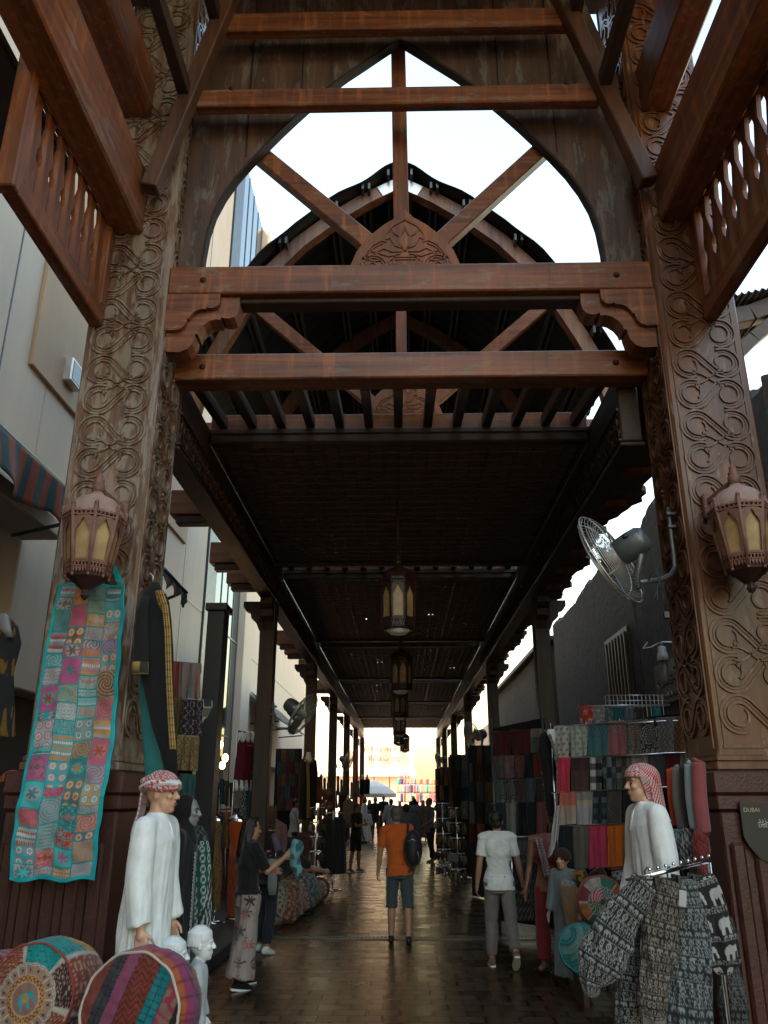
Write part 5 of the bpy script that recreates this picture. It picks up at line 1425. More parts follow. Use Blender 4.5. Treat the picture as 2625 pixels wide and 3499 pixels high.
# ================================================================= HANGING ABAYA beside the pillar
t = thing('abaya', 'black abaya with gold key pattern trim hanging beside the left pillar', 'abaya', at(545, 2640, Y=6.35))
KEY = (.40, .25, .07)
def keyc(u, v):
    a, b = (u*3) % 1, (v*60) % 1; return KEY if (.12 < a < .9 and (abs(b-.5) < .12 or abs(a-.5) < .16 or b < .1)) else (.03, .022, .012)
g = sil([(1990, 512, 545), (2012, 505, 552), (2030, 486, 568), (2060, 476, 578), (2120, 468, 585), (2220, 472, 591), (2308, 483, 592), (2384, 499, 595), (2487, 521, 600), (2568, 548, 604), (2650, 566, 608)], 6.35, .42, .035, 6)
part('body', g, M['black_cotton'], t, True)
g = sil([(2035, 484, 512), (2090, 468, 506), (2180, 458, 506), (2270, 452, 507), (2292, 451, 507)], 6.24, .4, .03, 5); part('sleeve', g, M['black_cotton'], t, True)
g = sil([(2262, 451, 508), (2300, 450, 508), (2303, 451, 507)], 6.235, .42, .02, 5, cols=lambda u, v: keyc(v*.4+.1, u*.28)); part('cuff', g, M['col'], t, True)
cl = [(0, (548, 2018)), (.10, (566, 2075)), (.2, (574, 2160)), (.45, (578, 2300)), (.75, (584, 2440)), (1, (592, 2560))]
g = MB(); g.grid(14, 220, lambda u, v: at(pl2(cl, v)[0]-10+20*u, pl2(cl, v)[1], Y=6.17+.02*abs(u-.5)), lambda u, v: keyc(u, v), .008); part('gold_trim', g, M['col'], t, True)
g = MB(); g.grid(8, 40, lambda u, v: at(533+38*v*v+9*u, 2020+90*v-3*u, Y=6.22), lambda u, v: keyc(u, v*.3), .008); part('neck_trim', g, M['col'], t, True)
g = MB(); q = at(522, 1990, Y=6.35); g.tube([q, q+V(0, 0, .05), q+V(-.025, 0, .08), q+V(-.05, 0, .055)], .006, 6); g.tube([at(490, 2030, Y=6.35), at(522, 2002, Y=6.35), at(565, 2030, Y=6.35)], .012, 6); part('hanger', g, M['wire'], t, True)
g = sil([(2300, 476, 505), (2380, 479, 525), (2480, 484, 545), (2560, 490, 570), (2640, 496, 590), (2700, 500, 600)], 6.5, .25, .05, 5); single('teal_robe', g, C('teal_satin', (.02, .17, .18), rough=.5), 'teal satin robe hanging behind the black abaya with gold trim', 'robe')

# ================================================================= MALE MANNEQUINS in white robes
def headscarf_wrap(t, J, s):
    c, Mh = J['head'], J['hm']; kf = keff(n=34, m=15)
    g = MB(); P = lambda x, y, z: c+Mh @ Vector((x, y, z))*s
    def fp(u, v):      # cap
        a = 2*PI*u; e = v*PI*.5; r = math.cos(e)
        return P(.094*r*math.sin(a), -.018+.112*r*math.cos(a), .050+.085*math.sin(e)+.006*math.sin(a*5+v*6))
    g.grid(80, 24, fp, lambda u, v: kf(u, v)); part('scarf_crown', g, M['col'], t)
    for k, (zc, rr, tl, wh) in enumerate(((.038, .028, .10, 1), (.062, .024, -.14, 0))):
        pts = []; cs = []
        g = MB(); n = 60; m = 10
        def ft(u, v, zc=zc, rr=rr, tl=tl):
            a = 2*PI*u; b = 2*PI*v; R0x, R0y = .088, .106
            q = rr*(1+.12*math.sin(a*7+b))
            return P((R0x+q*math.cos(b))*math.sin(a), -.018+(R0y+q*math.cos(b))*math.cos(a), zc+tl*.25*math.sin(a+.6)-.012*math.cos(a)*0+q*.8*math.sin(b))
        k2 = keff(n=44, m=9)
        g.grid(90, 14, ft, (lambda u, v: (.60, .60, .60) if (v*2+u*3) % 1 < .62 else k2(u, v)) if wh else (lambda u, v: k2(u, v))); part('scarf_fold', g, M['col'], t)
    g = MB(); k3 = keff(n=12, m=22)
    g.grid(24, 40, lambda u, v: P(-.045+.085*u+.01*math.sin(v*9), -.105-.05*v-.02*math.sin(u*PI), .05-.30*v), lambda u, v: k3(u, v), .01); part('scarf_tail', g, M['col'], t)
def headscarf_loose(t, J, s):
    c, Mh = J['head'], J['hm']; kf = keff(b=(.42, .035, .04), n=44, m=34)
    P = lambda x, y, z: c+Mh @ Vector((x, y, z))*s
    g = MB()
    def fp(u, v):
        a = PI*(.5+1.0*(u-.5)*1.30)+PI*.5      # around the back from temple to temple
        if v < .45:
            e = (1-v/.45)*PI*.5; r = math.cos(e)
            return P(.098*r*math.sin(a), -.016+.114*r*math.cos(a)*(1 if math.cos(a) > 0 else 1.06), .048+.088*math.sin(e))
        w = (v-.45)/.55; sh = 1-.35*w
        return P(.100*math.sin(a)*sh, -.016+.120*math.cos(a)*(1-.1*w)-.05*w, .048-.36*w*(1 if abs(u-.5) < .38 else .45)+.012*math.sin(u*40)*w)
    g.grid(90, 70, fp, lambda u, v: kf(u, v), .006)
    part('headscarf', g, M['col'], t)
    g = MB()
    def fc_(u, v):
        a = 2*PI*u; e = v*PI*.5; r = math.cos(e); return P(.097*r*math.sin(a), -.014+.113*r*math.cos(a), .046+.088*math.sin(e))
    g.grid(80, 24, fc_, lambda u, v: keff(b=(.42, .035, .04), n=60, m=17)(u, v)); part('scarf_crown', g, M['col'], t)
    g = MB(); k3 = keff(a=(.45, .42, .46), b=(.36, .06, .12), n=14, m=26, border=True)
    g.grid(24, 50, lambda u, v: P(.02+.10*u+.02*math.sin(v*7), -.13-.05*v+.02*math.sin(u*6), -.08-.42*v), lambda u, v: k3(u, v), .012); part('scarf_tail', g, M['col'], t)
def mannequin(label, px, Y, zb, H, face, wrap, pose={}):
    t = thing('mannequin', label, 'mannequin', ((px-1370.1)*Y/2895.0, Y, zb), R(face)); J = joints(H, pose); s = J['s']
    g = MB(); torso(g, J)
    for S, sx in (('L', -1), ('R', 1)): leg(g, J, S); arm(g, J, S); add_hand(g, J['wr'+S], J['fo'+S], sx, s, 26, True); an = J['ankle'+S]; cap(g, an-V(0, 0, .04), .036, an+V(0, .12, -.05), .03, 8)
    cap(g, J['neck']-Vector((0, 0, .05*s)), .058*s, J['head']-Vector((0, .015*s, .03*s)), .054*s, 12); add_head(g, J['head'], J['hm'], s)
    part('body', remesh(g, .0065, 3), M['mann_skin'], t); face_parts(t, J, s)
    part('robe', robe_mb(H, J, .011, .92, hem=.09), M['white_robe'], t)
    g = MB(); nk = J['tr'](0, .0, .575)
    g.tube([J['tr'](.064*math.cos(a), -.005+.064*math.sin(a), .578) for a in np.linspace(0, 2*PI, 20)[:-1]], .007, 6, closed=True); g.tube([J['tr'](0, .062, .57), J['tr'](.004, .095, .52), J['tr'](.0, .128, .42)], .006, 6)
    part('collar', g, M['white_robe'], t)
    wrap(t, J, s); st = MB(); st.lathe([(.24, -zb), (.24, -zb+.015), (.05, -zb+.02), (.035, -zb+.03), (.035, .2)], 20); part('stand', st, M['chrome'], t)
    return t
mannequin('male mannequin in white robe and wrapped red checked headscarf left of the lane', 532, 5.5, .17, 1.83, -97, headscarf_wrap, dict(armR=(2, 6, 8, 2), armL=(2, 6, 8, 2)))
mannequin('male mannequin in white robe and loose red checked headscarf right of the lane', 2206, 6.1, .21, 1.86, 97, headscarf_loose, dict(armL=(-2, 7, 10, 2)))

# ---- child mannequins
def child_mannequin(label, px, Y, H, face, hairstyle):
    t = thing('child_mannequin', label, 'mannequin', ((px-1370.1)*Y/2895.0, Y, 0), R(face), 'white child mannequins'); J = joints(H, dict(sw=.16)); s = J['s']; hs = s*1.42
    J['head'] = J['neck']+Vector((0, .02, .135))*s*1.12
    g = MB(); torso(g, J)
    for S, sx in (('L', -1), ('R', 1)): leg(g, J, S, .006); arm(g, J, S, .004); add_hand(g, J['wr'+S], J['fo'+S], sx, s*1.1, 26, False); an = J['ankle'+S]; cap(g, an-V(0, 0, .02), .026, an+V(0, .07, -.03), .02, 8)
    cap(g, J['neck']-Vector((0, 0, .05*s)), .05*s, J['head']-Vector((0, .015*s, .03*s)), .048*s, 12)
    c, Mh = J['head'], J['hm']; add_head(g, c, Mh, hs)
    g.ell(c+Vector((0, .012, -.03))*hs, (.066*hs, .066*hs, .066*hs), 14, 10)
    part('body', remesh(g, .0055, 4), M['mann_white'], t)
    g = MB(); g.ell(c+Vector((0, -.022, .035))*hs, (.083*hs, .099*hs, .094*hs), 18, 12)
    for k in range(26):
        a = -PI*.95+2*PI*.95*k/25
        x, y = math.sin(a), math.cos(a)
        if y > .2 and hairstyle == 0: zl = .035
        elif y > .2: zl = .03
        else: zl = -.045 if hairstyle == 0 else -.015
        g.tube([c+Vector((.03*x, -.02+.03*y, .128))*hs, c+Vector((.072*x, -.022+.085*y, .085))*hs, c+Vector((.083*x, -.020+.098*y, zl))*hs], [.012*hs, .014*hs, .005*hs], 6)
    part('hair', remesh(g, .0055, 2), M['mann_white'], t)
    part('robe', robe_mb(H, J, .011, .9, hem=.10), C('child_robe', (.42, .45, .46), fold=.5), t)
    g = MB(); g.tube([J['tr'](.07*math.cos(a), .02+.08*math.sin(a), .56-.0*a) for a in np.linspace(PI*.0, PI, 8)]+[J['tr'](-.05, .13, .40), J['tr'](0, .14, .24)], .004, 5); part('cord', g, M['black'], t)
    return t
child_mannequin('white child mannequin with fringe standing just behind the striped pouf', 628, 5.5, .985, -85, 0)
child_mannequin('white child mannequin with short hair and cord necklace beside the lane', 712, 5.75, 1.01, -82, 1)

# ================================================================= POUFS
def drum(c, n, r, d, face, side, label, bulge=.10, group=None, name='pouf', back=None, pipe=None, res=(140, 60)):
    """stuffed drum cushion: centre of the front face c, axis n (towards the viewer), radius r, depth d; face(rho, ang), side(ang, t) colours"""
    n = Vector(n).normalized(); zx = Vector((0, 0, 1)); ex = zx.cross(n).normalized()*-1; ez = n.cross(ex)*-1
    if ez.z < 0: ez = -ez
    if ex.x < 0: ex = -ex
    M3 = lambda rho, a, h: Vector(c)+ex*(rho*math.cos(a))+ez*(rho*math.sin(a))+n*h
    t = thing(name, label, 'pouf' if name == 'pouf' else 'cushion', Vector(c)-n*d*.5-V(0, 0, r), 0, group)
    g = MB(); nu = res[0]
    def ff(u, v): return M3(r*v, 2*PI*u, bulge*r*math.cos(v*PI/2)+.004*math.sin(u*2*PI*9)*v*v)
    g.grid(nu, res[1], ff, lambda u, v: face(v, 2*PI*u)); part('front', wrinkle(g, .022*r, (14/r*.28, 14/r*.28, 14/r*.28), r*9), M['colshiny'], t, True)
    g = MB()
    def fs_(u, v): return M3(r*(1+.10*math.sin(PI*v)+.006*math.sin(u*2*PI*9)), 2*PI*u, -d*v)
    g.grid(nu, 26, fs_, lambda u, v: side(2*PI*u, v)); part('side', wrinkle(g, .03*r, (14/r*.28,)*3, r*5), M['colshiny'], t, True)
    g = MB(); g.grid(nu//3, 8, lambda u, v: M3(r*v, 2*PI*u, -d-bulge*r*math.cos(v*PI/2)), lambda u, v: side(2*PI*u, 1)); part('back', g, M['col'], t, True)
    if pipe:
        g = MB(); g.tube([M3(r*1.005+.004*math.sin(k*.9), 2*PI*k/72, .0) for k in range(72)], pipe[0], 6, closed=True); part('piping', g, C('piping_'+pipe[1], pipe[2]), t, True)
    return t
def dots(a, b, ring, s=11):
    def f(x, y):
        i, j = math.floor(x*s+(.5 if math.floor(y*s) % 2 else 0)), math.floor(y*s)
        fx, fy = x*s+(.5 if j % 2 else 0)-i-.5, y*s-j-.5; q = math.hypot(fx, fy)
        return b if (.2 < q < .34) else a
    return f
PD = [dots((.16, .028, .018), (.34, .20, .12), 1), dots((.0, .22, .22), (.02, .09, .09), 1), dots((.014, .012, .016), (.33, .17, .12), 1), dots((.38, .20, .03), (.16, .08, .02), 1)]
def face_mandala(rho, a):
    x, y = rho*math.cos(a), rho*math.sin(a)
    if rho < .30:
        if elephant((x*1.0+y*.35)/.26, (y-x*.35)/.26) : return (.02, .24, .28) if math.hypot(x, y-.01) > .075 else (.36, .19, .03)
        return (.22, .115, .085)
    if rho < .33: return (.34, .25, .19)
    if rho < .42: return (.40, .19, .04) if math.sin(a*24)*math.sin(rho*70) > -.1 else (.14, .035, .025)
    if rho < .45: return (.36, .24, .18)
    if rho < .60:
        q = (a*18/(2*PI)) % 1; d = math.hypot((q-.5)*.21, rho-.525)
        return (.015, .02, .025) if d < .028 else ((.42, .40, .37) if abs(q) < .08 else (.26, .155, .11))
    if rho < .66: return (.40, .36, .30) if math.sin(a*120+rho*200) > -.2 else (.15, .10, .07)
    k = int((a/(2*PI)*6+.22) % 6)
    q = (a/(2*PI)*6+.22) % 1
    if q < .05 or q > .95: return (.36, .32, .27)
    return PD[(2, 1, 0, 3, 2, 0)[k]](x+1, y+1)
def side_mandala(a, v):
    k = int((a/(2*PI)*6+.22) % 6); q = (a/(2*PI)*6+.22) % 1
    if v < .06: return (.5, .48, .44) if math.sin(a*70) > .3 else (.20, .03, .02)
    if abs(q-.5) > .455: return (.33, .31, .28)
    if v > .55: return PD[(0, 3, 1, 2, 0, 3)[k]](a*.9, v*.9)
    return PD[(0, 1, 3, 3, 0, 2)[k]](a*.9, v*.9)
drum(at(95, 3412, Y=4.9), (-.18, -1, .10), .262, .36, face_mandala, side_mandala, 'round pouf embroidered with a blue elephant and mirror ring', pipe=(.006, 'red', (.25, .04, .03)))
STR = [(.0, (.20, .045, .03)), (.16, (.035, .036, .042)), (.28, (.22, .045, .10)), (.40, (.16, .026, .016)), (.62, (.0, .13, .15)), (.76, (.17, .10, .07)), (.90, (.012, .011, .012)), (1.2, (.012, .011, .012))]
def face_stripes(rho, a):
    x, y = rho*math.cos(a), rho*math.sin(a); w = (x*.90-y*.30)*.5+.5
    for (w0, c), (w1, _) in zip(STR[:-1], STR[1:]):
        if w < w1: break
    k = (w-w0)/(w1-w0)
    if k < .03: return tuple(q*.4 for q in c)
    if w0 in (.16, .62): return tuple(q*.35 for q in c) if (abs(((k*2) % 1)-.5) > .42 or abs(((y+x*.3)*8 % 1)-.5) > .42) else c
    if w0 == .40: return tuple(q*.5 for q in c) if math.sin(y*55+3*math.sin(x*26)) > .35 else c
    if w0 == .28: return (.10, .07, .08) if abs(((x*14) % 1)-.5)+abs(((y*9) % 1)-.5) < .28 else c
    if w0 == .76: return (.24, .02, .05) if math.sin(x*17+2*math.sin(y*11))*math.sin(y*13+x*5) > -.05 else c
    return tuple(q*(.6+.4*hsh(int(x*18), int(y*18))) for q in c)
def side_stripes(a, v):
    b = [(.33, .075, .02), (.24, .03, .085), (.20, .03, .10), (.10, .035, .075), (.30, .085, .02)]
    i = min(4, int(v*5)); c = b[i]
    return tuple(q*.45 for q in c) if (abs(((a*26) % 1)-.5) > .42 or abs((v*10 % 1)-.5) > .44) else c
drum(at(440, 3462, Y=4.72), (-.22, -1, .12), .276, .28, face_stripes, side_stripes, 'large round pouf of velvet patchwork stripes with pale piping', pipe=(.008, 'cream', (.45, .38, .34)))
drum(at(-52, 3380, Y=5.1), (-.1, -1, .1), .17, .3, lambda r, a: (.15, .02, .03) if math.sin(r*40) > 0 else (.3, .1, .1), lambda a, v: (.18, .035, .05) if math.sin(v*30) > 0 else (.32, .16, .16), 'small dark red striped pouf cut by the left edge', pipe=None, res=(60, 20))
t = thing('low_bench', 'low wooden bench carrying the poufs below the picture edge', 'bench', (-1.95, 4.95, 0))
part('bench_top', MB().box((-.95, -.35, .54), (.75, .45, .585), .008), M['dark_x'], t)
for sx in (-.85, .65):
    for sy in (-.28, .38): part('leg', MB().box((sx-.03, sy-.03, 0), (sx+.03, sy+.03, .538), .005), M['dark_z'], t)

# ================================================================= LEFT STALL: head with hijab, rail garments, cloth panels
t = thing('mannequin', 'grey faced female mannequin in black hijab and white edged abaya behind the robed mannequin', 'mannequin', ((628-1370.1)*7.0/2895, 7.0, .06), R(-92))
J = joints(1.80, dict(sw=.165, armL=(-6, 3, 2, 0), armR=(-6, 3, 2, 0))); s = J['s']
g = MB(); torso(g, J, 0, False); cap(g, J['neck']-V(0, 0, .05), .05, J['head']-V(0, .015, .03), .048, 12); add_head(g, J['head'], J['hm'], s, True); part('body', remesh(g, .008, 3), M['mann_grey'], t); face_parts(t, J, s)
g = MB(); c = J['head']; g.ell(c+V(0, -.035, .02), (.098, .105, .125), 18, 12); cap(g, c+V(0, -.035, -.06), .085, J['tr'](0, -.01, .50), .13, 14); part('hijab', remesh(g, .011, 3), M['black_cotton'], t)
part('abaya', robe_mb(1.80, J, .013), M['black_cotton'], t)
g = MB(); g.grid(10, 160, lambda u, v: J['tr'](.03+.05*u, .128+.05*v, .42-1.25*v), lambda u, v: (.5, .5, .5) if (int(u*3)+int(v*90)) % 2 else (.02, .02, .02), .006); part('trim', g, M['col'], t)
def sc_green(u, v):
    if v < .30: return (.10, .10, .10) if paisley((0, 0, 0), (1, 1, 1), 1.2)(u*2, v)[0] > .5 else (.02, .02, .022)
    k = (u*2.2+v*1.2) % 1
    if .2 < k < .75:
        q = math.hypot(((u*9) % 1)-.5, ((v*14) % 1)-.5); return (.42, .44, .42) if .2 < q < .36 else (.008, .07, .055)
    return (.36, .38, .38) if paisley((0, 0, 0), (1, 1, 1), 2)(u*2, v)[0] > .5 else (.02, .022, .022)
g = sil([(2822, 640, 690), (2850, 632, 708), (2900, 628, 718), (3000, 630, 722), (3100, 632, 722), (3200, 638, 718)], 7.3, .4, .05, 6, 60, cols=None)
def regrid(tab, Y, fc, ry=.4, fold=.04, nf=6, nv=70, n=72):
    tb = []
    for i in range(nv+1):
        v = i/nv*(len(tab)-1); k = min(int(v), len(tab)-2); q = v-k
        tb.append(tuple(tab[k][j]+(tab[k+1][j]-tab[k][j])*q for j in range(3)))
    return sil(tb, Y, ry, fold, nf, n, cols=fc)
t = thing('printed_robe', 'black and white printed robe with green medallion bands on a hanger at the left stall', 'robe', at(680, 3200, Y=7.3))
part('body', regrid([(2822, 640, 690), (2850, 632, 708), (2900, 628, 718), (3000, 630, 722), (3100, 632, 722), (3200, 638, 718)], 7.3, sc_green), M['col'], t, True)
part('hanger', MB().tube([at(638, 2850, Y=7.3), at(664, 2815, Y=7.3), at(705, 2850, Y=7.3)], .012, 6).tube([at(664, 2815, Y=7.3), at(664, 2795, Y=7.3), at(671, 2790, Y=7.3)], .005, 5), M['black'], t, True)
GL = 'cloths hanging behind the abaya at the left stall'
for (lb_, px, Y, fc) in (
    ('plain red cloth half hidden behind the abaya', (586, 2262, 618, 2264, 614, 2384, 586, 2382), 9.2, plain((.30, .045, .03))),
    ('grey and dusty pink striped shawl behind the abaya', (613, 2264, 688, 2270, 684, 2388, 608, 2383), 9.15, vstripes([(.16, .15, .15), (.26, .15, .13), (.20, .19, .19), (.30, .16, .14), (.14, .14, .15)], 9)),
    ('olive gold beaded cloth behind the abaya', (588, 2386, 626, 2386, 622, 2514, 586, 2512), 9.1, plain((.13, .085, .025))),
    ('dark purple cloth with silver ogee lattice at the left stall', (624, 2389, 694, 2394, 688, 2515, 616, 2512), 9.0, ogee((.022, .010, .020), (.22, .20, .22))),
    ('green sequinned cloth strip beside the gold paisley cloth', (590, 2512, 606, 2512, 604, 2620, 592, 2618), 9.0, paisley((.01, .10, .07), (.04, .2, .15))),
    ('gold brown paisley cloth hanging under the purple lattice cloth', (607, 2515, 678, 2518, 672, 2635, 601, 2632), 8.9, paisley((.16, .10, .04), (.28, .19, .08), 1.4)),
    ('plain dark teal cloth hanging beside the mannequin head', (614, 2648, 668, 2650, 662, 2800, 612, 2798), 8.8, plain((.025, .085, .085)))):
    hang('shop_cloth', lb_, 'cloth', px, Y, fc, group=GL, wave=.02)
t = thing('security_camera', 'white box security camera on the dark shop pillar at the left', 'camera', at(700, 2425, Y=9.4))
g = MB(); Mx = Matrix.Rotation(R(24), 4, 'Z') @ Matrix.Rotation(R(-22), 4, 'X'); g.box((-.055, -.16, -.05), (.055, .12, .05), .012, 0, Mx); part('housing', g, M['white_plastic'], t)
g = MB(); g.box((-.045, -.166, -.045), (.045, -.161, .045), .002, 0, Mx); part('lens_window', g, M['black'], t); part('arm', MB().tube([(0, .05, -.05), (-.05, .12, -.12), (-.15, .2, -.12)], .018, 8), M['white_plastic'], t)
t = thing('shop_pillar', 'dark clad shop pillar with the camera at the left stall', 'pillar', at(715, 3050, Y=10.2)); pz = at(715, 2600, Y=10.2)
part('shaft', MB().box((pz.x-.13, 10.1, 0.12), (pz.x+.09, 10.4, 4.1), .01), M['darkclad'], t, True); part('cap', MB().box((pz.x-.16, 10.07, 4.101), (pz.x+.12, 10.43, 4.2), .01), M['darkclad'], t, True)
# chrome shouldered dress forms
def dress_form(label, px, Y, tab, colfn, group='chrome shouldered dress forms'):
    t = thing('dress_form', label, 'mannequin', at(px, tab[-1][0], Y=Y), 0, group)
    part('dress', regrid(tab, Y, colfn, .62, .05, 7), M['col'], t, True)
    a = tab[0]; cx = (a[1]+a[2])/2; w = (a[2]-a[1])/2
    g = sil([(a[0]-34, cx-6, cx+6), (a[0]-24, cx-7, cx+7), (a[0]-18, cx-w*.75, cx+w*.75), (a[0]-8, cx-w*1.1, cx+w*1.1), (a[0]+14, cx-w*1.05, cx+w*1.05)], Y, .5, 0); part('shoulders', g, M['chrome'], t, True)
    g = MB(); g.ell(at(cx, a[0]-40, Y=Y), (.055, .055, .045), 14, 10); part('neck_knob', g, M['black'], t, True)
    q = at(cx, tab[-1][0], Y=Y); g = MB(); g.tube([(q.x, Y, .13), (q.x, Y, q.z+.1)], .018, 8); g.lathe([(.17, .121), (.17, .135), (.03, .15)], 20, (q.x, Y, 0)); part('stand', g, M['chrome'], t, True)
    return t
dress_form('dress form in mustard floral dress with chrome shoulders at the left stall', 733, 12.8, [(2806, 706, 762), (2840, 708, 760), (2880, 716, 752), (2930, 712, 758), (3000, 722, 758), (3060, 726, 754), (3110, 730, 752)], lambda u, v: (.045, .03, .02) if paisley((0, 0, 0), (1, 1, 1), 1.6)(u*2, v*2)[0] > .6 and hsh(int(u*9), int(v*12)) > .5 else (.21, .125, .04))
dress_form('dress form in bright orange dress with chrome shoulders at the left stall', 808, 13.2, [(2808, 780, 838), (2850, 782, 836), (2890, 788, 828), (2940, 780, 834), (3020, 776, 830), (3100, 774, 820), (3130, 774, 816)], lambda u, v: (.36, .055, .012) if v < .45 else ((.20, .04, .018) if paisley((0, 0, 0), (1, 1, 1), 1.3)(u*2, v)[0] > .5 else (.28, .06, .02)))
# rail of dresses on bust hangers
def rail(label, a, b, zf, name='clothes_rail'):
    t = thing(name, label, 'clothes rail', ((a.x+b.x)/2, (a.y+b.y)/2, zf))
    g = MB(); g.tube([a, b], .016, 8)
    for p in (a, b): g.tube([(p.x, p.y, zf), p], .016, 8)
    part('frame', g, M['chrome'], t, True); return t
rail('chrome rail carrying crimson and green dresses at the left shop', at(812, 2498, Y=14.6), at(870, 2505, Y=15.6), .12)
rail('lower chrome rail carrying printed tops at the left shop', at(800, 2668, Y=14.0), at(872, 2672, Y=15.2), .12)
def busted(label, tab, Y, fc, group):
    t = thing('hanging_dress', label, 'dress', at(tab[-1][1], tab[-1][0], Y=Y), 0, group); a = tab[0]; cx = (a[1]+a[2])/2
    part('dress', regrid(tab, Y, fc, .4, .06, 6, 50, 40), M['col'], t, True)
    part('bust_hanger', sil([(a[0]-28, cx-4, cx+4), (a[0]-14, cx-6, cx+6), (a[0]-2, cx-(a[2]-a[1])*.42, cx+(a[2]-a[1])*.42), (a[0]+8, cx-5, cx+5)], Y-.03, .5, 0, 5, 16), M['mann_white'], t, True)
GR = 'dresses on bust hangers'
busted('deep plum dress on the left end of the upper rail', [(2528, 818, 840), (2545, 812, 846), (2600, 806, 842), (2665, 800, 838)], 14.4, plain((.10, .006, .025)), GR)
busted('crimson embroidered dress second on the upper rail', [(2528, 838, 858), (2550, 836, 864), (2610, 830, 858), (2690, 822, 852)], 14.8, banded(plain((.24, .008, .02)), .3, plain((.17, .008, .02)), (.3, .16, .05)), GR)
busted('dark green printed dress at the right end of the upper rail', [(2530, 856, 874), (2550, 852, 878), (2620, 850, 874), (2700, 846, 870)], 15.2, paisley((.01, .05, .045), (.05, .14, .13), 2), GR)
for k, (x, c, nm_) in enumerate(((808, (.05, .11, .13), 'teal and pink'), (826, (.012, .012, .014), 'black and white'), (842, (.02, .08, .09), 'dark teal'), (858, (.04, .13, .14), 'turquoise'))):
    busted('%s printed top, number %d on the lower rail' % (nm_, k+1), [(2694, x-9, x+9), (2706, x-14, x+14), (2750, x-13, x+13), (2800, x-14, x+12)], 14.0+.3*k, paisley(c, ((.30, .12, .12), (.35, .36, .36), (.10, .2, .2), (.25, .3, .3))[k], 2.2), 'printed tops on the lower rail')
rail('long rail crammed with bright printed tops behind the dress forms', at(668, 2772, Y=14.2), at(800, 2764, Y=16.0), .12)
pcs = [(.30, .10, .03), (.10, .20, .25), (.20, .22, .22), (.38, .07, .03), (.06, .18, .22), (.26, .24, .24), (.32, .06, .05), (.05, .05, .06), (.36, .18, .06)]
for k in range(11):
    x = 672+12*k; c = pcs[k % 9]; d = pcs[(k*4+3) % 9]
    g = regrid([(2774, x-5, x+6), (2786, x-11, x+12), (2830, x-10, x+11), (2900, x-11, x+10)], 14.3+.15*k, paisley(c, d, 2.0), .35, .08, 5, 30, 28)
    single('printed_blouse', g, M['col'], 'bright printed blouse, number %d from the left on the crammed rail' % (k+1), 'top', 'printed blouses on the crammed rail')
# drapes beside the shopkeeper
hang('draped_shawl', 'dusty pink striped shawl hanging over the cushions behind the woman in floral trousers', 'shawl', (940, 2800, 978, 2822, 986, 2940, 944, 2940), 13.6, vstripes([(.22, .10, .10), (.17, .075, .08)], 9), wave=.05, nw=2)
g = sil_path([(935, 2850, 10), (948, 2890, 13), (955, 2930, 10), (945, 2975, 7)], 13.0, .6); single('draped_shawl', g, C('lilac_gauze', (.12, .10, .16)), 'lilac gauze shawl knotted beside the pink striped shawl', 'shawl')
g = sil([(2935, 918, 946), (2970, 916, 948), (3030, 914, 946), (3058, 918, 942)], 10.9, .4, .05, 5); single('shopping_bag', g, C('thin_plastic', (.20, .22, .22), rough=.4), 'thin pale plastic bag hanging beside the floral trousers', 'bag')
# cushions on the kerb
cr_ = random.Random(9)
CUP = [((.30, .10, .04), (.35, .33, .30)), ((.05, .06, .07), (.38, .34, .30)), ((.04, .14, .15), (.30, .28, .25)), ((.26, .14, .05), (.06, .04, .03)), ((.35, .32, .28), (.10, .07, .05)), ((.20, .05, .04), (.34, .25, .15))]
def cushion(label, px, py, Y, r, n, pal, group='cushions heaped on the left kerb', d=.11):
    a, b = pal
    fa = lambda rho, ang: b if math.sin(rho*22)+.9*math.sin(8*ang) > .5 else (a if rho < .9 else tuple(q*.5 for q in a))
    return drum(at(px, py, Y=Y), n, r, d, fa, lambda ang, v: b if math.sin(ang*20) > .2 else a, label, .35, group, 'cushion', res=(40, 14))
cnm = ['russet and cream', 'black and sand', 'teal and grey', 'ochre and brown', 'cream and umber', 'brick and gold']
CU = [(955, 2990, 13.3, .20), (1005, 2990, 14.2, .20), (1040, 3000, 14.6, .20), (975, 3030, 12.8, .21), (960, 3080, 12.2, .22), (992, 3090, 12.3, .21), (1015, 3070, 12.8, .22), (1040, 3055, 13.3, .21), (1060, 3050, 13.8, .20), (985, 3040, 13.0, .2), (1078, 3040, 14.4, .19)]
for k, (x, y, Y, r) in enumerate(CU):
    n = (.75, -.6, .25) if k > 3 else (.1, -.35, 1)
    Y *= 1.1; r *= 1.1
    cushion('%s printed cushion, number %d in the heap on the left kerb' % (cnm[k % 6], k+1), x, y, Y, r, n, CUP[k % 6])
drum(at(1090, 3038, Y=16.4), (.25, -1, .12), .195, .12, lambda rho, a: (.02, .02, .02) if rho < .14 else ((.35, .33, .30) if rho < .22 else ((.32, .12, .05) if math.sin(a*12)*.15+rho < .62 else ((.36, .30, .24) if rho < .8 else (.14, .05, .03)))), lambda a, v: (.15, .06, .04), 'round cushion with a flower wheel face at the foot of the kerb', .3, 'cushions heaped on the left kerb', 'cushion', res=(80, 30))
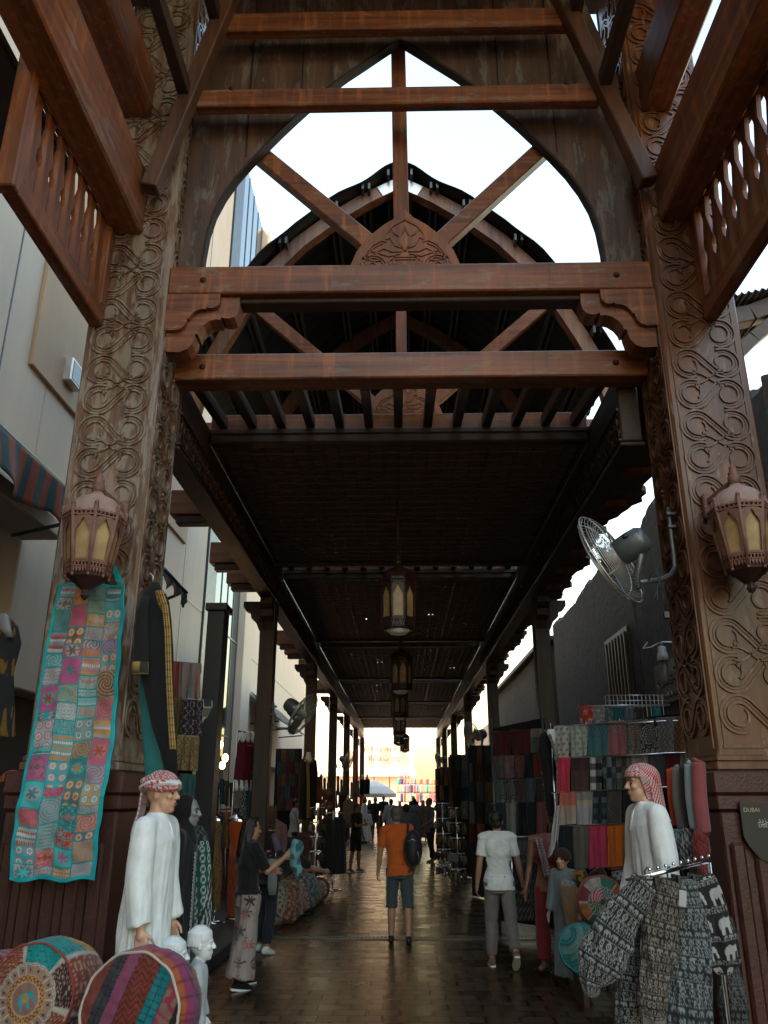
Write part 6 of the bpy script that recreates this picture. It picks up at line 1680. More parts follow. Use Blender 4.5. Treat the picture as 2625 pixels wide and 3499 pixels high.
# post abaya, accessory racks, red board, poncho, black tops
t = thing('abaya', 'black abaya with long gold front panel on a bust hung on the second left post', 'abaya', at(1052, 2800, Y=18.8))
part('body', sil([(2590, 1036, 1070), (2600, 1028, 1082), (2640, 1024, 1086), (2720, 1022, 1082), (2800, 1022, 1078)], 18.8, .45, .03, 6), M['black_cotton'], t, True)
part('bust', sil([(2570, 1048, 1062), (2585, 1046, 1064), (2600, 1040, 1072), (2606, 1052, 1060)], 18.72, .5, 0), M['mann_white'], t, True)
g = MB(); g.grid(6, 60, lambda u, v: at(1047+10*u+2*math.sin(v*3), 2606+190*v, Y=18.35), lambda u, v: keyc(u, v*.8), .02); g.grid(4, 20, lambda u, v: at(1034+20*v+5*u, 2586+24*v-2*u, Y=18.4), lambda u, v: keyc(u, v*.2), .02); g.grid(4, 20, lambda u, v: at(1074-18*v+5*u, 2586+24*v, Y=18.4), lambda u, v: keyc(u, v*.2), .02)
part('gold_panel', g, M['col'], t, True)
def acc_rack(label, px, Y, ytop, ybot, wpx, cols, seed, n=60, group='racks of small accessories'):
    t = thing('accessory_rack', label, 'display rack', at(px, ybot, Y=Y), 0, group); q0, q1 = at(px, ytop, Y=Y), at(px, ybot, Y=Y); w = (at(px+wpx, ytop, Y=Y)-q0).length
    g = MB(); g.tube([(q0.x, Y, q1.z), (q0.x, Y, q0.z)], .018, 8)
    for k in range(5):
        z = q1.z+(q0.z-q1.z)*(.12+.22*k); g.tube([(q0.x+w*math.cos(a), Y+w*math.sin(a), z) for a in np.linspace(0, 2*PI, 17)[:-1]], .008, 5, closed=True)
        for a in np.linspace(0, 2*PI, 9)[:-1]: g.tube([(q0.x, Y, z), (q0.x+w*math.cos(a), Y+w*math.sin(a), z)], .005, 4)
    g.lathe([(w*1.05, q1.z), (w*1.05, q1.z+.02), (.02, q1.z+.03)], 20, (q0.x, Y, 0)); part('stand', g, M['chrome'], t, True)
    rr = random.Random(seed); g = MB()
    for k in range(5):
        z = q1.z+(q0.z-q1.z)*(.10+.22*k)
        for i in range(n//5):
            a = 2*PI*(i+rr.random()*.5)/(n//5); c = rr.choice(cols); L = rr.uniform(.10, .19)*(q0.z-q1.z)/1.2; p = Vector((q0.x+w*1.02*math.cos(a), Y+w*1.02*math.sin(a), z))
            if rr.random() < .5: g.tube([p, p+V(.01, -.01, -L*.5), p+V(0, 0, -L)], [.006, .022, .016], 6, cols=c)
            else: g.ell(p-V(0, 0, L*.5), (.035, .02, L*.45), 8, 6, cols=c)
    o = part('trinkets', g, M['colshiny'], t, True); o['kind'] = 'stuff'; return t
DC = [(.02, .02, .022), (.12, .05, .02), (.05, .035, .03), (.20, .12, .05), (.03, .05, .055), (.25, .24, .23)]
acc_rack('round rack of dark necklaces and purses beside the second left post', 1086, 18.0, 2760, 2990, 24, DC, 3)
t = thing('dress_rack', 'round rack of long black dresses at the left of the lane', 'clothes rack', at(1136, 3040, Y=18.2), 0)
for k in range(6):
    a = 2*PI*k/6; q = at(1136, 3000, Y=18.2); c = (q.x+.15*math.cos(a), 18.2+.15*math.sin(a))
    g = MB(); g.loft([((c[0], c[1], z), rx, ry, a, f, 6, k) for z, rx, ry, f in ((.32, .13, .10, .10), (.7, .12, .09, .07), (1.1, .10, .07, .04), (1.36, .11, .06, .01), (1.42, .04, .04, 0))], 24); part('dress', g, C('black_print', (.018, .02, .022)), t, True)
q = at(1136, 3000, Y=18.2); g = MB(); g.tube([(q.x, q.y, .02), (q.x, q.y, 1.55)], .02, 8); g.tube([(q.x+.17*math.cos(a), q.y+.17*math.sin(a), 1.5) for a in np.linspace(0, 2*PI, 17)[:-1]], .01, 6, closed=True); g.lathe([(.2, 0.002), (.2, .02), (.03, .03)], 20, (q.x, q.y, 0)); part('stand', g, M['chrome'], t, True)
b = MB().box((0, 0, 0), (1, 1, 1)); a_, b_ = at(1162, 2718, Y=27.5), at(1186, 2876, Y=27.5)
single('display_board', MB().box((a_.x, 27.45, max(0.01, b_.z)), (b_.x, 27.55, a_.z), .01), C('red_felt', (.09, .012, .010)), 'dark red upright board between the left posts', 'board')
t = thing('poncho', 'beige poncho on a bust beside the third left post', 'poncho', at(1190, 2828, Y=25.8)); part('cloth', sil([(2732, 1182, 1198), (2740, 1174, 1206), (2790, 1170, 1210), (2828, 1176, 1204)], 25.8, .5, .07, 8), C('beige_knit', (.24, .17, .11)), t, True); part('bust', sil([(2716, 1187, 1193), (2724, 1186, 1194), (2734, 1181, 1199)], 25.7, .5, 0), M['mann_white'], t, True)
for k, (x, Y, lb_) in enumerate(((1238, 38, 'black top on a bust high at the left of the far opening'), (1255, 38.6, 'second black top on a bust high at the left of the far opening'))):
    t = thing('bust_top', lb_, 'top', at(x, 2714, Y=Y)); part('top', sil([(2660, x-6, x+6), (2668, x-10, x+10), (2690, x-9, x+9), (2714, x-9, x+8)], Y, .5, .03), M['black_cotton'], t, True); part('bust', sil([(2646, x-3, x+3), (2654, x-3, x+3), (2664, x-6, x+6)], Y-.1, .5, 0), M['mann_white'], t, True)
g = sil([(2654, 1077, 1094), (2680, 1070, 1098), (2715, 1072, 1100), (2745, 1080, 1096)], 19.5, .4, .12, 5, 28, cols=lambda u, v: (.25, .06, .02) if hsh(int(u*9), int(v*9)) > .4 else (.10, .03, .02)); single('draped_shawl', g, M['col'], 'rust red shawl hanging right of the gold panelled abaya', 'shawl')
g = MB(); tr_ = random.Random(4)
for k in range(34):
    p = at(1100+34*tr_.random(), 2700+60*tr_.random(), Y=21.5+.5*tr_.random()); g.ell(p, (.05, .05, .045), 8, 6, cols=tr_.choice(((.34, .13, .04), (.30, .16, .06), (.2, .06, .03))))
o = single('hanging_purses', g, M['colshiny'], 'cluster of small orange purses hung on the third left post', 'purses'); o['kind'] = 'stuff'
hang('sunlit_post_sheet', 'orange sheet coloured as sunlight on the fifth left post', 'cloth', (1213, 2560, 1225, 2560, 1224, 2664, 1212, 2664), 40.0, plain((.55, .12, .02)), wave=.03)  # sunlight on the post put into an orange sheet
# far left: printed dress, bag behind the plinth
t = thing('hanging_dress', 'black and gold baroque print dress hanging at the left edge', 'dress', at(30, 2520, Y=7.6))
part('dress', regrid([(2110, 10, 34), (2140, -20, 62), (2200, -30, 72), (2300, -30, 46), (2400, -30, 48), (2520, -30, 52)], 7.6, lambda u, v: (.20, .11, .02) if paisley((0, 0, 0), (1, 1, 1), .9)(u*2, v)[0] > .5 and (v < .35 or .5 < v < .62 or v > .82) else (.022, .022, .026), .35, .04), M['col'], t, True)
part('bust', sil([(2096, -4, 22), (2115, -6, 34), (2150, 0, 40), (2178, 25, 46)], 7.5, .4, 0), M['mann_grey'], t, True)
q = at(38, 2672, Y=7.3); g = MB(); g.tube([q+V(.075*math.cos(a), 0, .075*math.sin(a)) for a in np.linspace(0, PI, 14)], .028, 10); single('bag_handle', g, C('orange_leather', (.35, .07, .015), rough=.5), 'round orange bag handle poking up behind the left plinth', 'bag')
M['glint'], nt_, b_ = newmat('warm_reflection'); b_.inputs['Emission Color'].default_value = (1, .55, .22, 1); b_.inputs['Emission Strength'].default_value = 6  # glow for globes added in place of warm reflections in the glass
for k, (px, py) in enumerate(((722, 2530), (752, 2545), (738, 2560), (770, 2590), (716, 2605), (760, 2615))):
    q = at(px, py, Y=17.5+.4*k); g = MB(); g.ell(q, (.07, .07, .09), 10, 8); single('shop_lamp', g, M['glint'], 'small glowing globe added for warm reflections in the shop glass, number %d from the top' % (k+1), 'lamp', 'globes added for reflections in the shop glass')
t = thing('shop_counter', 'dark shop shelves behind the clothes rails at the left', 'shelves', (-5.2, 17.5, .12))
for k, z in enumerate((.3, 1.0, 1.7, 2.4)): part('shelf', MB().box((-.5, -3, z), (.5, 4.5, z+.04), .006), M['dark_y'], t)
part('back_panel', MB().box((-.62, -3, 0), (-.52, 4.5, 3.1), .01), M['darkclad'], t)
sr = random.Random(8); g = MB()
for k in range(4):
    y = -2.9
    while y < 4.3:
        w_ = sr.uniform(.18, .4); c = sr.choice([(.15, .05, .02), (.08, .07, .06), (.03, .08, .09), (.12, .09, .05), (.06, .02, .02), (.2, .12, .06)]); h_ = sr.uniform(.1, .45)
        g.box((-.35, y, (.34, 1.04, 1.74, 2.44)[k]), (.38, y+w_-.02, (.34, 1.04, 1.74, 2.44)[k]+h_), .015, cols=c); y += w_
o = part('folded_goods', g, M['col'], t); o['kind'] = 'stuff'
# ================================================================= RIGHT STALL: rows of scarves
def YA(px): return 9.6-(px-1889)/463*.95
GA = 'scarves on the right stall'
wh, dk = (.40, .41, .41), (.10, .085, .09)
S_A = [ # (label, xl, yt, xr, yb, fn)
 ('white scarf printed with dark camels, top row of the right stall', 1893, 2484, 1947, 2590, tile(camel, 3, 6, wh, dk, .5, True)),
 ('pale green scarf printed with grey green camels, top row of the right stall', 1949, 2480, 2008, 2587, tile(camel, 2.5, 6, (.36, .40, .36), (.17, .20, .17))),
 ('plain teal scarf with a darker patterned band, top row of the right stall', 2008, 2475, 2080, 2585, banded(paisley((.045, .12, .14), (.09, .18, .20), 1.6), .42, plain((.06, .17, .19)))),
 ('pink scarf with a grey patterned band, top row of the right stall', 2078, 2468, 2140, 2583, banded(paisley((.22, .10, .11), (.30, .22, .22), 1.6), .38, plain((.33, .12, .13)))),
 ('teal and orange mandala scarf, top row of the right stall', 2134, 2463, 2194, 2580, mandala((.06, .09, .09), (.26, .22, .17), (.25, .10, .03))),
 ('black and white mandala scarf, top row of the right stall', 2190, 2459, 2248, 2576, mandala((.02, .022, .025), (.38, .38, .37), (.10, .10, .10))),
 ('light grey paisley scarf, top row of the right stall', 2244, 2456, 2310, 2574, paisley((.19, .18, .18), (.29, .27, .27), 1.2)),
 ('brown paisley scarf nearest the pillar, top row of the right stall', 2304, 2452, 2372, 2570, paisley((.17, .085, .03), (.25, .14, .06), 1.2)),
 ('hot pink scarf with beaded lower half, second row of the right stall', 1905, 2593, 1949, 2707, banded(plain((.62, .035, .10)), .45, paisley((.48, .025, .06), (.58, .07, .10), 3))),
 ('dark brown scarf with dotted lower half, second row of the right stall', 1950, 2591, 2014, 2704, banded(plain((.055, .03, .03)), .4, paisley((.06, .035, .033), (.13, .09, .08), 3))),
 ('black and white checked scarf, second row of the right stall', 2016, 2588, 2056, 2700, gingham((.015, .015, .017), (.10, .10, .11), (.5, .52, .53), 2, 5)),
 ('slate blue checked scarf, second row of the right stall', 2058, 2586, 2106, 2700, plaid([(.02, .03, .035), (.07, .11, .13), (.13, .17, .19), (.03, .05, .06)], 3, 6)),
 ('olive checked scarf, second row of the right stall', 2108, 2584, 2158, 2700, plaid([(.10, .10, .08), (.18, .18, .15), (.04, .04, .035), (.13, .12, .10)], 3, 6)),
 ('pale scarf with one pink camel, second row of the right stall', 2160, 2581, 2214, 2695, tile(camel, 1.2, 2, (.30, .27, .28), (.33, .12, .17))),
 ('teal scarf with one mauve camel, second row of the right stall', 2216, 2578, 2272, 2695, tile(camel, 1.2, 2, (.055, .12, .13), (.19, .06, .12))),
 ('maroon scarf, second row of the right stall', 2274, 2575, 2322, 2690, plain((.15, .022, .03))),
 ('pale grey scarf nearest the pillar, second row of the right stall', 2324, 2572, 2366, 2680, paisley((.24, .24, .23), (.19, .19, .19), .8)),
 ('salmon scarf with gold band over cream, third row of the right stall', 1914, 2709, 1968, 2820, banded(paisley((.46, .10, .08), (.54, .22, .17), 2), .45, plain((.42, .33, .29)), (.45, .30, .12))),
 ('pearl grey scarf with gold band, third row of the right stall', 1970, 2707, 2026, 2820, banded(plain((.27, .26, .25)), .30, plain((.40, .38, .42)), (.48, .36, .2))),
 ('navy checked scarf, third row of the right stall', 2028, 2708, 2074, 2820, plaid([(.015, .022, .03), (.05, .075, .09), (.02, .03, .035), (.09, .12, .13)], 3, 6)),
 ('dark taupe paisley scarf, third row of the right stall', 2076, 2706, 2124, 2818, paisley((.06, .05, .045), (.11, .095, .085), 1.6)),
 ('plain black scarf behind the robed mannequin, third row of the right stall', 2126, 2704, 2172, 2815, plain((.012, .014, .017))),
 ('charcoal scarf, lowest row of the right stall', 1911, 2824, 1958, 2970, plain((.014, .018, .022))),
 ('grey scarf, lowest row of the right stall', 1959, 2824, 2014, 2970, plain((.13, .115, .105))),
 ('crimson pink scarf, lowest row of the right stall', 2016, 2823, 2072, 2972, plain((.48, .045, .10))),
 ('orange scarf, lowest row of the right stall', 2076, 2823, 2128, 2972, plain((.55, .13, .01))),
 ('mustard scarf, lowest row of the right stall', 2130, 2822, 2160, 2960, plain((.36, .17, .03)))]
for k, (lb_, xl, yt, xr, yb, fn) in enumerate(S_A):
    dy = -(xr-xl)*.05; off = -.03*((yt > 2585)+(yt > 2700)+(yt > 2820))
    hang('scarf', lb_, 'scarf', (xl, yt, xr, yt+dy, xr+rnd.uniform(-2, 2), yb+dy+rnd.uniform(-2, 2), xl+rnd.uniform(-1, 3), yb), (YA(xl)+off, YA(xr)+off), fn, .010, 1.4, GA, (46, 60), seed=k)
t = thing('display_rack', 'steel pole rack carrying the rows of scarves on the right stall', 'display rack', (2.3, 9.2, 0))
g = MB()
for yt in (2482, 2592, 2708, 2824, 2972):
    off = .02-.03*((yt > 2585)+(yt > 2700)+(yt > 2820)); a = at(1886, yt+2, Y=YA(1886)+off); b_ = at(2380, yt-23, Y=YA(2380)+off); g.tube([a, b_], .011, 6)
for px in (1888, 2012, 2130, 2376): q = at(px, 2600, Y=YA(px)+.06); g.tube([(q.x, q.y, 0), (q.x, q.y, 2.65)], .014, 6)
part('rack_frame', g, M['chrome'], t, True)
part('back_sheet', MB().box((0, 0, 0), (1, 1, 1)) if False else MB().strip([(at(1886, 2600, Y=YA(1886)+.16).x, 1.05), (at(2385, 2600, Y=YA(2385)+.16).x, 1.05)], [(at(1886, 2600, Y=YA(1886)+.16).x, 2.60), (at(2385, 2600, Y=YA(2385)+.16).x, 2.68)], lambda u, v, q: (u, 9.6+.16-(u-at(1889, 2600, Y=9.6).x)*.80+q, v), .01), M['black_cotton'], t, True)
for k, (lb_, xl, xr, fn) in enumerate((('red scarf with white camel blots on the raised back rail', 1982, 2026, tile(camel, 1.3, 2, (.42, .05, .03), (.5, .32, .28))), ('grey and white scarf on the raised back rail', 2028, 2066, tile(camel, 1.3, 3, (.22, .21, .21), (.4, .4, .4))), ('teal and white speckled scarf on the raised back rail', 2068, 2096, paisley((.03, .06, .065), (.3, .33, .33), 2)), ('deep teal scarf on the raised back rail', 2098, 2132, paisley((.02, .10, .11), (.03, .14, .15), 2)), ('blue grey scarf on the raised back rail', 2134, 2168, paisley((.09, .11, .12), (.14, .16, .17), 2)), ('dark brown scarf on the raised back rail', 2170, 2200, plain((.05, .035, .025))), ('turquoise scarf at the right end of the raised back rail', 2232, 2258, paisley((.01, .12, .14), (.02, .2, .22), 2)))):
    hang('scarf', lb_, 'scarf', (xl, 2416+k, xr, 2416+k, xr, 2474, xl, 2474), 10.6, fn, .012, 1.3, 'scarves on the raised back rail', (30, 36), seed=k+50)
t = thing('wire_grid', 'rusty wire grid standing above the right stall', 'grid panel', at(2140, 2480, Y=10.7)); g = MB(); a = at(1976, 2412, Y=10.68); b_ = at(2290, 2408, Y=10.68); g.tube([a, b_], .010, 6)
for k in range(15): p = at(2075+14*k, 2460, Y=10.72); g.tube([(p.x, p.y, 0.0 if k in (0, 14) else p.z-.25), (p.x, p.y, a.z+.14)], .005, 5)
for z in (.0, .07, .14): g.tube([(at(2075, 2400, Y=10.72).x, 10.72, a.z+z), (b_.x, 10.72, a.z+z)], .005, 5)
part('wires', g, M['wire'], t, True)
# darker block of scarves further in
GB = 'scarves on the dim stall behind the woman'
def YB(px): return 12.4-(px-1683)/180*.7
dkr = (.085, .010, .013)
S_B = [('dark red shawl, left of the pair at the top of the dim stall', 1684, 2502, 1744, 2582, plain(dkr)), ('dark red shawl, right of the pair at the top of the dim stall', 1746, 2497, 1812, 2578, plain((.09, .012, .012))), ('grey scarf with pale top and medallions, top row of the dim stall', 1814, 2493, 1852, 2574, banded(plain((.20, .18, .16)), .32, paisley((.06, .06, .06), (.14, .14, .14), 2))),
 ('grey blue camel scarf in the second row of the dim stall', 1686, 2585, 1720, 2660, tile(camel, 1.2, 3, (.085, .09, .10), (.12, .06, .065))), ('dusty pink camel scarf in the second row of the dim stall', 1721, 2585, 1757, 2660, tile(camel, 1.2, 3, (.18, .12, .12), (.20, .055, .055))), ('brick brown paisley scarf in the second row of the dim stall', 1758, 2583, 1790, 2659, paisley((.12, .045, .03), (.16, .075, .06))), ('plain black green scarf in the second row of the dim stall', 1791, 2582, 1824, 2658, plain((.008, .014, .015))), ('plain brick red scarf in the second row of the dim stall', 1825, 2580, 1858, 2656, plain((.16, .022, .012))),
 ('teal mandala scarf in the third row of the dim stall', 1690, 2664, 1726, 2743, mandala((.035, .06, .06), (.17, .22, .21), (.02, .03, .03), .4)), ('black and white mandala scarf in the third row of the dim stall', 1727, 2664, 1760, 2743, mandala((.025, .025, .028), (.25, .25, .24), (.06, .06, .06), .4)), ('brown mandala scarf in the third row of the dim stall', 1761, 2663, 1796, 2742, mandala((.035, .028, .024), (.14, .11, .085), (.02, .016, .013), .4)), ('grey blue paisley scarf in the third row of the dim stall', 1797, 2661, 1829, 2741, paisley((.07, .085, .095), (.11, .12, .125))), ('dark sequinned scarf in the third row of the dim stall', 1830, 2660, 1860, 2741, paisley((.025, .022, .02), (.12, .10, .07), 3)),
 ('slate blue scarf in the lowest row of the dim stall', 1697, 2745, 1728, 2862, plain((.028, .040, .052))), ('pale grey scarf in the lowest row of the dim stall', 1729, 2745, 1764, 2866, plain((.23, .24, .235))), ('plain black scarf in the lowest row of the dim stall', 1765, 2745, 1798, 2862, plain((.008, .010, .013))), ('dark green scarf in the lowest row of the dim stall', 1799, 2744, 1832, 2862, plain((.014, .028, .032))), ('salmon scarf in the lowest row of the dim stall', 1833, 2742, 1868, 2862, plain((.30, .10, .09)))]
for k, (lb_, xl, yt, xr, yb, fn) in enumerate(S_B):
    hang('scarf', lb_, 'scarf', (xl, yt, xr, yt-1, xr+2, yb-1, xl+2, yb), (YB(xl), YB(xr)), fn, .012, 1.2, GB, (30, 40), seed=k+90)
t = thing('display_rack', 'dark pole rack behind the dim scarf stall', 'display rack', (1.4, 12.2, 0)); g = MB()
for yt in (2500, 2586, 2664, 2745): g.tube([at(1680, yt+2, Y=YB(1680)+.03), at(1866, yt-3, Y=YB(1866)+.03)], .012, 6)
for px in (1684, 1862): q = at(px, 2600, Y=YB(px)+.05); g.tube([(q.x, q.y, 0), (q.x, q.y, 2.95)], .016, 6)
part('rack_frame', g, M['steel'], t, True)
a = at(1680, 2600, Y=YB(1680)+.10); b_ = at(1870, 2600, Y=YB(1870)+.10); g = MB(); g.add([(a.x, a.y, .2), (b_.x, b_.y, .2), (b_.x, b_.y, 2.9), (a.x, a.y, 2.8), (a.x, a.y+.02, .2), (b_.x, b_.y+.02, .2), (b_.x, b_.y+.02, 2.9), (a.x, a.y+.02, 2.8)], [(0, 1, 2, 3), (7, 6, 5, 4), (0, 4, 5, 1), (1, 5, 6, 2), (2, 6, 7, 3), (3, 7, 4, 0)]); part('back_sheet', g, M['black_cotton'], t, True)
# the stalls receding along the right: dim columns of cloths
GC = 'cloths on the receding right stalls'
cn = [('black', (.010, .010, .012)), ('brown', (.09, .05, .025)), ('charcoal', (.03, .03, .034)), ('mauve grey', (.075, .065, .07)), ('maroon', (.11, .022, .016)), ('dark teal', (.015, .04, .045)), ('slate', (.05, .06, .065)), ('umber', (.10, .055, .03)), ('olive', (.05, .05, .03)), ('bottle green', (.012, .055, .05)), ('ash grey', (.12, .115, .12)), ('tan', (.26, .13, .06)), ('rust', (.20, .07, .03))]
BLK = [('nearest', 17.0, 1604, 27, 3, [(2549, 2608), (2610, 2672), (2673, 2738), (2739, 2815), (2816, 2880)], [0, 1, 2, 3, 4, 0, 5, 6, 7, 10, 2, 8, 4, 12, 0]),
       ('second', 21.5, 1536, 21, 3, [(2580, 2634), (2635, 2690), (2691, 2738), (2739, 2800)], [8, 9, 10, 1, 2, 6, 7, 0, 5, 12, 2, 10]),
       ('farthest', 30.0, 1490, 14, 3, [(2622, 2650), (2651, 2684), (2685, 2735)], [11, 12, 7, 11, 1, 12, 12, 11, 0])]
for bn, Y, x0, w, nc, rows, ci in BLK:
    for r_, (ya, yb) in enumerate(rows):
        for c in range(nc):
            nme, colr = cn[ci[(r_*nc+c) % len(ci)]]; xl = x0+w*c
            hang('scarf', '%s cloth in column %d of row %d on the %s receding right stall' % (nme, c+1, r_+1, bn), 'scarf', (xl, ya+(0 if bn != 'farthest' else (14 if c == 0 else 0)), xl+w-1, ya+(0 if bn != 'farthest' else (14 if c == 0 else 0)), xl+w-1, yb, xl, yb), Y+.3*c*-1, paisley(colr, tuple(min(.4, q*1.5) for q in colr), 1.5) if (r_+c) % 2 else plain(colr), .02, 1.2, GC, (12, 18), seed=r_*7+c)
    a = at(x0-2, 2700, Y=Y+.12); b_ = at(x0+w*nc+4, 2700, Y=Y+.12-.3*nc*.8)
    t = thing('display_rack', 'dark board rack of the %s receding right stall' % bn, 'display rack', ((a.x+b_.x)/2, Y, 0)); tz = at(x0, rows[0][0]+3, Y=Y).z
    g = MB(); g.add([(a.x, a.y, .02), (b_.x, b_.y, .02), (b_.x, b_.y, tz), (a.x, a.y, tz-.02), (a.x, a.y+.04, .02), (b_.x, b_.y+.04, .02), (b_.x, b_.y+.04, tz), (a.x, a.y+.04, tz-.02)], [(0, 1, 2, 3), (7, 6, 5, 4), (0, 4, 5, 1), (1, 5, 6, 2), (2, 6, 7, 3), (3, 7, 4, 0)]); part('board', g, M['black_cotton'], t, True)
acc_rack('round rack of dark sunglasses and trinkets at the right of the lane', 1512, 19.0, 2745, 2985, 24, DC, 5); acc_rack('second round rack of dark trinkets nearer the woman at the right', 1560, 16.5, 2760, 3000, 26, DC, 6)
g = MB(); q = at(1548, 2930, Y=16.0); g.box((q.x-.10, 15.98, q.z-.07), (q.x+.10, 16.0, q.z+.07), .006); single('price_card', g, C('card', (.16, .15, .14)), 'pale price card on the right trinket rack', 'card')
# black sequin dress, beads, floral dresses, mannequins in the corner
t = thing('hanging_dress', 'black dress with sequinned edge on a white bust at the corner of the right stall', 'dress', at(1872, 2800, Y=9.75), 0)
part('dress', sil([(2506, 1850, 1884), (2520, 1843, 1890), (2570, 1840, 1896), (2620, 1852, 1902), (2700, 1862, 1906), (2790, 1872, 1908)], 9.75, .45, .04, 6), M['black_cotton'], t, True)
g = MB(); g.grid(8, 90, lambda u, v: at(1874+30*min(1, v*2.2)*(1-.2*v)+9*u, 2508+250*v, Y=9.55), lambda u, v: (.2, .2, .2) if hsh(int(u*8), int(v*90)) > .5 else (.03, .03, .03), .01); part('sequin_edge', g, M['colshiny'], t, True)
part('bust', sil([(2492, 1872, 1896), (2502, 1868, 1900), (2530, 1880, 1902), (2545, 1892, 1901)], 9.6, .5, 0), M['mann_white'], t, True)
g = MB(); br = random.Random(2)
for k in range(70):
    p = at(1858+24*k/70+br.uniform(-7, 7), 2636+200*k/70, Y=10.0+br.uniform(-.05, .05)); g.ell(p, (.016, .016, .018), 6, 5, cols=br.choice(((.35, .33, .28), (.3, .16, .03), (.10, .07, .04), (.5, .48, .42)) if k < 50 else ((.38, .22, .03), (.3, .16, .02))))
o = single('bead_strings', g, M['colshiny'], 'amber and silver bead strings hanging beside the black sequin dress', 'beads'); o['kind'] = 'stuff'
fd = random.Random(3)
for k in range(5):
    x = 1768+14*k
    g = regrid([(2864, x-5, x+6), (2880, x-9, x+10), (2950, x-12, x+13), (3050, x-15, x+16), (3145, x-17, x+17)], 10.9-.12*k, paisley((.018, .020, .024), (.14, .14, .14), 2.4), .5, .10, 6, 60, 30); single('floral_dress', g, M['col'], 'black floral dress, number %d from the left on the low right rail' % (k+1), 'dress', 'floral dresses on the low rail')
rail('low chrome rail of black floral dresses beside the woman in white', at(1745, 2862, Y=11.0), at(1846, 2858, Y=10.3), 0)
t = thing('mannequin', 'mannequin in crimson belly dance costume at the corner of the right stall', 'mannequin', ((1856-1370.1)*9.9/2895, 9.9, .05), R(150)); J = joints(1.62, dict(armL=(5, 8, 10, 0))); s = J['s']
g = MB(); torso(g, J, 0, True)
for S, sx in (('L', -1), ('R', 1)): leg(g, J, S); arm(g, J, S); add_hand(g, J['wr'+S], J['fo'+S], sx, s, 26, False); an = J['ankle'+S]; cap(g, an-V(0, 0, .04), .036, an+V(0, .12, -.05), .03, 8)
part('body', remesh(g, .010, 3), M['skin2'], t)
g = MB()
for S in 'LR': leg(g, J, S, .018, .02, .97, .04)
part('trousers', remesh(g, .011, 3), C('crimson_velvet', (.20, .022, .03)), t)
g = MB(); frust(g, J['tr'](0, 0, .24), .15*s, .12*s, J['tr'](0, 0, .50), .17*s, .12*s); g.ell(J['tr'](-.07, .085, .36), (.07, .06, .065)); g.ell(J['tr'](.07, .085, .36), (.07, .06, .065)); part('top', remesh(g, .011, 3), M['crimson_velvet'], t)
q = at(1842, 2880, Y=9.6); hang('keffiyeh', 'grey white checked shawl hanging over the crimson costume', 'scarf', (1828, 2862, 1852, 2866, 1884, 2990, 1862, 2996), 9.62, keff(a=(.38, .37, .38), b=(.16, .10, .12), n=10, m=26), .05, 1.5, None, (24, 50), drape=False)
hang('keffiyeh', 'red checked shawl beside the grey white checked shawl', 'scarf', (1846, 2850, 1872, 2850, 1878, 2920, 1858, 2925), 9.66, keff(b=(.34, .03, .04), a=(.36, .22, .22), n=14, m=22), .04, 1.5, None, (24, 40), drape=False)
t = thing('child_mannequin', 'child mannequin in pale blue robe and striped headscarf at the corner of the right stall', 'mannequin', ((1908-1370.1)*9.3/2895, 9.3, .08), R(140)); J = joints(1.22, dict(sw=.165)); s = J['s']
g = MB(); torso(g, J)
for S, sx in (('L', -1), ('R', 1)): leg(g, J, S); arm(g, J, S); add_hand(g, J['wr'+S], J['fo'+S], sx, s, 26, False)
cap(g, J['neck']-V(0, 0, .04), .045, J['head']-V(0, 0, .02), .04, 10); add_head(g, J['head'], J['hm'], s*1.2); part('body', remesh(g, .009, 3), M['mann_skin'], t); face_parts(t, J, s*1.2)
part('robe', robe_mb(1.22, J, .012, hem=.05), C('ice_blue_robe', (.17, .21, .22), fold=.5), t)
g = MB(); c = J['head']; g.ell(c+V(0, -.02, .035), (.085, .095, .085), 16, 10); part('headscarf', remesh(g, .01, 2), C('dim_cap', (.05, .02, .02)), t)
hang('keffiyeh', 'white scarf with red checked border hanging down to the pale blue child robe', 'scarf', (1898, 2755, 1918, 2750, 1906, 2870, 1876, 2935), 9.25, lambda u, v: (.33, .05, .07) if (u > .55 and v < .55) and int(v*60+u*20) % 2 else (.44, .43, .45), .035, 1.2, None, (24, 50), drape=False)
# patterned bundles, bundled keffiyehs, poufs on the ground
def bundle(label, pts, Y, fc, seed, cat='scarf'):
    g = sil_path(pts, Y, .7, 30, .09, 6, fc); return single('scarf_bundle', g, M['col'], label, cat)
bundle('yellow black chequered scarf knotted under the lowest scarf row', [(1978, 2972, 20), (1985, 2995, 24), (1995, 3020, 20), (1992, 3050, 9)], 9.1, lambda u, v: (.30, .15, .02) if hsh(int(u*12), int(v*14)) > .55 else (.03, .022, .016), 1)
bundle('dark red black fringe bundle under the lowest scarf row', [(2035, 2972, 24), (2045, 2990, 28), (2055, 3010, 22)], 9.05, lambda u, v: (.06, .012, .012) if hsh(int(u*20), int(v*9)) > .5 else (.012, .01, .01), 2)
bundle('grey white fringe bundle beside the robed mannequin', [(2108, 2975, 18), (2112, 2990, 22), (2118, 3012, 16)], 9.0, lambda u, v: (.3, .31, .31) if hsh(int(u*20), int(v*9)) > .55 else (.05, .05, .05), 3)
t = thing('printed_trousers', 'orange and grey printed harem trousers on a waist form at the right stall', 'trousers', at(1945, 3175, Y=9.0))
part('cloth', sil_path([(1945, 3010, 22), (1942, 3030, 27), (1945, 3060, 26), (1950, 3110, 24), (1958, 3180, 18)], 9.0, .6, 40, .04, 6, lambda u, v: ((.34, .13, .02) if .22 < v else (.22, .22, .21)) if hsh(int(u*16), int(v*22)) > .35 else (.12, .15, .15)), M['col'], t, True)
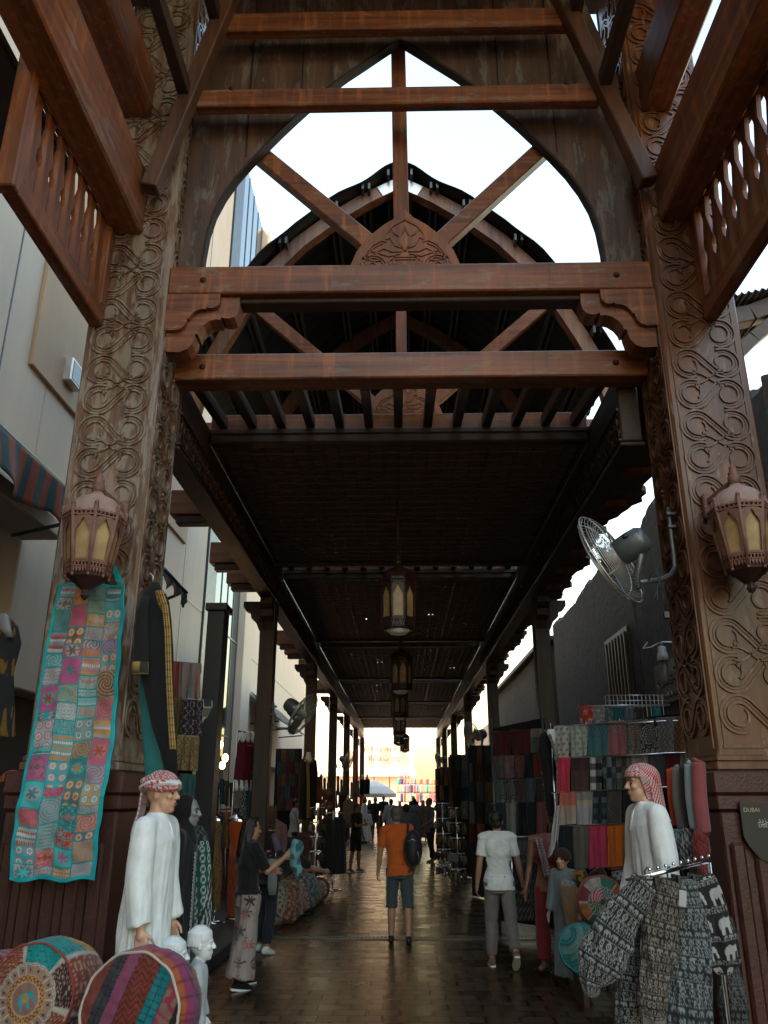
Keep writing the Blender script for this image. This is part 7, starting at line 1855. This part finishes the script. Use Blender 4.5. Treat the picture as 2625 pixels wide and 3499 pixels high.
def fc_p(rho, a):
    if rho < .12: return (.04, .03, .03)
    k = int((a/(2*PI)*8) % 8); q = (a/(2*PI)*8) % 1
    if rho < .55:
        if int(a/(PI/2)) % 2: return (.30, .03, .06) if math.sin(rho*50+a*9) > -.2 else (.4, .3, .25)
        return (.02, .09, .06) if math.sin(rho*40)*math.sin(a*22) > -.1 else (.3, .25, .2)
    if rho < .62: return (.30, .34, .33) if math.sin(a*60) > 0 else (.02, .07, .07)
    if q < .08: return (.35, .33, .3)
    return ((.34, .06, .02), (.02, .13, .08), (.33, .29, .25), (.16, .02, .03), (.36, .12, .03), (.02, .09, .07), (.28, .05, .03), (.05, .05, .05))[k] if math.sin(rho*60)*math.sin(a*50) > -.55 else (.06, .04, .03)
drum(at(2058, 3082, Y=8.4), (-.10, -1, .10), .215, .14, fc_p, lambda a, v: (.25, .06, .03), 'round patchwork cushion with red and green wedges at the right stall', .3, None, 'cushion', res=(110, 44))
def fc_t(rho, a):
    x, y = rho*math.cos(a), rho*math.sin(a); k = math.hypot(x+.7, y-.6)
    c = ((.02, .15, .16), (.10, .20, .19), (.015, .10, .11), (.14, .19, .17), (.02, .13, .10))[int(k*3.4+ (1 if y > x else 0)) % 5]
    return c if math.sin(k*42) > -.75 and rho < .95 else (.03, .22, .22)
drum(at(1985, 3240, Y=8.3), (-.25, -1, .15), .195, .12, fc_t, lambda a, v: (.02, .15, .16), 'round turquoise patchwork cushion leaning low at the right stall', .3, None, 'cushion', pipe=(.006, 'turquoise', (.03, .22, .23)), res=(100, 40))
t = thing('low_bench', 'dark low plinth carrying the cushions at the right stall', 'bench', (2.0, 8.7, 0)); part('bench_top', MB().box((-.35, -.28, .36), (.75, .25, .42), .01), M['dark_x'], t)
for sx in (-.3, .7): part('leg', MB().box((sx-.03, -.22, 0), (sx+.03, .2, .358), .006), M['dark_z'], t)

# ================================================================= RIGHT FOREGROUND: grid panel, draped scarves, harem trousers
t = thing('grid_stand', 'white wire grid stand seen edge on beside the right plinth', 'display rack', (2.13, 6.0, 0))
g = MB()
for yy in (5.72, 5.80): g.tube([(2.13, yy, 0), (2.13, yy, 2.06)], .011, 6)
for k in range(26): g.tube([(2.13, 5.72, .06+.08*k), (2.13, 5.80, .06+.08*k)], .005, 5)
for yy in (6.1, 6.3): g.tube([(2.13, yy, 0), (2.13, yy, 2.06)], .008, 6)
for z in (.05, .7, 1.25, 2.05): g.tube([(2.13, 5.72, z), (2.13, 6.3, z)], .007, 6)
for y_, z in ((5.76, 2.03), (5.76, 1.62), (5.76, 1.27)): g.tube([(2.13, y_, z), (2.06, y_-.02, z+.01), (2.0, y_-.02, z+.03)], .012, 6)
part('wire_panel', g, M['wire'], t)
part('wire_panel', MB(), M['wire'], t) if False else None
GS = 'folded scarves draped on the grid stand'
for k, (xl, xr, yt, yb, Y, c, nm_) in enumerate(((2280, 2304, 2628, 2820, 6.45, (.50, .055, .01), 'vermilion'), (2296, 2326, 2623, 2830, 6.35, (.15, .135, .13), 'warm grey'), (2322, 2344, 2618, 2832, 6.25, (.030, .026, .030), 'black brown'), (2340, 2372, 2612, 2830, 6.15, (.24, .29, .30), 'pale blue'), (2366, 2412, 2606, 2845, 6.05, (.25, .065, .07), 'dusty rose'))):
    g = sil_path([((xl+xr)/2-3, yt, (xr-xl)*.40), ((xl+xr)/2-2, yt+8, (xr-xl)*.5), ((xl+xr)/2+3, (yt+yb)/2, (xr-xl)*.52), ((xl+xr)/2+16, yb-12, (xr-xl)*.5), ((xl+xr)/2+18, yb, (xr-xl)*.34)], Y, 1.1, 26, .05, 4, lambda u, v, c=c: c); single('folded_scarf', g, M['col'], '%s folded scarf draped on the grid stand by the right plinth' % nm_, 'scarf', GS)
for (lb_, pts, Y, a_, b2) in (('teal and white checked keffiyeh bunched on the grid stand', [(2318, 2832, 16), (2322, 2860, 24), (2322, 2895, 24), (2330, 2930, 14)], 6.3, (.30, .33, .33), (.02, .09, .10)), ('black and white checked keffiyeh bunched on the grid stand', [(2352, 2830, 18), (2352, 2870, 26), (2350, 2910, 28), (2350, 2950, 18)], 6.2, (.28, .28, .28), (.02, .02, .022)), ('red and black checked keffiyeh bunched on the grid stand', [(2395, 2832, 18), (2394, 2865, 28), (2398, 2905, 30), (2406, 2945, 16)], 6.05, (.03, .012, .012), (.17, .022, .018)), ('second red and black keffiyeh hanging below on the grid stand', [(2405, 2950, 18), (2408, 2990, 26), (2412, 3030, 24), (2416, 3060, 12)], 6.0, (.03, .012, .012), (.19, .03, .02))):
    bundle(lb_, pts, Y, keff(a_, b2, 16, 14), 4, 'scarf')
bl, wt = (.012, .012, .014), (.235, .235, .23)
def eleph_rows(a=bl, b=wt, n=7, rows=13, ph=0, big=False):
    el = tile(elephant, n, rows, a, b, .3)
    def f(u, v):
        j = int(v*rows)+ph; fv = (v*rows) % 1
        if fv < .08 or fv > .94: return b if int(u*n*9) % 2 else a
        if j % 3 == 0: return el(u, v)
        if j % 3 == 1:
            x = u*n*1.2; q = math.hypot((x % 1)-.5, (fv-.5)*.9); return b if .20 < q < .33 or q < .09 else a
        return b if abs(((u*n*2.2) % 1)-.5)*1.3+abs(fv-.5) < .40 and abs(((u*n*2.2) % 1)-.5)*1.3+abs(fv-.5) > .2 or hsh(int(u*n*8), int(v*rows*4)) > .86 else a
    return f
GP = 'harem trousers on the front rack'
def trousers(label, legs_, Y, fc, ry=.42):
    t = thing('harem_trousers', label, 'trousers', at(legs_[0][0][0], legs_[0][-1][1], Y=Y), 0, GP)
    for i, l in enumerate(legs_): part('leg', wrinkle(sil_path(l, Y+(.02 if i else 0), ry, 150, .07, 9, fc, 26), .028, (15, 15, 4), l[0][0]*.1), M['col'], t, True)
    a = legs_[0][0]; q = at(a[0], a[1]-6, Y=Y); w = (at(a[0]+a[2], a[1], Y=Y)-at(a[0], a[1], Y=Y)).length
    g = MB(); g.tube([q-V(w*.9, 0, 0), q+V(w*.9, 0, 0)], .007, 6); g.tube([q, q+V(0, 0, .05), q+V(.02, 0, .07)], .005, 5)
    for sx in (-.8, .8): g.box(q+V(sx*w-.012, -.02, -.03), q+V(sx*w+.012, .02, .02), .004)
    part('clip_hanger', g, M['black'], t, True); return t
trousers('black and white elephant trousers with one leg flaring out to the left', [[(2206, 3012, 42), (2160, 3085, 56), (2098, 3180, 72), (2052, 3280, 76), (2024, 3350, 52), (2018, 3405, 16)]], 5.35, eleph_rows(n=15, rows=15))
trousers('brown black elephant trousers hanging in the middle of the front rack', [[(2282, 3008, 46), (2264, 3130, 60), (2246, 3260, 60), (2235, 3380, 48), (2228, 3482, 36)]], 5.42, eleph_rows((.018, .014, .012), (.22, .19, .16), 14, 18, 1))
trousers('grey black medallion trousers hanging right of the middle on the front rack', [[(2336, 3004, 42), (2350, 3120, 62), (2358, 3260, 74), (2356, 3400, 78), (2352, 3560, 78)]], 5.50, eleph_rows((.016, .020, .024), (.20, .22, .22), 14, 20, 2))
def bigel(u, v):
    el = elephant(((u*4.0+.12) % 1)*2-1, 1-((v*4.2-.25) % 1)*2)
    if el: return (.36, .36, .35)
    return eleph_rows(n=14, rows=18)(u, v) if (v*4.2-.25) % 1 > .86 or (v*4.2-.25) % 1 < .12 else bl
trousers('black trousers with large white elephants hanging at the right of the front rack', [[(2392, 3000, 42), (2425, 3090, 58), (2450, 3190, 62), (2470, 3280, 48), (2478, 3330, 22)]], 5.62, bigel)
trousers('black trousers with white blossoms hanging low behind the flaring leg', [[(2150, 3150, 34), (2150, 3280, 36), (2146, 3380, 48), (2150, 3480, 46), (2154, 3540, 40)]], 5.6, eleph_rows(n=11, rows=14, ph=1))
trousers('dark blossom print trousers hanging beyond the grid stand', [[(2478, 3150, 24), (2490, 3300, 34), (2502, 3420, 46), (2510, 3540, 48)]], 5.9, eleph_rows((.012, .012, .014), (.12, .12, .115), 11, 16, 1))
t = thing('trousers_rack', 'chrome arm rack with clip hangers carrying the harem trousers', 'clothes rail', (1.9, 5.6, 0))
g = MB(); a = at(2222, 2990, Y=5.2); b_ = at(2425, 2942, Y=5.78); g.tube([a, b_], .014, 8)
for k in range(9): p = a.lerp(b_, k/8)+V(0, 0, .03); g.ell(p, (.012, .012, .012), 8, 6)
g.tube([b_, b_+V(0, 0, -1.15)], .016, 8); g.tube([at(2140, 3006, Y=5.35), a], .01, 6); part('frame', g, M['chrome'], t, True)
q = at(2332, 3070, Y=5.3); single('price_tag', MB().box((q.x-.022, 5.29, q.z-.045), (q.x+.022, 5.296, q.z+.045), .003, 0, Matrix.Translation((q.x, 5.29, q.z)) @ Matrix.Rotation(R(8), 4, 'Y') @ Matrix.Translation((-q.x, -5.29, -q.z))), C('tag_card', (.42, .42, .41)), 'white paper price tag clipped on the grey medallion trousers', 'tag')
# plaque on the right plinth
PYq = 6.43
t = thing('plaque', 'dark shield shaped plaque reading DUBAI on the right plinth', 'sign', at(2590, 2960, Y=PYq))
pp = [(2527, 2742), (2700, 2742), (2700, 2955), (2660, 2962), (2600, 2935), (2560, 2890), (2543, 2860)]
g = MB(); A = [at(x, y, Y=PYq-.012) for x, y in pp]; B = [at(x, y, Y=PYq+.0) for x, y in pp]; n = len(pp)
g.add(A+[V(p.x, 6.446, p.z) for p in A], [tuple(range(n)), tuple(range(2*n-1, n-1, -1))]+[(i, n+i, n+(i+1) % n, (i+1) % n) for i in range(n)]); part('plate', g, simple('plaque_grey', (.022, .020, .020), .5), t, True)
M['gold_letter'] = simple('pale_gold_letter', (.50, .38, .22), .5); M['white_letter'] = simple('white_letter', (.5, .5, .5), .5)
for body, px, py, wpx, m_ in (('DUBAI', 2541, 2774, 55, 'gold_letter'), ('\uFEAA\uFEF3\uFEB0\uFEE4\uFEDF\uFE8D', 2589, 2812, 60, 'white_letter'), ('DISCOVER', 2593, 2827, 80, 'white_letter')):
    p = at(px, py, Y=PYq-.016); o = text(body, .1, (p.x, p.y, p.z), M[m_], 'lettering', align='LEFT', depth=.002)
    w_ = max(v.co.x for v in o.data.vertices) or 1; tw = (at(px+wpx, py, Y=PYq-.016)-p).length; k = tw/w_
    for v in o.data.vertices: v.co *= k
    child(o, t)
# carved sign and window on the mud wall, lamp
sx0 = 4.46; s0, s1 = at(2236, 2330, X=sx0), at(2345, 2330, X=sx0)
zt, zb = at(2290, 2250, X=sx0).z, at(2290, 2400, X=sx0).z
t = thing('carved_sign', 'dark carved wooden shop sign in Arabic and English on the mud wall', 'sign', (sx0, (s0.y+s1.y)/2, zb))
part('board', MB().box((4.47, s1.y-.6, zb), (4.498, s0.y, zt), .008), M['dark_y'], t, True)
M['dim_letter'] = simple('weathered_letter', (.13, .115, .10), .6)
Lw = s0.y-s1.y+.45
for body, zz, hh in (('\uFEDE\uFEF4\uFEDB\uFEEE\uFEDF\uFE8D', zb+(zt-zb)*.52, .55), ('AL WAKEEL', zb+(zt-zb)*.12, .24)):
    o = text(body, .1, (4.462, s0.y-.08, zz), M['dim_letter'], 'lettering', rot=(PI/2, 0, -PI/2), align='LEFT', depth=.01); w_ = max(v.co.x for v in o.data.vertices) or 1; k = (Lw-.1)/w_
    for v in o.data.vertices: v.co.x *= k; v.co.y *= hh*(zt-zb)*1.1/.1*.8
    child(o, t)
p = at(2263, 2225, Y=8.6)
t = thing('tube_lamp', 'white capped glass tube lamp on a pipe bracket beside the right pillar', 'lamp', p)
g = MB(); g.lathe([(.062, -.10), (.055, -.04), (.042, 0), (.04, .05), (.0, .055)], 16); part('cap', g, M['white_plastic'], t); part('tube', MB().lathe([(0, -.36), (.03, -.35), (.038, -.32), (.038, -.10)], 14), M['amber'] if False else simple('clear_tube', (.16, .16, .17), .12), t); part('bracket', MB().tube([(0, 0, .06), (0, 0, .09), (.42, .05, .09)], .018, 8).tube([(-.02, 0, .09), (-.12, -.02, .04), (-.20, 0, .03), (-.14, .02, .10)], .008, 6), M['wire'], t)

# ================================================================= FANS
def fan(label, c, axis, arm_pts, r=.40, cord=True, dim=False):
    n = Vector(axis).normalized(); ex = n.cross(Vector((0, 0, 1))).normalized(); ez = ex.cross(n)
    c = Vector(c); t = thing('wall_fan', label, 'fan', c, 0, 'wall fans along the lane'); P = lambda rr, a, h: c+ex*(rr*math.cos(a))+ez*(rr*math.sin(a))+n*h
    g = MB()
    for side in (1, -1):
        for k in range(15):
            rr = r*(.16+.84*k/14); h = side*.085*math.sqrt(max(0, 1-(rr/r)**2.6)); g.tube([P(rr, 2*PI*i/48, h) for i in range(48)], .0034, 4, closed=True)
        for k in range(10):
            a = 2*PI*k/10; g.tube([P(r*(.1+.9*j/8), a+.25*(1-j/8), side*.087*math.sqrt(max(0, 1-(.1+.9*j/8)**2.6))) for j in range(9)], .0032, 5)
    g.tube([P(r*1.005, 2*PI*i/48, 0) for i in range(48)], .007, 6, closed=True); g.tube([P(r*.12, 2*PI*i/24, .085) for i in range(24)], .006, 6, closed=True)
    part('guard', g, M['wire'], t, True)
    g = MB()
    for k in range(3):
        a0 = 2*PI*k/3+.4
        g.grid(10, 10, lambda u, v: P(.05+r*.84*v, a0+(.75-.15*v)*u, (.05-.10*u)*(1-.3*v)+.0), None, .006)
    part('blade', g, M['steel'], t, True)
    g = MB(); Mx = Matrix((ex, ez, -n)).transposed().to_4x4(); Mx.translation = c
    g.lathe([(.0, -.07), (.05, -.065), (.055, .0), (.055, .06), (.095, .085), (.115, .10), (.118, .20), (.112, .30), (.085, .34), (.05, .35), (0, .352)], 26, M=Mx); mo = part('motor', g, M['steel'], t, True)
    sub('knob', MB().lathe([(.026, 0), (.026, .02), (.014, .03), (0, .032)], 14, M=Mx @ Matrix.Translation((-.10, .05, .22)) @ Matrix.Rotation(-R(65), 4, 'Y')), M['black'], mo, True)
    g = MB(); g.tube(arm_pts, .021, 10); g.tube([c-n*.24-ez*.10, Vector(arm_pts[0])+V(0, 0, .06), Vector(arm_pts[0])-V(0, 0, .05)], .03, 8)
    ap = part('arm_pipe', g, M['steel'], t, True)
    e = Vector(arm_pts[-1]); g = MB()
    for dz in (-.05, -.17): g.box(e+V(-.035, -.04, dz-.03), e+V(.06, .04, dz), .005)
    sub('wall_clamp', g, M['steel'], ap, True)
    if cord:
        w0 = Vector(arm_pts[1]); g = MB(); g.tube([w0+V(.0, -.02, 0), w0+V(.03, -.03, .09), w0+V(.07, -.02, .10), w0+V(.09, -.02, 0), w0+V(.04, -.03, -.12), w0+V(.0, -.03, -.18), w0+V(.05, -.03, -.16), w0+V(.06, -.03, -.03), w0+V(.10, -.03, -.10), w0+V(.10, -.03, -.26)], .006, 6)
        pl = w0+V(.10, -.03, -.29); g.box(pl+V(-.02, -.02, -.03), pl+V(.03, .02, .03), .006); part('cord', g, M['black'], t, True)
    return t
fc_ = at(2088, 1910, Y=6.45)
mp = [at(2178, 1990, Y=6.42), at(2215, 1986, Y=6.45), at(2262, 1980, Y=6.6), at(2296, 1962, Y=6.75), at(2306, 1935, Y=6.8), at(2300, 1880, Y=6.8), at(2290, 1800, Y=6.8), at(2284, 1735, Y=6.8)]
fan('large grey industrial fan on a bent pipe at the right pillar', fc_, (-.72, .55, -.40), mp, .42)
c2 = at(1036, 2440, Y=13.0); fan('grey wall fan tilted down on the nearest left post', c2, (.80, -.18, -.52), [at(1010, 2475, Y=13.1), at(985, 2490, Y=13.1), at(948, 2488, Y=13.1), at(934, 2470, Y=13.1), at(934, 2400, Y=13.1)], .36, False)
c3 = at(1190, 2600, Y=31.0); fan('small dark fan hanging in profile on the third left post', c3, (.9, -.3, -.3), [c3+V(-.2, 0, -.2), c3+V(-.4, 0, -.25), c3+V(-.5, 0, .1)], .38, False)
c4 = at(1616, 2520, Y=19.0); fan('fan wrapped in shadow on the right post above the receding stalls', c4, (-.85, -.35, -.3), [c4+V(.2, 0, -.2), c4+V(.4, 0, -.25), c4+V(.48, 0, .1)], .36, False)
c5 = at(1500, 2600, Y=34.0); fan('farthest small fan against the bright end of the lane on the right', c5, (-.9, -.2, -.3), [c5+V(.2, 0, -.2), c5+V(.4, 0, -.25), c5+V(.5, 0, .1)], .38, False)
t = thing('stall_roof', 'dark tarpaulin lean-to roof over the right stalls below the mud wall', 'canopy', (3.4, 16, 2.9)) if False else None
# ================================================================= MORE GOODS: dim cloth wall, hanging garments along the left
xr_ = random.Random(77)
LC = [('charcoal', (.022, .024, .028)), ('wine', (.07, .015, .018)), ('rust', (.16, .045, .018)), ('petrol', (.02, .05, .06)), ('brown', (.07, .04, .022)), ('slate', (.05, .06, .068)), ('olive', (.055, .05, .025)), ('plum', (.045, .018, .035))]
for r_ in range(5):
    for c in range(5):
        nme, colr = LC[(r_*3+c*2+(r_*c) % 3) % 8]; x = 948+15*c; y = 2562+42*r_
        hang('scarf', '%s scarf in row %d, column %d of the dim cloth wall behind the shopkeeper' % (nme, r_+1, c+1), 'scarf', (x, y, x+14, y, x+14, y+41, x, y+41), 25.0, paisley(colr, tuple(q*1.7 for q in colr), 1.5) if (r_+c) % 2 else plain(colr), .02, 1.2, 'scarves on the dim cloth wall', (10, 18), seed=r_*9+c)
a, b_ = at(944, 2558, Y=25.12), at(1026, 2780, Y=25.12)
single('cloth_screen', MB().box((a.x, 25.08, .12), (b_.x, 25.14, a.z), .01), M['black_cotton'], 'dark screen behind the dim cloth wall at the left', 'screen')
pals = [('black', (.012, .012, .014), (.10, .10, .10)), ('green printed', (.015, .05, .04), (.14, .16, .14)), ('brown printed', (.06, .035, .02), (.18, .12, .06)), ('rust printed', (.18, .05, .02), (.05, .03, .02)), ('navy', (.015, .022, .04), (.10, .12, .14)), ('cream printed', (.26, .22, .17), (.08, .05, .04)), ('wine', (.09, .015, .02), (.2, .1, .07))]
def garment(label, x, y0, y1, w, Y, pal, group):
    g = regrid([(y0, x-w*.35, x+w*.35), (y0+(y1-y0)*.07, x-w*.75, x+w*.75), (y0+(y1-y0)*.3, x-w*.7, x+w*.65), (y0+(y1-y0)*.65, x-w*.8, x+w*.8), (y1, x-w*1.0, x+w*.95)], Y, paisley(pal[1], pal[2], 1.8), .45, .10, 6, 40, 26)
    single('hanging_garment', g, M['col'], label, 'garment', group)
for k in range(9):
    pal = pals[(k*3+1) % 7]; garment('%s garment, number %d from the left on the floor rail behind the dress forms' % (pal[0], k+1), 690+23*k, 2838+3*(k % 3), 3075+(k*7) % 30, 13, 15.3+.12*k, pal, 'garments on the floor rail')
rail('low rail of dim printed garments behind the dress forms at the left', at(680, 2834, Y=15.2), at(890, 2834, Y=16.4), .12)
for k in range(6):
    pal = pals[(k*2) % 7]; garment('%s garment, number %d from the left on the rail between the first posts' % (pal[0], k+1), 898+9*k, 2752, 2905, 7, 19.5+.3*k, pal, 'garments on the rail between the first posts')
for k in range(12):
    pal = pals[(k*5+2) % 7]; x = 1098+11.5*k; Y = 22+1.5*k; y0 = 2645+ (k*13) % 30
    garment('%s garment, number %d along the far left shopfronts' % (pal[0], k+1), x, y0, y0+78-(k*2), 6.5-.15*k, Y+3, pal, 'garments along the far left shopfronts')
for k in range(5):
    pal = pals[(k*4+3) % 7]; x = 1095+16*k
    garment('%s garment, number %d in the lower row along the far left shopfronts' % (pal[0], k+1), x, 2770+6*(k % 2), 2905-9*k, 9-k, 23+2.4*k, pal, 'lower garments along the far left shopfronts')
# cables slung along the arcade and over the wall
t = thing('cable', 'thin black cable slung along the left side beam', 'cable', (-2.2, 18, 5)); pts = [(-2.19+.0*k, 7.6+.9*k, 5.14-.05*abs(math.sin(k*.9))) for k in range(46)]; part('wire', MB().tube(pts, .010, 5), M['black'], t, True)
t = thing('cable', 'black cable hanging in loops along the right side beam', 'cable', (2.2, 18, 5)); pts = [(2.19, 7.6+.9*k, 5.14-.07*abs(math.sin(k*.8+1))) for k in range(46)]; part('wire', MB().tube(pts, .010, 5), M['black'], t, True)
# bolts on the gate timbers
for k, (x, y, z, lb_) in enumerate(((-1.9, 6.565, 6.6, 'left end of the upper portal beam'), (2.12, 6.565, 6.6, 'right end of the upper portal beam'), (-1.95, 6.985, 5.88, 'left end of the lower portal beam'), (2.15, 6.985, 5.88, 'right end of the lower portal beam'), (-1.7, 6.295, 8.75, 'left end of the lower tie beam'), (1.75, 6.295, 8.75, 'right end of the lower tie beam'))):
    g = MB(); g.lathe([(.030, 0), (.030, .006), (.016, .008), (.016, .02), (0, .022)], 12, M=Matrix.Rotation(PI/2, 4, 'X')); g.shift((x, y, z)); single('bolt', g, M['lantern_dark'], 'iron bolt head at the %s' % lb_, 'bolt', 'bolts on the gate timbers')

for k in range(8):
    pal = pals[(k*3+4) % 7]; garment('%s garment, number %d of the high row beside the second left post' % (pal[0], k+1), 1096+13*k, 2702+4*(k % 2), 2770-2*k, 6.5, 24+1.3*k, pal, 'high row of garments beside the second left post')
for k in range(7):
    pal = pals[(k*2+1) % 7]; garment('%s dress, number %d of the long row between the dress forms and the kerb' % (pal[0], k+1), 868+11*k, 2842+3*(k % 2), 3040-4*k, 8, 16.2+.25*k, pal, 'long row of dresses by the kerb')
rail('long low rail at the kerb behind the woman in floral trousers', at(860, 2838, Y=16.1), at(946, 2838, Y=18.0), .12)
for k in range(9):
    pal = LC[(k*3+2) % 8]; x = 700+17*k; y = 2664+6*(k % 3)
    hang('scarf', '%s scarf, number %d from the left hung low inside the left shop' % (pal[0], k+1), 'scarf', (x, y, x+15, y, x+15, y+84, x, y+84), 16.6, paisley(pal[1], tuple(q*1.8 for q in pal[1]), 1.5), .02, 1.2, 'scarves hung inside the left shop', (10, 20), seed=k)

q = at(240, 1282, X=-5.42); t = thing('wall_speaker', 'small grey box speaker fixed on the pale wall left of the gate', 'speaker', q)
part('housing', MB().box((-.08, -.22, -.20), (.12, .22, .22), .02), M['wire'], t); part('grille', MB().box((.122, -.18, -.16), (.128, .18, .18), .004), M['steel'], t)
# ================================================================= LIGHT, SKY, CAMERA
SUN_EL = R(46)
sd = Vector((-math.cos(SUN_EL)*.78, -math.cos(SUN_EL)*.626, math.sin(SUN_EL)))
w = bpy.data.worlds.new('World'); scene.world = w; w.use_nodes = True
nt = w.node_tree; bg = nt.nodes['Background']
sky = nt.nodes.new('ShaderNodeTexSky'); sky.sky_type = 'NISHITA'; sky.sun_disc = False
sky.sun_elevation = SUN_EL; sky.sun_rotation = math.atan2(sd.x, sd.y)
sky.altitude = 0; sky.air_density = 2.35; sky.dust_density = 2.0; sky.ozone_density = 0.8
nt.links.new(sky.outputs[0], bg.inputs[0]); bg.inputs[1].default_value = SKY_STRENGTH
sl = bpy.data.lights.new('sun', 'SUN'); sl.energy = SUN_ENERGY; sl.angle = R(.53); sl.color = (1, .84, .64)
so = bpy.data.objects.new('sun', sl); COL.objects.link(so); so.rotation_euler = sd.to_track_quat('Z', 'Y').to_euler(); so.location = (20, 0, 30)
cam = bpy.data.cameras.new('camera'); co = bpy.data.objects.new('camera', cam); COL.objects.link(co)
cam.sensor_fit = 'VERTICAL'; cam.sensor_height = 24; cam.lens = 24*F_/3499; cam.clip_end = 2000; cam.clip_start = .05
co.location = (0, 0, EYE); co.rotation_euler = (PI/2+PITCH, 0, YAW)
scene.camera = co
scene.view_settings.view_transform = 'Standard'; scene.view_settings.look = 'None'; scene.view_settings.gamma = 1
scene.view_settings.exposure = EXPOSURE
scene.render.engine = 'CYCLES'
cy = scene.cycles; cy.max_bounces = 8; cy.diffuse_bounces = 5; cy.glossy_bounces = 4; cy.transmission_bounces = 4; cy.use_denoising = True
cy.sample_clamp_indirect = 6
